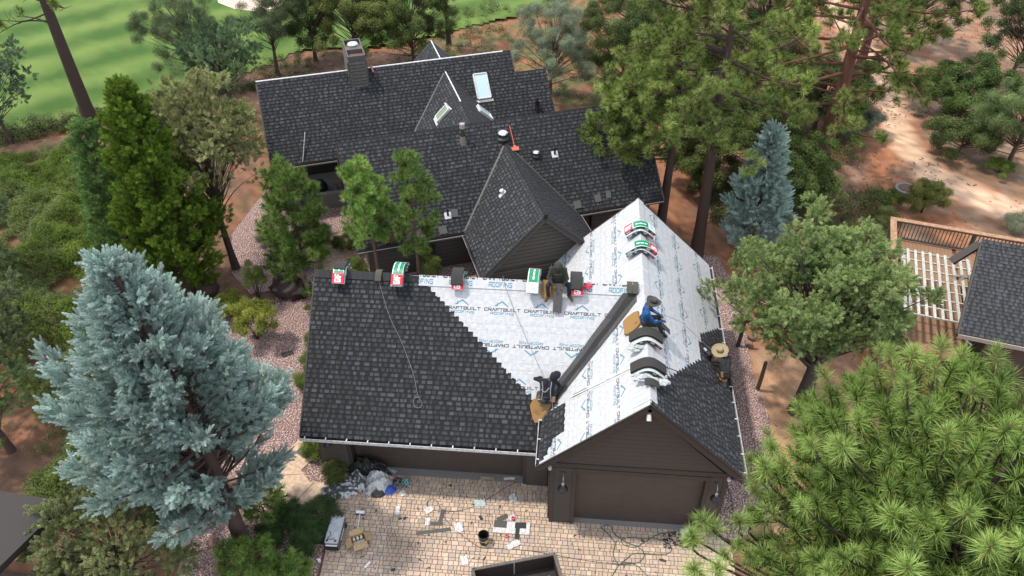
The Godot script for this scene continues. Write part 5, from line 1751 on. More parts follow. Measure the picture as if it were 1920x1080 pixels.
# a bent slab over a ridge from u0 to u1, w wide along the ridge
func bent(b: MB, f: Transform3D, u0: float, u1: float, w: float, lo: float, hi: float, top: Color, edge: Color, uv0 := 0.0, uv1 := 1.0) -> void:
	var n := 14
	for i in n:
		var a := lerpf(u0, u1, float(i) / n)
		var c := lerpf(u0, u1, float(i + 1) / n)
		var z := Vector3(0, 0, w * 0.5)
		var pa := arc(a, hi)
		var pc := arc(c, hi)
		var qa := arc(a, lo)
		var qc := arc(c, lo)
		var ta := lerpf(uv0, uv1, float(i) / n)
		var tc := lerpf(uv0, uv1, float(i + 1) / n)
		b.col = top
		b.quv(f * (pa + z), f * (pc + z), f * (pc - z), f * (pa - z), Vector2(ta, 1), Vector2(tc, 1), Vector2(tc, 0), Vector2(ta, 0))
		b.col = edge
		b.quad(f * (qa + z), f * (qc + z), f * (pc + z), f * (pa + z))
		b.quad(f * (qc - z), f * (qa - z), f * (pa - z), f * (pc - z))
		b.quad(f * (qa - z), f * (qc - z), f * (qc + z), f * (qa + z))
	b.col = edge
	for u in [u0, u1]:
		var z := Vector3(0, 0, w * 0.5)
		b.oquad(f * (arc(u, lo) + z), f * (arc(u, lo) - z), f * (arc(u, hi) - z), f * (arc(u, hi) + z), f * arc((u0 + u1) * 0.5, lo))

func print_tex() -> void:
	var red := Image.create_empty(256, 192, false, Image.FORMAT_RGB8)
	red.fill(Color(0.83, 0.11, 0.20))
	write_on(red, "GAF", 34, 52, 70, 52, 88, 22, Color(0.96, 0.96, 0.96))
	# crossbar of the A
	stroke(red, Vector2(114, 112), Vector2(146, 112), 16, Color(0.96, 0.96, 0.96))
	M.redpanel = mat(1, 1, 1, 0.35)
	M.redpanel.albedo_texture = ImageTexture.create_from_image(red)
	var gr := Image.create_empty(256, 192, false, Image.FORMAT_RGB8)
	gr.fill(Color(0.02, 0.47, 0.32))
	for i in 3:
		gr.fill_rect(Rect2i(40 + i * 60, 78, 48, 26), Color(0.9, 0.95, 0.93))
	gr.fill_rect(Rect2i(0, 6, 256, 10), Color(0.55, 0.75, 0.68))
	gr.fill_rect(Rect2i(0, 172, 256, 12), Color(0.9, 0.93, 0.92))
	M.greenpanel = mat(1, 1, 1, 0.35)
	M.greenpanel.albedo_texture = ImageTexture.create_from_image(gr)
	var wh := Image.create_empty(256, 192, false, Image.FORMAT_RGB8)
	wh.fill(Color(0.82, 0.87, 0.87))
	for i in 26:
		var k := rr(0.2, 0.6)
		wh.fill_rect(Rect2i(rng.randi_range(0, 230), rng.randi_range(4, 180), rng.randi_range(10, 60), rng.randi_range(3, 9)), Color(k * 0.6, k, k))
	for i in 3:
		wh.fill_rect(Rect2i(60 + i * 46, 70, 34, 46), Color(0.15, 0.55, 0.47))
		wh.fill_rect(Rect2i(66 + i * 46, 78, 22, 30), Color(0.85, 0.9, 0.9))
	M.whitepanel = mat(1, 1, 1, 0.35)
	M.whitepanel.albedo_texture = ImageTexture.create_from_image(wh)

# wrapped bundles over a ridge; red_side -1 or 1 tells on which slope the red panel lies
func bundle(label: String, f: Transform3D, level: int, red_side: int, top_print: bool, shift := 0.0) -> void:
	var o := thing("shingle_bundle", label, "shingle bundle", f.origin, 0.0, "wrapped shingle bundles draped over the ridges")
	o.transform = f * Transform3D(Basis(Vector3.UP, rr(-0.07, 0.07)), Vector3(0, 0, rr(-0.02, 0.02)))
	var th := 0.085
	var lo := 0.015 + level * (th + 0.006)
	var b := MB.new()
	var id := Transform3D(Basis(), Vector3(0, 0, 0))
	bent(b, id, -0.5 + shift, 0.5 + shift, 0.335, lo, lo + th, Color(0.62, 0.66, 0.67), Color(0.035, 0.04, 0.042))
	part("wrapper", b.mesh(), M.plastic, o)
	# clear film over the dark shingle edges, printed in bands
	for s in [-1.0, 1.0]:
		for q in [[-0.46, -0.3, Color(0.55, 0.6, 0.62)], [-0.2, -0.12, Color(0.28, 0.5, 0.52)], [0.1, 0.22, Color(0.5, 0.55, 0.56)], [0.34, 0.46, Color(0.62, 0.10, 0.14)]]:
			b = MB.new()
			bent(b, Transform3D(Basis(), Vector3(0, 0, s * 0.1665)), q[0] + shift, q[1] + shift, 0.006, lo + 0.012, lo + th - 0.02, q[2], q[2])
			part("edge_print", b.mesh(), M.plastic, o)
	if top_print:
		var up := lo + th + 0.003
		var r0 := 0.2 * red_side + shift
		var r1 := 0.49 * red_side + shift
		b = MB.new()
		bent(b, id, minf(r0, r1), maxf(r0, r1), 0.338, up - 0.004, up, Color.WHITE, Color(0.6, 0.08, 0.1), 1.0 if red_side > 0 else 0.0, 0.0 if red_side > 0 else 1.0)
		if red_side > 0:
			for i in b.t.size():
				b.t[i].y = 1.0 - b.t[i].y
		part("red_panel", b.mesh(), M.redpanel, o)
		b = MB.new()
		bent(b, id, -0.16 + shift, 0.19 + shift, 0.338, up - 0.004, up, Color.WHITE, Color(0.02, 0.2, 0.13))
		part("green_panel", b.mesh(), M.greenpanel, o)
		b = MB.new()
		var w0 := -0.49 * red_side + shift
		var w1 := -0.2 * red_side + shift
		bent(b, id, minf(w0, w1), maxf(w0, w1), 0.338, up - 0.004, up, Color.WHITE, Color(0.5, 0.55, 0.55))
		part("white_panel", b.mesh(), M.whitepanel, o)

func loose_stack(label: String, f: Transform3D, lo: float, n: int, u0 := -0.48, u1 := 0.48, w := 0.34) -> void:
	var o := thing("shingle_stack", label, "shingles", f.origin, 0.0, "loose dark shingles bent over the ridges")
	o.transform = f
	for i in n:
		var b := MB.new()
		var c := Color(0.07, 0.069, 0.064) if i == n - 1 else Color(0.032, 0.033, 0.036)
		bent(b, Transform3D(Basis(Vector3.UP, rr(-0.03, 0.03)), Vector3(0, 0, rr(-0.012, 0.012))), u0 + rr(-0.015, 0.015), u1 + rr(-0.015, 0.015), w, lo + i * 0.016, lo + i * 0.016 + 0.013, tint(c, rr(0.92, 1.08)), tint(c, 0.6))
		part("shingle", b.mesh(), M.roof, o)

func crumple(label: String, called: String, cat: String, at: Vector3, r: Vector3, col: Color, sd: int, m: Material = null, rough := 0.45) -> void:
	var b := MB.new()
	b.col = col
	blob(b, Vector3.ZERO, r, 12, 18, rough, sd)
	# facet it like crushed sheet
	var f := MB.new()
	for i in range(0, b.ix.size(), 3):
		var a := b.v[b.ix[i]]
		var c := b.v[b.ix[i + 2]]
		var d := b.v[b.ix[i + 1]]
		for q in 1:
			a.y = maxf(a.y, -r.y * 0.3)
			c.y = maxf(c.y, -r.y * 0.3)
			d.y = maxf(d.y, -r.y * 0.3)
		f.col = col
		f.tri(a, c, d)
	var o := part(called, f.mesh(), m if m else M.vc)
	o.position = at + Vector3(0, r.y * 0.3, 0)
	tag(o, label, cat)

# a draped sheet: a height field with folds
func draped(called: String, label: String, cat: String, at: Vector3, turn: float, sx: float, sz: float, hgt: float, cols: Array, sd: int, m: Material) -> void:
	var nz := FastNoiseLite.new()
	nz.seed = sd
	nz.frequency = 2.2
	nz.fractal_octaves = 3
	nz.fractal_type = FastNoiseLite.FRACTAL_RIDGED
	var n := 30
	var p := []
	for k in n + 1:
		for i in n + 1:
			var u := float(i) / n * 2 - 1
			var w := float(k) / n * 2 - 1
			var rim := 1.0 + 0.22 * nz.get_noise_2d(u * 0.6 + 5.0, w * 0.6)
			var e := maxf(absf(u), absf(w))
			var rnd := lerpf(1.0, 1.0 / maxf(0.001, sqrt(u * u + w * w) / maxf(e, 0.001)), e)
			var x := u * sx * rim * rnd
			var z := w * sz * rim * rnd
			var h := hgt * (1.0 - pow(e, 2.4)) * (0.72 + 0.5 * nz.get_noise_2d(x * 0.7, z * 0.7)) + 0.075 * nz.get_noise_2d(x * 1.6 + 9.0, z * 1.6) * (1.0 - 0.6 * e)
			p.append(Vector3(x, maxf(0.006 + 0.012 * (1.0 - e), h), z))
	var b := MB.new()
	for k in n:
		for i in n:
			var q: Array = [p[k * (n + 1) + i], p[(k + 1) * (n + 1) + i], p[(k + 1) * (n + 1) + i + 1], p[k * (n + 1) + i + 1]]
			var c: Color = cols[0]
			if cols.size() > 1 and nz.get_noise_2d(i * 0.035 + 20.0, k * 0.035) > 0.25:
				c = cols[1]
			b.col = c
			b.tri(q[0], q[1], q[2])
			b.tri(q[0], q[2], q[3])
	var o := part(called, b.mesh(), m)
	o.position = at
	o.rotation.y = turn
	tag(o, label, cat)

func paper(label: String, at: Vector3, w: float, l: float, turn: float, col: Color, sd: int, called := "paper_scrap", cat := "paper") -> void:
	rng.seed = sd
	var b := MB.new()
	b.col = col
	var n := 5
	var p := []
	for k in n + 1:
		for i in n + 1:
			p.append(Vector3((float(i) / n - 0.5) * w * rr(0.85, 1.1), 0.006 + absf(rr(-1, 1)) * 0.035, (float(k) / n - 0.5) * l * rr(0.85, 1.1)))
	for k in n:
		for i in n:
			b.tri(p[k * (n + 1) + i], p[(k + 1) * (n + 1) + i], p[(k + 1) * (n + 1) + i + 1])
			b.tri(p[k * (n + 1) + i], p[(k + 1) * (n + 1) + i + 1], p[k * (n + 1) + i + 1])
	var o := one(called, b, M.vc, label, cat)
	o.position = at
	o.rotation.y = turn

func cord(called: String, label: String, cat: String, pts: Array, r: float, m: Material, per := 8) -> void:
	var b := MB.new()
	var p := smooth(pts, per)
	b.tube(p, same(p.size(), r), 6)
	one(called, b, m, label, cat)

func ground_line(a: Array, y: float) -> Array:
	var p := []
	for i in range(0, a.size(), 2):
		p.append(Vector3(a[i], y + 0.006 * sin(i * 1.7), a[i + 1]))
	return p

func strip_on(label: String, f: Transform3D, w: float, l: float, m: Material, called := "shingle_scrap", th := 0.01, cat := "shingle") -> void:
	var b := MB.new()
	b.box(Transform3D(Basis(), Vector3(0, 0, th * 0.5)), Vector3(w, l, th), 0.002)
	var o := one(called, b, m, label, cat)
	o.transform = f

func foam_pad(label: String, f: Transform3D, w: float, l: float, sd: int) -> void:
	rng.seed = sd
	var o := thing("foam_pad", label, "foam pad", f.origin, 0.0, "yellow foam pads the roofers sit and kneel on")
	o.transform = f
	var b := MB.new()
	b.col = Color(0.60, 0.33, 0.11)
	var p := PackedVector2Array()
	for i in 14:
		var a := TAU * i / 14
		var k := maxf(absf(cos(a)), absf(sin(a)))
		p.push_back(Vector2(cos(a) / k * w * 0.5 * rr(0.86, 1.03), sin(a) / k * l * 0.5 * rr(0.86, 1.03)))
	b.prism(p, Transform3D(Basis(), Vector3.ZERO), 0.0, 0.075)
	part("pad", b.mesh(), M.foam, o)
	b = MB.new()
	for i in 5:
		b.col = Color(0.30, 0.15, 0.06)
		b.prism(PackedVector2Array([Vector2(-0.06, -0.04), Vector2(0.05, -0.05), Vector2(0.07, 0.03), Vector2(-0.04, 0.06)]), Transform3D(Basis(Vector3(0, 0, 1), rr(0, 6)) * rr(0.5, 1.1), Vector3(rr(-0.3, 0.3) * w, rr(-0.3, 0.3) * l, 0.0)), 0.07, 0.079, false, false)
	part("worn_patches", b.mesh(), M.vc, o, "stuff")

func build_things() -> void:
	print_tex()
	# the left ridge: bundles lie across it, x of the frame points down the front slope
	var lx := func(x: float) -> Transform3D: return Transform3D(Basis(Vector3(0, 0, 1), Vector3.UP, Vector3(-1, 0, 0)), Vector3(x, 5.70, -4.378))
	bundle("wrapped shingle bundle with red panel at the left end of the ridge, lower of two", lx.call(-6.55), 0, 1, false)
	bundle("shingle bundle with a red panel under a dark sheet, leftmost on the ridge", lx.call(-6.58), 1, 1, true)
	loose_stack("dark shingles laid over the leftmost bundle", lx.call(-6.56), 0.20, 2, -0.35, 0.1)
	bundle("bottom bundle of the green and red pile second from the left ridge end", lx.call(-4.80), 0, 1, false)
	bundle("middle bundle of the green and red pile second from the left ridge end", lx.call(-4.82), 1, 1, false, 0.01)
	bundle("top bundle, green above and red below, second from the left ridge end", lx.call(-4.80), 2, 1, true, -0.02)
	bundle("white and red bundle under the dark arched shingles left of the seated man", lx.call(-3.02), 0, 1, true)
	loose_stack("arched dark shingles on a bundle at the edge of the white felt", lx.call(-3.04), 0.11, 6, -0.45, 0.36)
	bundle("bottom bundle of the white and green pile left of the man in olive", lx.call(-0.78), 0, -1, false)
	bundle("middle bundle of the white and green pile left of the man in olive", lx.call(-0.76), 1, -1, false, 0.015)
	bundle("top bundle, green and white, left of the man in olive", lx.call(-0.79), 2, -1, true, 0.02)
	bundle("bundle with a red end under dark arched shingles right of the man in olive", lx.call(0.50), 0, 1, true)
	loose_stack("tall arch of dark shingles right of the man in olive", lx.call(0.46), 0.13, 8, -0.45, 0.34)
	# the right ridge runs away from the viewer
	var rz := func(z: float) -> Transform3D: return Transform3D(Basis(), Vector3(2.422, 5.70, z))
	bundle("lower bundle of the pair nearest the far end of the right ridge", rz.call(-7.12), 0, -1, false)
	bundle("upper bundle with red left end and green middle, farthest on the right ridge", rz.call(-7.22), 1, -1, true)
	bundle("lower bundle of the second pair on the right ridge", rz.call(-6.10), 0, -1, false, -0.02)
	bundle("upper bundle with green middle and red right end, second on the right ridge", rz.call(-6.18), 1, 1, true)
	bundle("printed bundle under the dark shingles behind the man in blue", rz.call(-2.10), 0, -1, false)
	loose_stack("dark arched shingles right in front of the man in blue", rz.call(-2.22), 0.105, 4)
	bundle("red ended bundle nearest the front of the right ridge", rz.call(-0.92), 0, -1, false)
	loose_stack("dark arched shingles on the bundle nearest the gable", rz.call(-1.04), 0.105, 4)
	loose_stack("small dark sheet on the ridge where the new shingles begin", rz.call(-0.45), 0.03, 2, -0.12, 0.3, 0.25)
	for q in [[2.18, 5.56, -1.86, "crumpled white and teal film under the dark shingles before the man in blue"], [2.70, 5.52, -0.66, "crumpled pale film at the right end of the front bundle"], [2.30, 5.68, -0.62, "white film bunched before the front bundle on the ridge"]]:
		crumple(q[3], "plastic_film", "plastic film", Vector3(q[0], q[1], q[2]), Vector3(0.24, 0.05, 0.12), Color(0.50, 0.535, 0.54), int(q[0] * 100), M.plastic, 0.6)
	crumple("crumpled red plastic wrapper on the felt right of the tall dark arch", "plastic_film", "plastic film", Vector3(0.78, 5.58, -4.30), Vector3(0.14, 0.08, 0.12), Color(0.62, 0.03, 0.08), 5, M.plastic, 0.5)
	# olive cap pieces
	for q in [[-5.42, "olive cap piece bent over the shingled ridge between two bundles"], [2.02, "pair of olive cap pieces where the two ridges meet"]]:
		var o := thing("ridge_cap_piece", q[1], "cap shingle")
		for k in (1 if q[0] < 0 else 2):
			var b := MB.new()
			bent(b, lx.call(q[0] + k * 0.17), -0.3, 0.34, 0.19 if q[0] < 0 else 0.16, 0.02, 0.035, Color(0.15, 0.145, 0.10), Color(0.09, 0.085, 0.06))
			part("cap", b.mesh(), M.roof, o)
	# pads and scraps on the roof
	var up_l := LW.basis.z
	foam_pad("yellow foam pad under the man in olive", Transform3D(Basis(Vector3(1, 0, 0), LW.basis.y, LW.basis.z), Vector3(-0.32, 5.50, -4.19)), 0.5, 0.55, 1)
	foam_pad("yellow foam pad beside the man in blue", Transform3D(RL.basis, Vector3(2.10, 5.36, -3.02)) * Transform3D(Basis(Vector3(0, 0, 1), 0.1), Vector3.ZERO), 0.75, 0.6, 2)
	foam_pad("worn yellow foam pad at the foot of the dark valley", Transform3D(LW.basis, Vector3(-0.36, 3.13, -1.66)) * Transform3D(Basis(Vector3(0, 0, 1), 0.15), Vector3(0, -0.05, 0.03)), 0.62, 0.72, 3)
	foam_pad("long yellow foam pad under the man in the straw hat", Transform3D(RR.basis, Vector3(4.80, 3.36, -3.36)) * Transform3D(Basis(Vector3(0, 0, 1), 0.45), Vector3(0, 0, 0.03)), 0.9, 0.36, 4)
	strip_on("lone dark shingle strip on the white left facing slope", Transform3D(RL.basis, Vector3(0.71, 3.995, -1.55)) * Transform3D(Basis(Vector3(0, 0, 1), 1.50), Vector3(0, 0, 0.012)), 0.5, 0.1, M.flash)
	var fold := MB.new()
	fold.bar(Vector3(0.43, 3.745, -1.57), Vector3(2.04, 5.31, -1.35), 0.05, 0.03)
	fold.bar(Vector3(0.43, 3.735, -1.47), Vector3(2.04, 5.30, -1.25), 0.02, 0.015)
	one("felt_fold", fold, M.white, "raised fold in the felt running up to the front bundle on the ridge", "felt")
	# the long shingle held by the man in olive
	strip_on("long dark shingle held upright between the knees of the man in olive", Transform3D(Basis(Vector3(1, 0, 0), Vector3(0.0, 0.86, -0.51).normalized(), Vector3(0, 0.51, 0.86).normalized()), Vector3(-0.05, 5.46, -3.86)), 0.26, 0.85, M.flash, "held_shingle")
	strip_on("dark shingle in the hands of the man in blue", Transform3D(Basis(Vector3(0, 0, 1), Vector3(-0.6, 0.75, 0.1).normalized(), Vector3(0.75, 0.6, 0)), Vector3(3.0, 5.42, -2.86)), 0.22, 0.45, M.flash, "held_shingle")
	# spare shingles on the eaves of the house
	var hx := Transform3D(Basis(Vector3.UP, 0.362), Vector3(-7.232, 0, -8.644))
	var B := hx * frame(Vector3(-0.203, 3.259, 0), Vector3.RIGHT, Vector3(0, 0.6948, -0.7192))
	var n := 0
	for q in [[9.3, 0.42, 0.26, "grey shingle at the house eave above the tip of the white roof"], [9.75, 0.5, 0.2, "second grey shingle at the house eave above the tip of the white roof"], [8.45, 0.3, 0.3, "grey shingle at the house eave right of the near gable"], [3.2, 0.2, 0.3, "grey shingle at the eave left of the near gable valley"], [2.2, 0.2, 0.75, "long grey shingle strip lying along the courtyard eave"], [3.75, 0.75, 0.25, "grey shingle standing in the left valley of the near gable"]]:
		strip_on(q[3], B * Transform3D(Basis(Vector3(0, 0, 1), rr(-0.15, 0.15)), Vector3(q[0], q[1], 0.045)), q[2], 0.3, M.flash, "loose_shingle")
		n += 1
	# toolbox tray seen behind the courtyard pine
	var tb := MB.new()
	tb.col = Color(0.12, 0.06, 0.035)
	tb.box(B * Transform3D(Basis(), Vector3(1.25, 0.25, 0.1)), Vector3(0.42, 0.4, 0.2), 0.02)
	one("tool_crate", tb, M.vc, "rust brown crate on the courtyard eave behind a pine", "crate")
	# broom lying on the house roof
	var br := thing("broom", "red handled broom lying on the house roof by the big dome", "broom")
	var b := MB.new()
	b.col = Color(0.55, 0.10, 0.07)
	b.tube([B * Vector3(6.48, 3.72, 0.06), B * Vector3(6.50, 2.90, 0.08)], [0.018, 0.018], 8)
	part("handle", b.mesh(), M.vcs, br)
	b = MB.new()
	b.col = Color(0.62, 0.16, 0.10)
	b.box(B * Transform3D(Basis(), Vector3(6.51, 2.80, 0.07)), Vector3(0.30, 0.16, 0.06), 0.02)
	b.box(B * Transform3D(Basis(), Vector3(6.50, 2.88, 0.08)), Vector3(0.1, 0.1, 0.05), 0.01)
	part("brush", b.mesh(), M.vcs, br)
	var A := hx * frame(Vector3(-2.815, 3.929, -5.549), Vector3.RIGHT, Vector3(0, 0.6948, -0.7192))
	b = MB.new()
	b.col = Color(0.62, 0.13, 0.11)
	b.tube([A * Vector3(4.72, 3.35, 0.06), A * Vector3(4.68, 3.62, 0.08)], [0.045, 0.03], 10)
	one("red_tube", b, M.vcs, "small red tube on the far ridge right of the chimney", "tube")
	# safety lines, hoses
	var ro := func(a: Array, f: Transform3D) -> Array:
		var p := []
		for i in range(0, a.size(), 3):
			p.append(Vector3(a[i], a[i + 1], a[i + 2]) + f.basis.z * 0.055)
		return p
	cord("safety_rope", "thin safety line down the dark shingles to a small coil", "rope", ro.call([-5.49, 5.65, -4.39, -5.02, 4.81, -3.49, -4.6, 4.3, -2.94, -4.17, 3.66, -2.26, -3.99, 3.25, -1.81, -3.84, 3.08, -1.63, -3.92, 2.99, -1.53, -4.06, 3.02, -1.57, -4.08, 3.16, -1.72, -3.93, 3.2, -1.76], LW), 0.0065, M.rope)
	cord("safety_rope", "thin safety line over the white felt to the man in navy", "rope", ro.call([-1.7, 5.74, -4.42, -1.57, 5.42, -4.14, -1.0, 4.6, -3.26, -0.47, 3.98, -2.45, -0.25, 3.85, -1.95], LW), 0.0065, M.rope)
	cord("safety_rope", "thin safety line from the man in blue to the man in the straw hat", "rope", v3s([2.60, 6.1, -2.75, 3.2, 5.25, -3.5, 3.68, 4.60, -3.99, 4.41, 3.85, -3.98, 4.85, 3.7, -3.6]), 0.0065, M.rope)
	cord("air_hose", "black air hose sagging over the new shingles to the straw hatted man", "hose", ro.call([2.50, 5.50, -1.3, 2.91, 5.2, -1.5, 3.33, 4.80, -1.75, 3.86, 4.27, -2.13, 4.43, 3.72, -2.56, 4.72, 3.43, -2.85, 4.75, 3.4, -3.3], RR), 0.012, M.black)
	var ng := thing("nail_gun", "black nail gun beside the straw hat", "nail gun", Vector3(4.46, 3.74, -3.66))
	b = MB.new()
	b.col = Color(0.025, 0.025, 0.027)
	b.box(Transform3D(Basis(Vector3.UP, 0.5), Vector3(0, 0.08, 0)), Vector3(0.12, 0.1, 0.32), 0.02)
	b.box(Transform3D(Basis(Vector3.UP, 0.5), Vector3(0.06, 0.02, 0.06)), Vector3(0.26, 0.06, 0.05), 0.015)
	part("body", b.mesh(), M.vcs, ng)
	b = MB.new()
	b.tube(v3s([-0.08, 0.12, -0.1, -0.02, 0.13, 0.02]), [0.05, 0.05], 12)
	part("magazine", b.mesh(), M.galv, ng)
	b = MB.new()
	b.tube(smooth([LW * Vector3(6.98, 0.35, 0.12), LW * Vector3(6.93, 0.2, 0.13), LW * Vector3(7.0, 0.02, 0.12)], 4), same(9, 0.035), 8)
	one("caulk_gun", b, M.black, "black tool lying in the corner gutter by the valley", "tool")
	# yard: tarps and bags before the wide door
	draped("silver_tarp", "crumpled silver tarp spread on the walk before the garage", "tarp", Vector3(-6.42, 0.062, -0.62), 0.25, 0.62, 0.36, 0.16, [Color(0.72, 0.73, 0.75), Color(0.10, 0.10, 0.105)], 51, M.plastic)
	draped("silver_tarp", "silver tarp mounded in the middle of the pile", "tarp", Vector3(-5.93, 0.062, -0.98), -0.5, 0.42, 0.34, 0.36, [Color(0.66, 0.67, 0.69), Color(0.12, 0.12, 0.125)], 52, M.plastic)
	draped("silver_tarp", "grey tarp in a tall heap at the right of the pile", "tarp", Vector3(-5.33, 0.062, -0.95), 0.1, 0.40, 0.44, 0.52, [Color(0.48, 0.49, 0.50), Color(0.66, 0.67, 0.68)], 53, M.plastic)
	draped("black_tarp", "black tarp heaped against the wide garage door", "tarp", Vector3(-5.72, 0.062, -1.28), -0.15, 0.72, 0.26, 0.66, [Color(0.016, 0.016, 0.017)], 54, M.vcs)
	draped("black_bag", "small black bag at the lower edge of the tarps", "bag", Vector3(-5.26, 0.062, -0.52), 0.3, 0.2, 0.12, 0.16, [Color(0.03, 0.03, 0.032)], 55, M.vcs)
	draped("white_bag", "white bag peeping from under the grey tarp", "bag", Vector3(-5.5, 0.062, -0.56), 0.6, 0.16, 0.1, 0.09, [Color(0.55, 0.55, 0.56)], 56, M.plastic)
	draped("blue_cloth", "bright blue cloth bundle right of the grey tarp", "cloth", Vector3(-4.93, 0.062, -0.70), 0.4, 0.2, 0.16, 0.14, [Color(0.02, 0.07, 0.42), Color(0.05, 0.14, 0.6)], 57, M.plastic)
	draped("black_harness", "black strap harness in a heap beside the blue cloth", "harness", Vector3(-4.72, 0.062, -0.98), 0.2, 0.2, 0.2, 0.16, [Color(0.02, 0.02, 0.022), Color(0.12, 0.11, 0.10)], 58, M.vcs)
	draped("red_bag", "small red and white bag above the blue cloth", "bag", Vector3(-4.98, 0.062, -1.12), 0.2, 0.11, 0.1, 0.12, [Color(0.5, 0.08, 0.07), Color(0.6, 0.55, 0.5)], 59, M.vcs)
	draped("green_bag", "dark green bag right of the black harness", "bag", Vector3(-4.50, 0.062, -1.02), 0.5, 0.14, 0.12, 0.16, [Color(0.01, 0.16, 0.12), Color(0.25, 0.42, 0.42)], 60, M.plastic)
	# cooler
	var co := thing("cooler", "grey and black wheeled cooler beside the shrub bed", "cooler", Vector3(-6.15, 0.052, 1.06), 0.02)
	b = MB.new()
	b.col = Color(0.10, 0.105, 0.11)
	b.bx(Vector3(-0.19, 0.04, -0.46), Vector3(0.19, 0.36, 0.45), 0.03)
	part("body", b.mesh(), M.vcs, co)
	b = MB.new()
	b.col = Color(0.36, 0.38, 0.40)
	b.bx(Vector3(-0.20, 0.365, -0.47), Vector3(0.20, 0.46, 0.46), 0.035)
	var lid := part("lid", b.mesh(), M.vcs, co)
	b = MB.new()
	b.col = Color(0.30, 0.315, 0.335)
	b.bx(Vector3(-0.14, 0.46, -0.18), Vector3(0.02, 0.472, 0.3), 0.005)
	b.bx(Vector3(0.05, 0.46, -0.1), Vector3(0.15, 0.470, 0.1), 0.005)
	part("lid_relief", b.mesh(), M.vcs, lid, "stuff")
	b = MB.new()
	b.tube(smooth(v3s([-0.12, 0.474, 0.1, -0.05, 0.474, 0.22, -0.12, 0.474, 0.34, 0.02, 0.474, 0.36, 0.08, 0.474, 0.32]), 5), same(21, 0.009), 6)
	part("cable", b.mesh(), M.black, lid)
	for z in [-0.42, 0.40]:
		for x in [-0.12, 0.12]:
			b = MB.new()
			b.lathe(Transform3D(Basis(), Vector3(x, 0.458, z)), [Vector2(0.04, 0), Vector2(0.036, 0.012), Vector2(0, 0.014)], 12)
			part("cup_holder", b.mesh(), M.trim, lid)
	b = MB.new()
	b.col = Color(0.62, 0.63, 0.64)
	b.bx(Vector3(-0.17, 0.31, 0.45), Vector3(0.17, 0.35, 0.50), 0.012)
	part("handle", b.mesh(), M.vcs, co)
	b = MB.new()
	b.col = Color(0.015, 0.015, 0.016)
	b.bx(Vector3(-0.18, 0.06, 0.451), Vector3(0.18, 0.30, 0.462), 0.003)
	part("front_panel", b.mesh(), M.vcs, co)
	for x in [-0.2, 0.2]:
		b = MB.new()
		b.lathe(Transform3D(Basis(Vector3(0, 0, 1), PI / 2), Vector3(x + 0.02, 0.07, -0.38)), [Vector2(0, 0), Vector2(0.07, 0), Vector2(0.07, 0.04), Vector2(0, 0.04)], 16)
		part("wheel", b.mesh(), M.rubber, co)
	b = MB.new()
	b.col = Color(0.55, 0.56, 0.57)
	b.bx(Vector3(0.195, 0.2, -0.2), Vector3(0.215, 0.24, 0.22), 0.008)
	part("side_rail", b.mesh(), M.vcs, co)
	# carton of bottles
	var bo := thing("cardboard_box", "open cardboard box with white capped bottles right of the cooler", "box", Vector3(-5.44, 0.052, 1.2), 0.5)
	b = MB.new()
	b.col = Color(0.47, 0.31, 0.16)
	for q in [[-0.22, -0.16, 0.44, 0.012, 0], [-0.22, 0.16, 0.44, 0.012, 0]]:
		b.bx(Vector3(-0.2, 0, q[1] - 0.006), Vector3(0.2, 0.24, q[1] + 0.006))
	for x in [-0.2, 0.2]:
		b.bx(Vector3(x - 0.006, 0, -0.154), Vector3(x + 0.006, 0.24, 0.154))
	b.bx(Vector3(-0.194, 0.0, -0.154), Vector3(0.194, 0.01, 0.154))
	part("carton", b.mesh(), M.vc, bo)
	for q in [[Vector3(0.0, 0.27, -0.24), Vector3(0.40, 0.008, 0.17), 0.35], [Vector3(0.0, 0.2, 0.235), Vector3(0.40, 0.008, 0.16), 0.6]]:
		b = MB.new()
		b.col = Color(0.50, 0.34, 0.18)
		b.box(Transform3D(Basis(Vector3.RIGHT, q[2]), q[0]), q[1])
		part("flap", b.mesh(), M.vc, bo)
	for s in [-1.0, 1.0]:
		b = MB.new()
		b.col = Color(0.48, 0.32, 0.17) if s > 0 else Color(0.5, 0.34, 0.18)
		b.box(Transform3D(Basis(Vector3(0, 0, 1), -0.5 * s), Vector3(s * 0.29, 0.2, 0)), Vector3(0.18, 0.008, 0.30))
		part("flap", b.mesh(), M.vc, bo)
	b = MB.new()
	b.col = Color(0.55, 0.47, 0.38)
	b.bx(Vector3(-0.19, 0.01, -0.02), Vector3(0.19, 0.15, 0.15), 0.03)
	part("packing_paper", b.mesh(), M.vc, bo)
	for i in 3:
		b = MB.new()
		b.col = Color(0.65, 0.6, 0.52)
		b.lathe(Transform3D(Basis(), Vector3(-0.12 + i * 0.11, 0.01, -0.09)), [Vector2(0.04, 0), Vector2(0.04, 0.15), Vector2(0.018, 0.18), Vector2(0.018, 0.21), Vector2(0, 0.21)], 12)
		var bt := one("bottle", b, M.vcs, ["bottle in the open carton, leftmost of the row", "bottle in the open carton, middle of the row", "bottle in the open carton, rightmost of the row"][i], "bottle", "bottles in the carton")
		bt.transform = bo.transform
	b = MB.new()
	b.col = Color(0.55, 0.56, 0.58)
	b.box(Transform3D(Basis(Vector3.RIGHT, 0.9), Vector3(0.02, 0.16, 0.21)), Vector3(0.3, 0.04, 0.13), 0.006)
	part("label", b.mesh(), M.vc, bo)
	# push broom
	var pb := thing("push_broom", "push broom with white head and blue bristles above the carton", "broom", Vector3(-5.64, 0.05, 0.2))
	b = MB.new()
	b.col = Color(0.78, 0.78, 0.78)
	b.bx(Vector3(-0.13, 0.05, -0.04), Vector3(0.13, 0.12, 0.04), 0.01)
	part("head", b.mesh(), M.vcs, pb)
	b = MB.new()
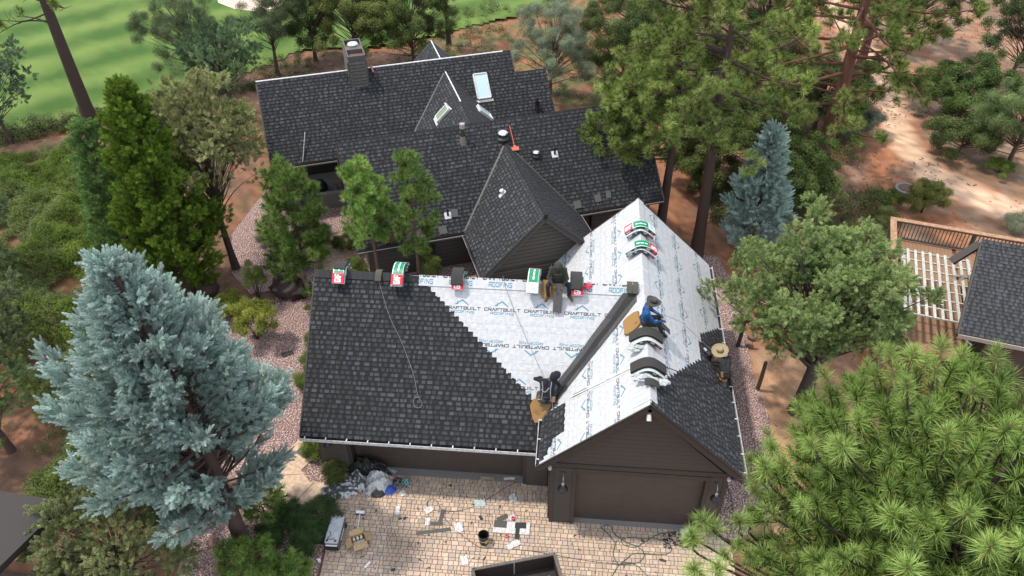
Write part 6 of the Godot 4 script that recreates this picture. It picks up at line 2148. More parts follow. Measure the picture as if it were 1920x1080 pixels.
	b.col = Color(0.02, 0.03, 0.25)
	b.bx(Vector3(-0.125, 0.0, -0.03), Vector3(0.125, 0.05, 0.05))
	part("bristles", b.mesh(), M.vc, pb)
	b = MB.new()
	b.col = Color(0.75, 0.75, 0.74)
	b.tube(v3s([0, 0.09, 0.03, 0.08, 0.14, 0.66]), [0.013, 0.013], 8)
	part("handle", b.mesh(), M.vcs, pb)
	# bucket
	var bk := thing("bucket", "black bucket with a yellow label on the pavers", "bucket", Vector3(-1.84, 0.052, 0.86))
	b = MB.new()
	b.col = Color(0.014, 0.014, 0.015)
	b.lathe(Transform3D(), [Vector2(0, 0), Vector2(0.13, 0), Vector2(0.15, 0.36), Vector2(0.165, 0.36), Vector2(0.165, 0.38), Vector2(0.142, 0.38), Vector2(0.125, 0.02), Vector2(0, 0.02)], 24)
	part("pail", b.mesh(), M.vcs, bk)
	b = MB.new()
	for k in 8:
		var a0 := 0.1 + k * 0.14
		b.col = Color(0.55, 0.40, 0.04)
		b.quad(Vector3(cos(a0 + 0.14) * 0.143, 0.1, sin(a0 + 0.14) * 0.143), Vector3(cos(a0) * 0.143, 0.1, sin(a0) * 0.143), Vector3(cos(a0) * 0.151, 0.27, sin(a0) * 0.151), Vector3(cos(a0 + 0.14) * 0.151, 0.27, sin(a0 + 0.14) * 0.151))
	part("label", b.mesh(), M.vcs, bk)
	b = MB.new()
	b.tube(smooth(v3s([-0.165, 0.34, 0, -0.12, 0.28, 0.13, 0, 0.25, 0.18, 0.12, 0.28, 0.13, 0.165, 0.34, 0]), 4), same(17, 0.005), 5)
	part("handle", b.mesh(), M.galv, bk)
	# offcuts
	var G := func(x: float, z: float, turn: float, y := 0.054) -> Transform3D: return Transform3D(Basis(Vector3.UP, turn) * Basis(Vector3.RIGHT, -PI / 2), Vector3(x, y, z))
	strip_on("long grey shingle strip lying alone on the pavers", G.call(-3.36, 0.62, 0.22), 1.02, 0.12, M.flash)
	strip_on("upright arm of the bent grey shingle strip, on the drive", G.call(-3.20, 0.10, -0.08), 0.12, 0.5, M.flash)
	strip_on("foot of the bent grey shingle strip, on the drive", G.call(-3.33, 0.36, 0.05, 0.066), 0.42, 0.12, M.flash)
	var wb := MB.new()
	wb.col = Color(0.74, 0.74, 0.73)
	wb.bx(Vector3(-0.54, 0, -0.2), Vector3(0.54, 0.05, 0.2), 0.004)
	var wo := one("white_board", wb, M.vc, "white board on the pavers with shingle offcuts on it", "board")
	wo.position = Vector3(-1.08, 0.053, 0.34)
	strip_on("ribbed grey shingle on the left end of the white board", G.call(-1.42, 0.25, 0.0, 0.105), 0.38, 0.24, M.flash)
	strip_on("square dark shingle on the middle of the white board", G.call(-0.82, 0.25, 0.06, 0.105), 0.33, 0.2, M.rubber)
	strip_on("narrow dark strip hanging off the front of the white board", G.call(-0.90, 0.53, -0.03, 0.107), 0.12, 0.36, M.rubber)
	strip_on("grey shingle tilted at the corner above the white board", G.call(-1.38, 0.0, 0.6), 0.36, 0.16, M.flash)
	strip_on("dark brown shingle corner on the pavers left of the bucket", G.call(-2.02, 0.05, -0.9), 0.17, 0.09, M.rubber)
	strip_on("small dark chip, left of a pair on the drive", G.call(-4.42, 0.28, 0.4), 0.09, 0.06, M.rubber)
	strip_on("small dark chip, right of a pair on the drive", G.call(-4.28, 0.25, 1.0), 0.11, 0.08, M.rubber)
	strip_on("dark chip at the bottom of the drive left of the trailer", G.call(-4.30, 1.95, 0.4), 0.12, 0.08, M.rubber)
	strip_on("black shingle scrap on the pink gravel left of the garage", G.call(-9.9, -6.35, 0.5), 0.42, 0.22, M.rubber, "black_scrap")
	strip_on("black shingle scrap on the walk by the garage corner", G.call(-8.0, -1.9, -0.5), 0.5, 0.25, M.flash, "black_scrap")
	for i in 4:
		strip_on(["black scrap under the dwarf pines, upper", "black scrap under the dwarf pines, beside a white bottle", "black scrap left of the cooler, larger", "black scrap by the seedlings"][i], G.call([-7.75, -7.45, -6.6, -7.95][i], [0.25, 0.45, 1.2, 1.15][i], [0.3, -0.5, 0.2, 0.9][i], 0.06), [0.5, 0.42, 0.6, 0.25][i], [0.35, 0.3, 0.24, 0.2][i], M.rubber, "black_scrap")
	# papers and wrappers
	var PA := [[-4.55, 0.0, 0.14, 0.34, 0.1, "narrow white paper sliver on the pavers below the bags"], [-3.62, -0.08, 0.26, 0.2, 0.7, "crumpled white wrapper at the cord loop"], [-2.12, -0.45, 0.34, 0.24, 0.2, "white and teal wrapper under the cord"], [-1.14, -0.72, 0.22, 0.28, 0.5, "folded white paper left of the small garage door"], [-3.58, 0.33, 0.16, 0.26, 0.1, "small white tissue above the long strip"], [-2.64, 0.44, 0.24, 0.34, 0.3, "white and pink wrapper at the cord"], [-0.98, 0.88, 0.42, 0.2, 0.6, "twisted white plastic wrap by the trailer"], [-2.33, 1.5, 0.2, 0.3, 0.3, "white and red wrapper left of the trailer"], [-1.1, -0.02, 0.2, 0.2, 0.4, "pink and white wrapper above the white board"], [-4.52, -0.62, 0.18, 0.2, 0.8, "white paper under the green bag"], [-5.02, -1.42, 0.34, 0.14, -0.5, "pale blue wrapper at the door sill"], [-1.3, -1.43, 0.34, 0.1, 0.1, "white wrapper on the apron at the right"]]
	for i in PA.size():
		var q: Array = PA[i]
		paper(q[5], Vector3(q[0], 0.054 if q[1] > -1.3 else 0.066, q[1]), q[2], q[3], q[4], Color(0.5, 0.62, 0.62) if i in [2, 10] else Color(0.76, 0.75, 0.74), 600 + i)
	paper("tan paper sheet on the apron before the wide door", Vector3(-2.0, 0.066, -1.36), 0.45, 0.14, 0.0, Color(0.45, 0.36, 0.26), 620)
	for q in [[-1.06, 0.02, Color(0.5, 0.03, 0.1), "magenta cap in the pink wrapper"], [-1.2, 0.62, Color(0.6, 0.10, 0.09), "red ring on the pavers below the white board"]]:
		b = MB.new()
		b.col = q[2]
		b.lathe(Transform3D(Basis(), Vector3.ZERO), [Vector2(0.06, 0), Vector2(0.06, 0.03), Vector2(0.03, 0.035), Vector2(0.03, 0.0)], 14)
		var o := one("plastic_ring", b, M.vcs, q[3], "ring")
		o.position = Vector3(q[0], 0.09, q[1])
	for q in [[-5.0, 1.78, 0.5, "white tube lying on the lower left pavers"], [-7.25, 1.0, 0.4, "slim white tube in the shrub bed"], [-7.72, 0.75, 1.3, "short white tube under the middle dwarf pine"]]:
		b = MB.new()
		b.col = Color(0.76, 0.76, 0.76)
		b.lathe(Transform3D(Basis(Vector3.UP, -q[2]) * Basis(Vector3.RIGHT, PI / 2), Vector3.ZERO), [Vector2(0, 0), Vector2(0.035, 0), Vector2(0.035, 0.2), Vector2(0.008, 0.22), Vector2(0.006, 0.28)], 12)
		var o := one("caulk_tube", b, M.vcs, q[3], "tube")
		o.position = Vector3(q[0], 0.09, q[1])
	b = MB.new()
	b.col = Color(0.78, 0.74, 0.74)
	b.lathe(Transform3D(), [Vector2(0, 0), Vector2(0.045, 0), Vector2(0.045, 0.1), Vector2(0, 0.1)], 12)
	var cup := one("white_cup", b, M.vcs, "white cup on the pink gravel at the drive edge", "cup")
	cup.position = Vector3(-6.45, 0.03, 1.85)
	crumple("pale stone in the shrub bed left of the cooler", "stone", "stone", Vector3(-6.72, 0.05, 1.05), Vector3(0.13, 0.08, 0.1), Color(0.45, 0.35, 0.25), 9, M.rock, 0.2)
	var gl := thing("glass_jar", "clear glass bowl on its side at the pine's edge before the small door", "glass bowl", Vector3(4.05, 0.054, 0.2))
	b = MB.new()
	b.lathe(Transform3D(Basis(Vector3(0, 0, 1), PI / 2), Vector3(0.1, 0.15, 0)), [Vector2(0.0, 0.0), Vector2(0.13, 0.02), Vector2(0.155, 0.12), Vector2(0.15, 0.3)], 20)
	part("bowl", b.mesh(), M.clear, gl)
	b = MB.new()
	b.lathe(Transform3D(Basis(Vector3(0, 0, 1), PI / 2), Vector3(0.08, 0.14, 0)), [Vector2(0.0, 0.0), Vector2(0.1, 0.02), Vector2(0.12, 0.1), Vector2(0.0, 0.12)], 16)
	part("white_filling", b.mesh(), M.white, gl)
	# cords on the drive
	cord("power_cord", "dark cord running from the apron across the drive past the bucket", "cord", ground_line([-1.0, -1.35, -1.38, -1.1, -1.81, -0.69, -2.41, -0.26, -3.0, -0.08, -3.45, -0.10, -3.7, -0.25, -3.66, -0.45, -3.45, -0.45, -3.28, -0.2, -3.08, 0.17, -2.62, 0.6, -2.11, 0.95, -1.87, 1.06, -1.4, 1.04, -0.39, 1.05, 1.14, 1.22, 2.12, 1.26], 0.06), 0.009, M.cord)
	cord("garden_hose", "dark green hose looping before the small garage door", "hose", ground_line([4.2, 0.1, 3.86, 0.03, 3.23, 0.19, 2.83, 0.47, 2.5, 0.68, 2.2, 0.62, 2.15, 0.45, 2.4, 0.36, 2.7, 0.37, 3.14, 0.34, 3.5, 0.5, 3.56, 0.68, 3.42, 0.82, 3.0, 0.86, 2.51, 0.88, 2.25, 1.1, 2.05, 1.3, 1.85, 1.7, 1.8, 2.3], 0.062), 0.012, M.hose)
	cord("garden_hose", "second loop of green hose with its end by the door", "hose", ground_line([1.98, 0.6, 1.75, 0.3, 1.57, 0.12, 1.65, -0.0 + 0.02, 1.83, 0.05, 1.95, 0.3, 2.3, 0.55, 2.62, 0.66, 2.78, 0.9, 2.62, 1.15, 2.3, 1.24, 2.05, 1.26, 1.9, 1.0, 1.94, 0.7, 2.0, 0.5], 0.066), 0.012, M.hose)
	cord("garden_hose", "hose end trailing off at the lower edge of the drive", "hose", ground_line([2.0, 1.3, 2.3, 1.2, 2.6, 1.3, 2.9, 1.7, 3.0, 2.3], 0.062), 0.012, M.hose)
	# leaves and crumbs on the pavers
	var xs := []
	var cs := []
	rng.seed = 77
	for i in 260:
		var x := rr(-6.2, 5.0)
		var z := rr(-1.1, 3.0)
		if x > 0 and z < 0.1:
			continue
		var r := rr(0.006, 0.03) * (1.0 if i % 9 else 1.8)
		xs.append(Transform3D(Basis(Vector3.UP, rr(0, 6)).scaled_local(Vector3(r, r * 0.4, r * rr(0.8, 3.0))), Vector3(x, 0.056, z)))
		cs.append(Color(0.06, 0.04, 0.03).lerp(Color(0.35, 0.22, 0.13), pow(rng.randf(), 2.0)))
	for i in 90:
		var r := rr(0.01, 0.035)
		xs.append(Transform3D(Basis(Vector3.UP, rr(0, 6)).scaled_local(Vector3(r, r * 0.4, r * 2)), Vector3(3.75 + rr(-0.4, 0.35), 0.057, 0.32 + rr(-0.25, 0.3))))
		cs.append(Color(0.05, 0.035, 0.03))
	var cr := MB.new()
	blob(cr, Vector3.ZERO, Vector3.ONE, 4, 6, 0.2, 3)
	tag(many("leaf_litter", cr.mesh(), M.vc, xs, cs), "fallen leaves and roofing crumbs on the pavers")
	# trailer
	var tr := thing("dump_trailer", "open dark brown dump trailer at the lower edge of the drive", "trailer", Vector3(-0.86, 0.05, 2.10), 0.29)
	b = MB.new()
	b.col = Color(0.028, 0.021, 0.018)
	b.bx(Vector3(-1.1, 0.5, 0), Vector3(1.1, 0.56, 3.6))
	part("floor", b.mesh(), M.vc, tr)
	for q in [[Vector3(-1.1, 0.56, 0.0), Vector3(1.1, 1.12, 0.05), "tailgate"], [Vector3(-1.15, 0.5, 0.0), Vector3(-1.1, 1.12, 3.6), "side_wall"], [Vector3(1.1, 0.5, 0.0), Vector3(1.15, 1.12, 3.6), "side_wall"], [Vector3(-1.1, 0.56, 3.55), Vector3(1.1, 1.12, 3.6), "front_wall"]]:
		b = MB.new()
		b.col = Color(0.032, 0.023, 0.019)
		b.bx(q[0], q[1])
		part(q[2], b.mesh(), M.vc, tr)
	for q in [[Vector3(-1.15, 1.12, -0.02), Vector3(1.15, 1.16, 0.06)], [Vector3(-1.18, 1.12, 0.06), Vector3(-1.08, 1.17, 3.6)], [Vector3(1.08, 1.12, 0.06), Vector3(1.18, 1.17, 3.6)]]:
		b = MB.new()
		b.col = Color(0.14, 0.115, 0.10)
		b.bx(q[0], q[1], 0.006)
		part("rim", b.mesh(), M.vc, tr)
	for x in [-0.02]:
		b = MB.new()
		b.col = Color(0.30, 0.28, 0.26)
		b.bx(Vector3(x, 0.62, 0.05), Vector3(x + 0.035, 1.13, 0.075))
		part("latch_bar", b.mesh(), M.vc, tr)
	for x in [-1.12, 1.10]:
		b = MB.new()
		b.col = Color(0.36, 0.33, 0.31)
		b.tube([Vector3(x, 1.0, 0.0), Vector3(x, 1.24, 0.0)], [0.035, 0.03], 10)
		b.bx(Vector3(x - 0.04, 0.9, -0.04), Vector3(x + 0.04, 1.0, 0.02), 0.01)
		part("gate_pin", b.mesh(), M.vc, tr)
	for x in [-1.3, 1.18]:
		for z in [1.4, 2.2]:
			b = MB.new()
			b.lathe(Transform3D(Basis(Vector3(0, 0, 1), -PI / 2), Vector3(x, 0.33, z)), [Vector2(0, 0), Vector2(0.33, 0), Vector2(0.33, 0.13), Vector2(0, 0.13)], 24)
			part("wheel", b.mesh(), M.rubber, tr)
	b = MB.new()
	b.col = Color(0.50, 0.34, 0.19)
	b.box(Transform3D(Basis(Vector3(0.3, 1, 0.2).normalized(), 0.5), Vector3(0.72, 0.8, 0.62)), Vector3(0.34, 0.5, 0.04), 0.004)
	var cb := one("cardboard_sheet", b, M.vc, "torn cardboard sheet standing in the trailer", "cardboard")
	cb.transform = tr.transform
	# fire pit under its cover on the porch, beside it a stool
	var fp := thing("fire_pit", "round grey fire pit on the porch under the big eave", "fire pit")
	fp.transform = hx * Transform3D(Basis(), Vector3(-1.05, 1.3, -6.75))
	b = MB.new()
	b.col = Color(0.20, 0.19, 0.185)
	b.lathe(Transform3D(), [Vector2(0, 0), Vector2(0.72, 0), Vector2(0.74, 0.5), Vector2(0.70, 0.54), Vector2(0.25, 0.56), Vector2(0.25, 0.50), Vector2(0, 0.5)], 32)
	part("drum", b.mesh(), M.vc, fp)
	b = MB.new()
	b.col = Color(0.02, 0.02, 0.02)
	b.lathe(Transform3D(), [Vector2(0.3, 0.5), Vector2(0.3, 0.75), Vector2(0.2, 0.95), Vector2(0, 1.0)], 14)
	part("hood", b.mesh(), M.vc, fp)
	b = MB.new()
	b.col = Color(0.6, 0.6, 0.58)
	b.lathe(Transform3D(), [Vector2(0, 0), Vector2(0.2, 0), Vector2(0.24, 0.62), Vector2(0.26, 0.66), Vector2(0, 0.66)], 20)
	var st := one("planter", b, M.vc, "pale round planter at the left end of the porch wall", "planter")
	st.transform = hx * Transform3D(Basis(), Vector3(-2.15, 1.56, -6.1))
	# rocks
	rock("dark boulder with pale lichen patches beside the young pine", Vector3(-10.8, 0.0, -9.75), Vector3(0.78, 0.55, 0.5), Color(0.105, 0.065, 0.055), 3, true)
	rock("brown rock at the foot of the grey juniper", Vector3(-14.1, 0.0, -9.6), Vector3(0.45, 0.4, 0.4), Color(0.13, 0.08, 0.065), 5)
	rock("second brown rock nearer the blue cypress", Vector3(-12.9, 0.0, -8.9), Vector3(0.4, 0.3, 0.35), Color(0.12, 0.075, 0.06), 6)
	for i in 9:
		rock(["pinkish rock by the wall right of the garage, farthest", "pinkish rock right of the garage, second", "pinkish rock right of the garage, third", "pinkish rock right of the garage, fourth", "pinkish rock right of the garage, nearest the post", "pale rock under the blue cypress, upper", "pale rock under the blue cypress, middle", "pale rock under the blue cypress, lower", "pale rock by the blue cypress trunk"][i], Vector3([7.2, 7.05, 7.3, 7.15, 6.95, -9.9, -9.5, -9.7, -9.15][i], 0.0, [-10.4, -9.7, -9.2, -8.6, -8.2, -0.6, 0.6, 1.5, 2.3][i]), Vector3(0.22, 0.14, 0.18) * rr(0.7, 1.2), Color(0.42, 0.26, 0.21), 20 + i)
	# posts
	for q in [[6.54, -8.06, 1.5, "dark post in the pink gravel right of the garage"], [6.95, -5.94, 1.35, "weathered post at the edge of the gravel strip under the juniper"]]:
		b = MB.new()
		b.col = Color(0.07, 0.045, 0.035) if q[2] > 1.4 else Color(0.16, 0.11, 0.085)
		b.tube([Vector3.ZERO, Vector3(0.03, q[2] * 0.5, 0.0), Vector3(0.05, q[2], -0.02)], [0.075, 0.07, 0.06], 10)
		var o := one("wooden_post", b, M.bark, q[3], "post")
		o.position = Vector3(q[0], -0.03, q[1])
	b = MB.new()
	b.col = Color(0.12, 0.12, 0.12)
	b.tube(smooth(v3s([5.35, 0.05, -0.1, 5.5, 0.05, -1.0, 5.4, 0.05, -2.2, 5.7, 0.05, -2.6]), 6), same(19, 0.012), 6)
	one("drip_line", b, M.vc, "thin dark line on the gravel right of the small garage door", "pipe")
	b = MB.new()
	b.col = Color(0.6, 0.6, 0.6)
	b.tube(v3s([5.62, 0, -0.4, 5.62, 0.9, -0.4]), [0.02, 0.02], 8)
	one("white_pipe", b, M.vcs, "thin grey pipe standing in the gravel at the pine's edge", "pipe")
	# utility cover on the trail
	var mh := thing("manhole", "round rusty cover in a pale concrete ring beside the trail", "manhole cover", Vector3(15.68, 0.0, -19.32))
	b = MB.new()
	b.lathe(Transform3D(), [Vector2(0.52, -0.1), Vector2(0.50, 0.14), Vector2(0.36, 0.15), Vector2(0.35, 0.1)], 30)
	part("ring", b.mesh(), M.apron, mh)
	b = MB.new()
	b.lathe(Transform3D(), [Vector2(0.355, 0.1), Vector2(0.345, 0.17), Vector2(0, 0.18)], 30)
	part("lid", b.mesh(), M.rust, mh)

func rock(label: String, at: Vector3, r: Vector3, col: Color, sd: int, lichen := false) -> void:
	var b := MB.new()
	b.col = col
	blob(b, Vector3.ZERO, r, 14, 22, 0.22, sd)
	if lichen:
		var nz := FastNoiseLite.new()
		nz.seed = 8
		nz.frequency = 3.0
		for i in b.v.size():
			var q := b.v[i]
			if nz.get_noise_3dv(q) > 0.12 and q.x < -0.05 and b.n[i].y > -0.2:
				b.c[i] = Color(0.36, 0.33, 0.22)
			elif nz.get_noise_3dv(q * 1.4 + Vector3(4, 0, 0)) > 0.42:
				b.c[i] = Color(0.4, 0.38, 0.32)
	var o := one("boulder" if r.x > 0.6 else "rock", b, M.rock, label, "rock")
	o.position = at + Vector3(0, r.y * 0.55, 0)
	o.rotation.y = sd

# ---------------------------------------------------------------- neighbours
func build_neighbours() -> void:
	var h := thing("neighbour_house", "neighbour's grey shingled house with a wooden deck at the right edge", "house", Vector3(12.95, 0, -11.1), -0.25)
	# local x along the deck rail, z towards the viewer
	var R := frame(Vector3(1.2, 2.6, 4.47), Vector3.RIGHT, Vector3(0, 0.369, -0.9294))
	var poly := pv([0, 0, 7, 0, 7, 3.79, 0.52, 3.79])
	deck(R, poly, h, M.soffit, 0.15)
	var b := MB.new()
	var list := []
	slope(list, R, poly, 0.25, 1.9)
	for s in list:
		var before := b.c.size()
		shingle(b, s[0], s[1], s[2], s[3], s[4], s[5])
	part("shingle", b.mesh(), M.roof, h, "stuff")
	b = MB.new()
	b.bx(Vector3(2.2, 0, 1.3), Vector3(9, 2.7, 4.1))
	part("wall", b.mesh(), M.siding, h)
	bar_part("fascia", Vector3(1.19, 2.52, 4.47), Vector3(1.71, 3.92, 0.95), 0.06, 0.2, M.trim, h)
	bar_part("fascia", Vector3(1.2, 2.52, 4.50), Vector3(8.2, 2.52, 4.50), 0.05, 0.14, M.flash3, h)
	bar_part("gable_return", Vector3(1.0, 3.15, 1.25), Vector3(1.72, 3.85, 0.9), 0.3, 0.1, M.trim, h)
	# deck
	for i in 44:
		var x := -0.6 + i * 0.145
		if x > 1.9:
			break
		box_part("deck_board", Vector3(x, 1.15, -2.6), Vector3(x + 0.138, 1.19, 4.2), M.deckwood, h)
	for i in range(17, 44):
		var x := -0.6 + i * 0.145
		box_part("deck_board", Vector3(x, 1.15, -2.6), Vector3(x + 0.138, 1.19, -0.25), M.deckwood, h)
	box_part("rim_joist", Vector3(-0.62, 0.9, -2.66), Vector3(5.8, 1.14, -2.6), M.deckwood, h)
	box_part("rim_joist", Vector3(-0.68, 0.9, -2.6), Vector3(-0.62, 1.14, 4.2), M.deckwood, h)
	for q in [[-0.62, -2.6], [-0.62, 0.6], [-0.62, 3.8], [2.4, -2.6], [5.4, -2.6]]:
		box_part("post", Vector3(q[0], 0, q[1]), Vector3(q[0] + 0.1, 2.1, q[1] + 0.1), M.railgreen, h)
	box_part("rail_cap", Vector3(-0.68, 2.1, -2.68), Vector3(6.0, 2.15, -2.46), M.deckcap, h, 0.006)
	box_part("rail_cap", Vector3(-0.70, 2.1, -2.46), Vector3(-0.46, 2.15, 4.0), M.deckcap, h, 0.006)
	box_part("bottom_rail", Vector3(-0.6, 1.27, -2.59), Vector3(6.0, 1.33, -2.52), M.railgreen, h)
	box_part("top_rail", Vector3(-0.6, 2.02, -2.59), Vector3(6.0, 2.09, -2.52), M.railgreen, h)
	for i in 48:
		var x := -0.5 + i * 0.13
		if x < 5.9:
			box_part("baluster", Vector3(x, 1.33, -2.57), Vector3(x + 0.03, 2.02, -2.54), M.railgreen, h)
	for i in 44:
		var z := -2.4 + i * 0.14
		box_part("baluster", Vector3(-0.575, 1.27, z), Vector3(-0.545, 2.1, z + 0.03), M.railgreen, h)
	# lattice pergola over the deck
	var p := thing("pergola", "pale green lattice pergola beside the neighbour's roof", "pergola", Vector3(12.72, 0, -11.15), -0.25)
	for i in 9:
		var x := 0.0 + i * 0.255
		box_part("slat", Vector3(x, 2.42, -0.15), Vector3(x + 0.095, 2.46, 3.7), M.lattice, p)
	for i in 8:
		var z := -0.12 + i * 0.53
		box_part("cross_slat", Vector3(-0.12, 2.36, z), Vector3(2.2, 2.415, z + 0.05), M.lattice, p)
	box_part("beam", Vector3(-0.14, 2.2, -0.2), Vector3(-0.02, 2.36, 3.75), M.lattice, p)
	box_part("beam", Vector3(2.1, 2.2, -0.2), Vector3(2.2, 2.36, 3.75), M.lattice, p)
	for q in [[-0.14, -0.16], [-0.14, 3.6], [2.1, 3.6]]:
		box_part("post", Vector3(q[0], 1.19, q[1]), Vector3(q[0] + 0.1, 2.2, q[1] + 0.1), M.railgreen, p)
	b = MB.new()
	b.tube(smooth(v3s([1.55, 2.5, 3.6, 1.85, 2.52, 3.55, 1.75, 2.5, 3.65, 1.9, 2.3, 3.75, 1.95, 1.9, 3.8, 2.15, 1.75, 3.85]), 5), same(26, 0.03), 8)
	part("white_pipe", b.mesh(), M.white, p)
	# corner of a roof at the lower left
	var q := thing("corner_house", "corner of a brown house with a flat grey shingled roof, lower left", "house", Vector3(-12.45, 0, 2.55), -0.05)
	var f := frame(Vector3(0, 3.0, 0.0), Vector3(-0.27, 0.0, 0.963).normalized(), Vector3(-0.998, 0.06, 0.0).normalized())
	var rp := pv([0, 0, 5, 0, 5, 6, 0, 6])
	b = MB.new()
	b.prism(rp, f, -0.2, -0.01)
	part("roof_deck", b.mesh(), M.soffit, q)
	b = MB.new()
	var l2 := []
	slope(l2, frame(f * Vector3(0, 0, 0), f.basis.x, f.basis.y), rp, 0.0, 4.6)
	for s in l2:
		shingle(b, s[0], s[1], s[2], s[3], s[4], s[5])
	part("shingle", b.mesh(), M.roof, q, "stuff")
	b = MB.new()
	b.prism(pv([0.45, 0.35, 5, 0.35, 5, 6, 0.45, 6]), frame(Vector3(0, 0, 0), f.basis.x, Vector3(-1, 0, 0)), 0.0, 2.82)
	part("wall", b.mesh(), M.brownwall, q)
	cord("roof_cable", "thin dark cable lying on the grey corner roof", "cable", [q.transform * (f * Vector3(0.7, 0.55, 0.05)), q.transform * (f * Vector3(1.0, 0.5, 0.05)), q.transform * (f * Vector3(1.3, 0.25, 0.05)), q.transform * (f * Vector3(2.2, 0.12, 0.05)), q.transform * (f * Vector3(3.0, 0.05, 0.04))], 0.012, M.black)

# ---------------------------------------------------------------- people
class Field:
	var lo: Vector3
	var h: float
	var n: Vector3i
	var d := PackedFloat32Array()
	var id := PackedByteArray()

	func _init(a: Vector3, b: Vector3, cell: float) -> void:
		lo = a
		h = cell
		n = Vector3i(((b - a) / cell).ceil()) + Vector3i.ONE
		d.resize(n.x * n.y * n.z)
		d.fill(1.0)
		id.resize(d.size())

	# tapered capsule joined by a smooth minimum
	func cap(a: Vector3, b: Vector3, ra: float, rb: float, who: int, k := 0.03) -> void:
		var r := maxf(ra, rb) + k + h * 2.5
		var p0 := Vector3i(((a.min(b) - Vector3.ONE * r - lo) / h).floor()).clamp(Vector3i.ZERO, n - Vector3i.ONE)
		var p1 := Vector3i(((a.max(b) + Vector3.ONE * r - lo) / h).ceil()).clamp(Vector3i.ZERO, n - Vector3i.ONE)
		var ab := b - a
		var l2 := maxf(ab.length_squared(), 1e-9)
		for z in range(p0.z, p1.z + 1):
			for y in range(p0.y, p1.y + 1):
				var row := (z * n.y + y) * n.x
				for x in range(p0.x, p1.x + 1):
					var p := lo + Vector3(x, y, z) * h
					var t := clampf((p - a).dot(ab) / l2, 0.0, 1.0)
					var q := p.distance_to(a + ab * t) - lerpf(ra, rb, t)
					var o := d[row + x]
					if q < o:
						id[row + x] = who
					var e := maxf(k - absf(q - o), 0.0) / k
					d[row + x] = minf(q, o) - e * e * k * 0.25

	func to_mesh(mb: MB, cols: Array) -> void:
		var vi := {}
		var sx := 1
		var sy := n.x
		var sz := n.x * n.y
		for z in n.z - 1:
			for y in n.y - 1:
				for x in n.x - 1:
					var i := z * sz + y * sy + x
					if absf(d[i]) > h * 2.2:
						continue
					var v := [d[i], d[i + sx], d[i + sy], d[i + sx + sy], d[i + sz], d[i + sx + sz], d[i + sy + sz], d[i + sx + sy + sz]]
					var neg := 0
					for q in v:
						if q < 0.0:
							neg += 1
					if neg == 0 or neg == 8:
						continue
					var s := Vector3.ZERO
					var c := 0
					for e in [[0, 1], [2, 3], [4, 5], [6, 7], [0, 2], [1, 3], [4, 6], [5, 7], [0, 4], [1, 5], [2, 6], [3, 7]]:
						var a: float = v[e[0]]
						var b: float = v[e[1]]
						if (a < 0.0) != (b < 0.0):
							var t := a / (a - b)
							var pa := Vector3(e[0] & 1, (e[0] >> 1) & 1, e[0] >> 2)
							var pb := Vector3(e[1] & 1, (e[1] >> 1) & 1, e[1] >> 2)
							s += pa.lerp(pb, t)
							c += 1
					vi[i] = mb.v.size()
					mb.v.push_back(lo + (Vector3(x, y, z) + s / c) * h)
					mb.n.push_back(Vector3(v[1] + v[3] + v[5] + v[7] - v[0] - v[2] - v[4] - v[6], v[2] + v[3] + v[6] + v[7] - v[0] - v[1] - v[4] - v[5], v[4] + v[5] + v[6] + v[7] - v[0] - v[1] - v[2] - v[3]).normalized())
					mb.c.push_back(cols[id[i]])
					mb.t.push_back(Vector2.ZERO)
		for i: int in vi:
			for ax in [[sx, sy, sz], [sy, sz, sx], [sz, sx, sy]]:
				if (d[i] < 0.0) == (d[i + ax[0]] < 0.0):
					continue
				var b: int = i - ax[1]
				var c: int = i - ax[1] - ax[2]
				var e: int = i - ax[2]
				if not (vi.has(b) and vi.has(c) and vi.has(e)):
					continue
				var q := [vi[i], vi[b], vi[c], vi[e]]
				if d[i] < 0.0:
					q = [vi[i], vi[e], vi[c], vi[b]]
				for k in [0, 1, 2, 0, 2, 3]:
					mb.ix.push_back(q[k])

func hand(mb: MB, wrist: Vector3, fwd: Vector3, palm_n: Vector3, thumb_side: float, cols: Array, who: int) -> void:
	fwd = fwd.normalized()
	var side := fwd.cross(palm_n).normalized() * thumb_side
	palm_n = side.cross(fwd).normalized() * thumb_side
	var f := Field.new(wrist - Vector3.ONE * 0.2, wrist + Vector3.ONE * 0.2, 0.0048)
	var base := wrist + fwd * 0.085
	f.cap(wrist, wrist + fwd * 0.03, 0.026, 0.028, who, 0.012)
	for k in 4:
		var off := side * (0.033 - 0.022 * k)
		f.cap(wrist + fwd * 0.02 + off * 0.6, base + off, 0.018, 0.012, who, 0.010)
		var len: float = [0.040, 0.046, 0.043, 0.034][k]
		var p := base + off
		var q := p + (fwd * 0.9 + palm_n * 0.35).normalized() * len
		var r := q + (fwd * 0.35 + palm_n * 0.95).normalized() * len * 0.75
		f.cap(p, q, 0.0100, 0.0090, who, 0.003)
		f.cap(q, r, 0.0090, 0.0080, who, 0.003)
	var t0 := wrist + fwd * 0.03 + side * 0.028
	var t1 := t0 + (side * 0.7 + fwd * 0.6 + palm_n * 0.3).normalized() * 0.04
	f.cap(t0, t1, 0.013, 0.0105, who, 0.006)
	f.cap(t1, t1 + (fwd * 0.9 + palm_n * 0.5).normalized() * 0.032, 0.0105, 0.0085, who, 0.003)
	f.to_mesh(mb, cols)

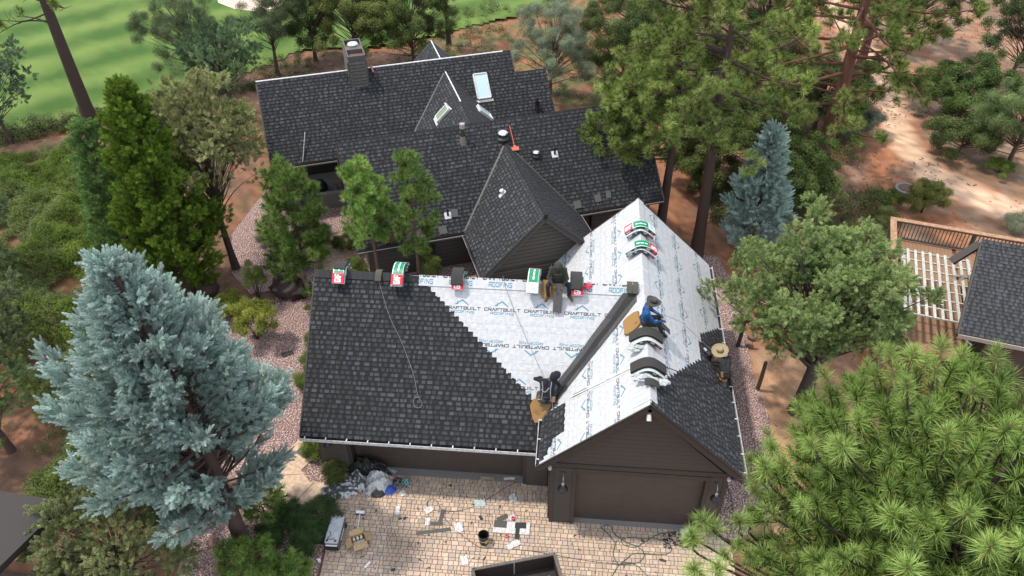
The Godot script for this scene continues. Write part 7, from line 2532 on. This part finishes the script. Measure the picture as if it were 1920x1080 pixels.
# J: joints in world coordinates. colours: 0 shirt, 1 trousers, 2 skin, 3 boots, 4 hair, 5 hood inside, 6 vest
func person(called: String, label: String, base: Vector3, J: Dictionary, cols: Array, opt := {}) -> Node3D:
	var o := thing(called, label, "person", base)
	var lo := Vector3.ONE * 99
	var hi := Vector3.ONE * -99
	for k in J:
		J[k] = (J[k] as Vector3) - base
		lo = lo.min(J[k])
		hi = hi.max(J[k])
	var f := Field.new(lo - Vector3.ONE * 0.22, hi + Vector3.ONE * 0.22, 0.0125)
	var mid: Vector3 = (J.hl + J.hr) * 0.5
	var ch: Vector3 = (J.sl + J.sr) * 0.5
	var down: Vector3 = (mid - ch).normalized()
	# trunk
	f.cap(J.hl, J.hr, 0.105, 0.105, 1)
	f.cap(mid - down * 0.02, mid.lerp(ch, 0.45), 0.125, 0.125, 0, 0.05)
	f.cap(J.hl.lerp(mid, 0.3) - down * 0.1, J.sl.lerp(ch, 0.45) + down * 0.1, 0.095, 0.115, 0, 0.05)
	f.cap(J.hr.lerp(mid, 0.3) - down * 0.1, J.sr.lerp(ch, 0.45) + down * 0.1, 0.095, 0.115, 0, 0.05)
	f.cap(J.sl, J.sr, 0.068, 0.068, 0, 0.05)
	# legs
	for s in ["l", "r"]:
		f.cap(J["h" + s], J["k" + s], 0.092, 0.064, 1, 0.03)
		f.cap(J["k" + s], J["a" + s], 0.063, 0.045, 1, 0.02)
		var toe: Vector3 = J["t" + s]
		f.cap(J["a" + s] + Vector3(0, 0.01, 0), toe, 0.047, 0.040, 3, 0.02)
		f.cap(J["a" + s], J["a" + s] - (toe - J["a" + s]).normalized() * 0.045 - Vector3(0, 0.02, 0), 0.047, 0.038, 3, 0.02)
		f.cap(J["s" + s], J["e" + s], 0.062, 0.049, 0, 0.03)
		f.cap(J["e" + s], J["w" + s], 0.048, 0.036, 0, 0.02)
	# neck and head
	var face: Vector3 = (opt.face as Vector3).normalized()
	var up: Vector3 = ((J.head - ch) as Vector3).normalized()
	up = (up - face * up.dot(face)).normalized()
	var side := up.cross(face)
	var hd: Vector3 = J.head
	f.cap(ch, hd - up * 0.08, 0.062, 0.055, 2, 0.02)
	f.cap(hd + up * 0.035 - face * 0.015, hd + up * 0.02 + face * 0.012, 0.094, 0.090, 4 if opt.get("hair", true) else 2, 0.02)
	f.cap(hd - up * 0.02 + face * 0.035, hd - up * 0.075 + face * 0.055, 0.066, 0.042, 2, 0.03)
	f.cap(hd + face * 0.09 + up * 0.012, hd + face * 0.112 - up * 0.025, 0.012, 0.016, 2, 0.012)
	f.cap(hd + face * 0.088 - up * 0.055 - side * 0.02, hd + face * 0.088 - up * 0.055 + side * 0.02, 0.010, 0.010, 2, 0.01)
	for s in [-1.0, 1.0]:
		f.cap(hd + side * s * 0.088 + up * 0.02, hd + side * s * 0.09 - up * 0.03, 0.018, 0.012, 2, 0.008)
		f.cap(hd + side * s * 0.034 + face * 0.088 + up * 0.022, hd + side * s * 0.036 + face * 0.088 + up * 0.022, 0.011, 0.011, 5, 0.006)
	if opt.has("hood"):
		f.cap(hd + up * 0.045 - face * 0.03, hd - up * 0.05 - face * 0.035, 0.122, 0.118, 0, 0.03)
		f.cap(hd + up * 0.095 + face * 0.03, hd + up * 0.06 + face * 0.075, 0.07, 0.055, 0, 0.03)
		f.cap(hd + side * 0.085 - up * 0.04, hd + side * 0.06 - up * 0.12 + face * 0.03, 0.05, 0.05, 0, 0.03)
		f.cap(hd - side * 0.085 - up * 0.04, hd - side * 0.06 - up * 0.12 + face * 0.03, 0.05, 0.05, 0, 0.03)
	var mb := MB.new()
	f.to_mesh(mb, cols)
	for s in ["l", "r"]:
		var fw: Vector3 = J["w" + s] - J["e" + s]
		hand(mb, J["w" + s], opt.get("hand_" + s, fw), opt.get("palm_" + s, Vector3.DOWN), 1.0 if s == "l" else -1.0, cols, 2)
	part("body", mb.mesh(), M.cloth, o)
	# belt
	var b := MB.new()
	var ring := []
	var e1: Vector3 = ((J.hr - J.hl) as Vector3).normalized()
	var e2 := e1.cross(down).normalized()
	for k in 17:
		var a := TAU * k / 16
		ring.append(mid - down * 0.08 + e1 * cos(a) * 0.185 + e2 * sin(a) * 0.14)
	b.tube(ring, same(17, 0.022), 6, false)
	part("belt", b.mesh(), M.black, o)
	for q in opt.get("pouches", []):
		b = MB.new()
		b.box(Transform3D(Basis(e1, -down, e2), mid - down * 0.02 + e1 * q[0] + e2 * q[1]), Vector3(0.11, 0.17, 0.07), 0.015)
		part("tool_pouch", b.mesh(), q[2], o)
	return o

func brim_hat(o: Node3D, at: Vector3, up: Vector3, r: float, m: Material, band: Material, wavy := 0.0) -> void:
	var x := Transform3D(Basis(Quaternion(Vector3.UP, up.normalized())), at)
	var b := MB.new()
	b.lathe(x, [Vector2(r, 0.025), Vector2(r * 0.75, -0.005), Vector2(0.10, 0.0), Vector2(0.095, 0.09), Vector2(0.075, 0.125), Vector2(0.03, 0.115), Vector2(0, 0.105)], 28)
	b.lathe(x, [Vector2(0.1, -0.012), Vector2(r * 0.75, -0.017), Vector2(r, 0.015), Vector2(r, 0.025)], 28)
	if wavy > 0.0:
		for i in b.v.size():
			var q := x.affine_inverse() * b.v[i]
			var rad := Vector2(q.x, q.z).length()
			q.y += wavy * sin(atan2(q.z, q.x) * 2.0 + 0.6) * smoothstep(0.1, r, rad)
			b.v[i] = x * q
	var hat := part("hat", b.mesh(), m, o)
	b = MB.new()
	b.lathe(x, [Vector2(0.103, 0.004), Vector2(0.100, 0.04)], 24)
	part("hat_band", b.mesh(), band, hat)

func build_people() -> void:
	var skin := Color(0.26, 0.14, 0.09)
	var hair := Color(0.012, 0.010, 0.009)
	# man in olive on the left ridge, facing the viewer
	var p := person("person", "person in an olive hooded jacket and jeans sitting astride the ridge with a long shingle", Vector3(-0.08, 5.66, -4.38), {
		"hl": Vector3(-0.19, 5.80, -4.34), "hr": Vector3(0.03, 5.80, -4.34), "sl": Vector3(-0.27, 6.24, -4.26), "sr": Vector3(0.11, 6.24, -4.26), "head": Vector3(-0.08, 6.42, -4.12),
		"kl": Vector3(-0.36, 5.78, -4.02), "kr": Vector3(0.26, 5.78, -4.05), "al": Vector3(-0.34, 5.40, -3.99), "ar": Vector3(0.27, 5.44, -4.02), "tl": Vector3(-0.40, 5.32, -3.88), "tr": Vector3(0.37, 5.35, -3.92),
		"el": Vector3(-0.35, 5.99, -4.14), "er": Vector3(0.20, 5.99, -4.14), "wl": Vector3(-0.19, 5.83, -3.98), "wr": Vector3(0.09, 5.84, -3.98)},
		[Color(0.082, 0.085, 0.055), Color(0.022, 0.034, 0.062), skin, Color(0.21, 0.095, 0.04), hair, Color(0.01, 0.01, 0.01)],
		{"face": Vector3(0, -0.75, 0.66), "hood": true, "pouches": [[0.17, 0.06, M.leather], [-0.17, 0.06, M.black]]})
	var b := MB.new()
	b.bx(Vector3(-0.13, 0.42, 0.14), Vector3(0.13, 0.45, 0.22), 0.01)
	part("chest_pocket", b.mesh(), M.olivecloth, p)
	# man in blue on the right ridge
	p = person("person", "person in a bright blue shirt and bucket hat sitting on the right ridge", Vector3(2.38, 5.66, -2.72), {
		"hl": Vector3(2.38, 5.79, -2.83), "hr": Vector3(2.38, 5.79, -2.60), "sl": Vector3(2.42, 6.22, -2.90), "sr": Vector3(2.40, 6.22, -2.50), "head": Vector3(2.54, 6.43, -2.72),
		"kl": Vector3(2.80, 5.70, -2.98), "kr": Vector3(2.78, 5.70, -2.66), "al": Vector3(2.90, 5.30, -3.04), "ar": Vector3(2.92, 5.28, -2.78), "tl": Vector3(3.02, 5.17, -3.08), "tr": Vector3(3.04, 5.15, -2.80),
		"el": Vector3(2.58, 5.96, -2.98), "er": Vector3(2.62, 5.95, -2.48), "wl": Vector3(2.80, 5.84, -2.92), "wr": Vector3(2.85, 5.85, -2.66)},
		[Color(0.012, 0.165, 0.52), Color(0.065, 0.062, 0.052), skin, Color(0.05, 0.04, 0.035), hair, Color(0.01, 0.01, 0.01)],
		{"face": Vector3(0.85, -0.5, 0.1)})
	brim_hat(p, Vector3(2.555, 6.48, -2.72) - Vector3(2.38, 5.66, -2.72), Vector3(0.2, 1, 0.05), 0.21, M.hatgrey, M.black, 0.035)
	# man in the straw hat low on the right slope
	p = person("person", "person in a wide straw hat kneeling low on the right slope", Vector3(4.95, 3.2, -3.4), {
		"hl": Vector3(5.08, 3.42, -3.16), "hr": Vector3(4.90, 3.50, -3.05), "sl": Vector3(5.07, 3.78, -3.50), "sr": Vector3(4.78, 3.86, -3.28), "head": Vector3(4.83, 3.92, -3.56),
		"kl": Vector3(5.02, 3.30, -3.52), "kr": Vector3(4.72, 3.52, -3.36), "al": Vector3(5.22, 3.08, -3.26), "ar": Vector3(4.95, 3.27, -2.98), "tl": Vector3(5.24, 3.02, -3.12), "tr": Vector3(4.99, 3.22, -2.86),
		"el": Vector3(5.08, 3.56, -3.62), "er": Vector3(4.63, 3.70, -3.42), "wl": Vector3(4.86, 3.52, -3.80), "wr": Vector3(4.60, 3.66, -3.66)},
		[Color(0.052, 0.055, 0.062), Color(0.02, 0.02, 0.022), skin, Color(0.10, 0.095, 0.075), hair, Color(0.01, 0.01, 0.01)],
		{"face": Vector3(-0.5, -0.6, -0.6), "pouches": [[0.17, 0.04, M.leather]]})
	brim_hat(p, Vector3(4.80, 3.99, -3.58) - Vector3(4.95, 3.2, -3.4), Vector3(-0.22, 1, 0.22), 0.25, M.straw, M.leather, 0.015)
	# man in navy at the valley, back to the viewer
	p = person("person", "person in a navy hooded sweater kneeling where the dark valley ends", Vector3(-0.22, 3.2, -1.75), {
		"hl": Vector3(-0.35, 3.50, -1.66), "hr": Vector3(-0.11, 3.50, -1.68), "sl": Vector3(-0.40, 3.95, -1.98), "sr": Vector3(-0.02, 3.93, -2.02), "head": Vector3(0.00, 4.10, -2.06),
		"kl": Vector3(-0.46, 3.42, -1.98), "kr": Vector3(0.02, 3.47, -2.00), "al": Vector3(-0.52, 3.16, -1.66), "ar": Vector3(-0.16, 3.12, -1.58), "tl": Vector3(-0.53, 3.06, -1.54), "tr": Vector3(-0.18, 3.02, -1.44),
		"el": Vector3(-0.58, 3.93, -2.06), "er": Vector3(0.10, 3.70, -2.10), "wl": Vector3(-0.44, 3.78, -2.28), "wr": Vector3(0.03, 3.66, -2.30)},
		[Color(0.016, 0.020, 0.044), Color(0.12, 0.115, 0.10), skin, Color(0.20, 0.105, 0.05), hair, Color(0.01, 0.01, 0.01)],
		{"face": Vector3(0.3, -0.55, -0.75), "hood": true, "pouches": [[-0.2, 0.05, M.leather], [0.0, 0.15, M.orange], [0.2, 0.05, M.black], [0.2, -0.08, M.leather]]})
	b = MB.new()
	b.tube(smooth(v3s([-0.16, 0.62, -0.02, -0.05, 0.58, 0.05, 0.1, 0.66, -0.12]), 4), same(9, 0.018), 6)
	b.tube(smooth(v3s([-0.15, 0.35, 0.16, -0.12, 0.6, 0.03, -0.15, 0.8, -0.16]), 4), same(9, 0.016), 6)
	b.tube(smooth(v3s([0.13, 0.35, 0.16, 0.1, 0.6, 0.03, 0.12, 0.78, -0.18]), 4), same(9, 0.016), 6)
	part("harness", b.mesh(), M.greyweb, p)
	for q in [[-0.19, 0.28, 0.14], [0.16, 0.26, 0.15]]:
		b = MB.new()
		b.tube([Vector3(q[0], q[1] + 0.06, q[2]), Vector3(q[0] + 0.02, q[1] - 0.16, q[2] + 0.07)], [0.014, 0.014], 8)
		b.box(Transform3D(Basis(), Vector3(q[0], q[1] + 0.08, q[2])), Vector3(0.12, 0.03, 0.03), 0.008)
		part("hammer", b.mesh(), M.galv, p)

# ---------------------------------------------------------------- scene
func _ready() -> void:
	var cam := Camera3D.new()
	cam.name = "camera"
	add_child(cam)
	cam.position = eye
	cam.rotation = Vector3(-0.6914, 0.0929, -0.0103)
	cam.fov = 39.2289
	cam.near = 0.1
	cam.far = 400.0
	cam.current = true
	var env := Environment.new()
	env.background_mode = Environment.BG_SKY
	var sm := ProceduralSkyMaterial.new()
	sm.sky_top_color = Color(0.78, 0.81, 0.86)
	sm.sky_horizon_color = Color(0.86, 0.88, 0.90)
	sm.sky_curve = 0.2
	sm.ground_bottom_color = Color(0.25, 0.22, 0.18)
	sm.ground_horizon_color = Color(0.6, 0.6, 0.58)
	sm.sky_energy_multiplier = 1.5
	var sky := Sky.new()
	sky.sky_material = sm
	env.sky = sky
	env.tonemap_mode = Environment.TONE_MAPPER_LINEAR
	env.tonemap_exposure = 0.94
	env.sdfgi_enabled = true
	env.ssao_enabled = true
	env.ssil_enabled = true
	var we := WorldEnvironment.new()
	we.name = "environment"
	we.environment = env
	add_child(we)
	var sun := DirectionalLight3D.new()
	sun.name = "sun"
	add_child(sun)
	sun.basis = Basis.looking_at(Vector3(0.44, -1.0, 0.04), Vector3(0, 0, -1))
	sun.light_energy = 1.3
	sun.light_color = Color(1.0, 0.965, 0.91)
	sun.light_angular_distance = 3.0
	sun.shadow_enabled = true

	rng.seed = 5
	make_materials()
	M.felt = StandardMaterial3D.new()
	M.felt.albedo_texture = felt_texture()
	M.felt.roughness = 0.55
	M.felt.heightmap_enabled = true
	M.felt.heightmap_texture = ntex(0.010, 0.0, 1.0, 33, 512, 4)
	M.felt.heightmap_scale = 0.4
	M.chim = mat(0.115, 0.105, 0.095, 0.7, M.blotch, 1.0)
	M.rust = mat(0.20, 0.11, 0.075, 0.85, M.grain, 2.0)
	M.stucco = mat(0.27, 0.24, 0.22, 0.9, M.grain, 1.5)
	M.glassdark = mat(0.02, 0.02, 0.022, 0.08)
	M.glassgreen = mat(0.22, 0.30, 0.17, 0.1)
	M.glassgreen.metallic_specular = 0.8
	M.flash2 = mat(0.20, 0.17, 0.14, 0.5, M.blotch, 3.0)
	M.flash3 = mat(0.42, 0.37, 0.32, 0.5, M.blotch, 3.0)
	M.plastic = mat(1, 1, 1, 0.3, M.blotch, 2.0, true)
	M.clear = mat(0.75, 0.85, 0.85, 0.06)
	M.clear.albedo_color.a = 0.25
	M.clear.transparency = BaseMaterial3D.TRANSPARENCY_ALPHA
	M.deckwood = mat(0.40, 0.22, 0.13, 0.85, M.grain, 0.8)
	M.deckcap = mat(0.47, 0.27, 0.16, 0.8, M.blotch, 0.8)
	M.railgreen = mat(0.085, 0.09, 0.08, 0.7)
	M.lattice = mat(0.58, 0.57, 0.50, 0.8, M.blotch, 1.5)
	M.brownwall = mat(0.09, 0.05, 0.035, 0.8, M.blotch, 1.0)
	M.leather = mat(0.20, 0.10, 0.05, 0.7)
	M.orange = mat(0.45, 0.14, 0.03, 0.7)
	M.straw = mat(0.66, 0.52, 0.30, 0.9, M.fine, 8.0)
	M.hatgrey = mat(0.13, 0.125, 0.11, 0.9, M.fine, 5.0)
	M.olivecloth = mat(0.07, 0.072, 0.048, 0.9)
	M.greyweb = mat(0.2, 0.2, 0.2, 0.8)

	build_ground()
	build_garage()
	build_house()
	build_neighbours()
	build_trees()
	rng.seed = 6
	build_things()
	build_people()
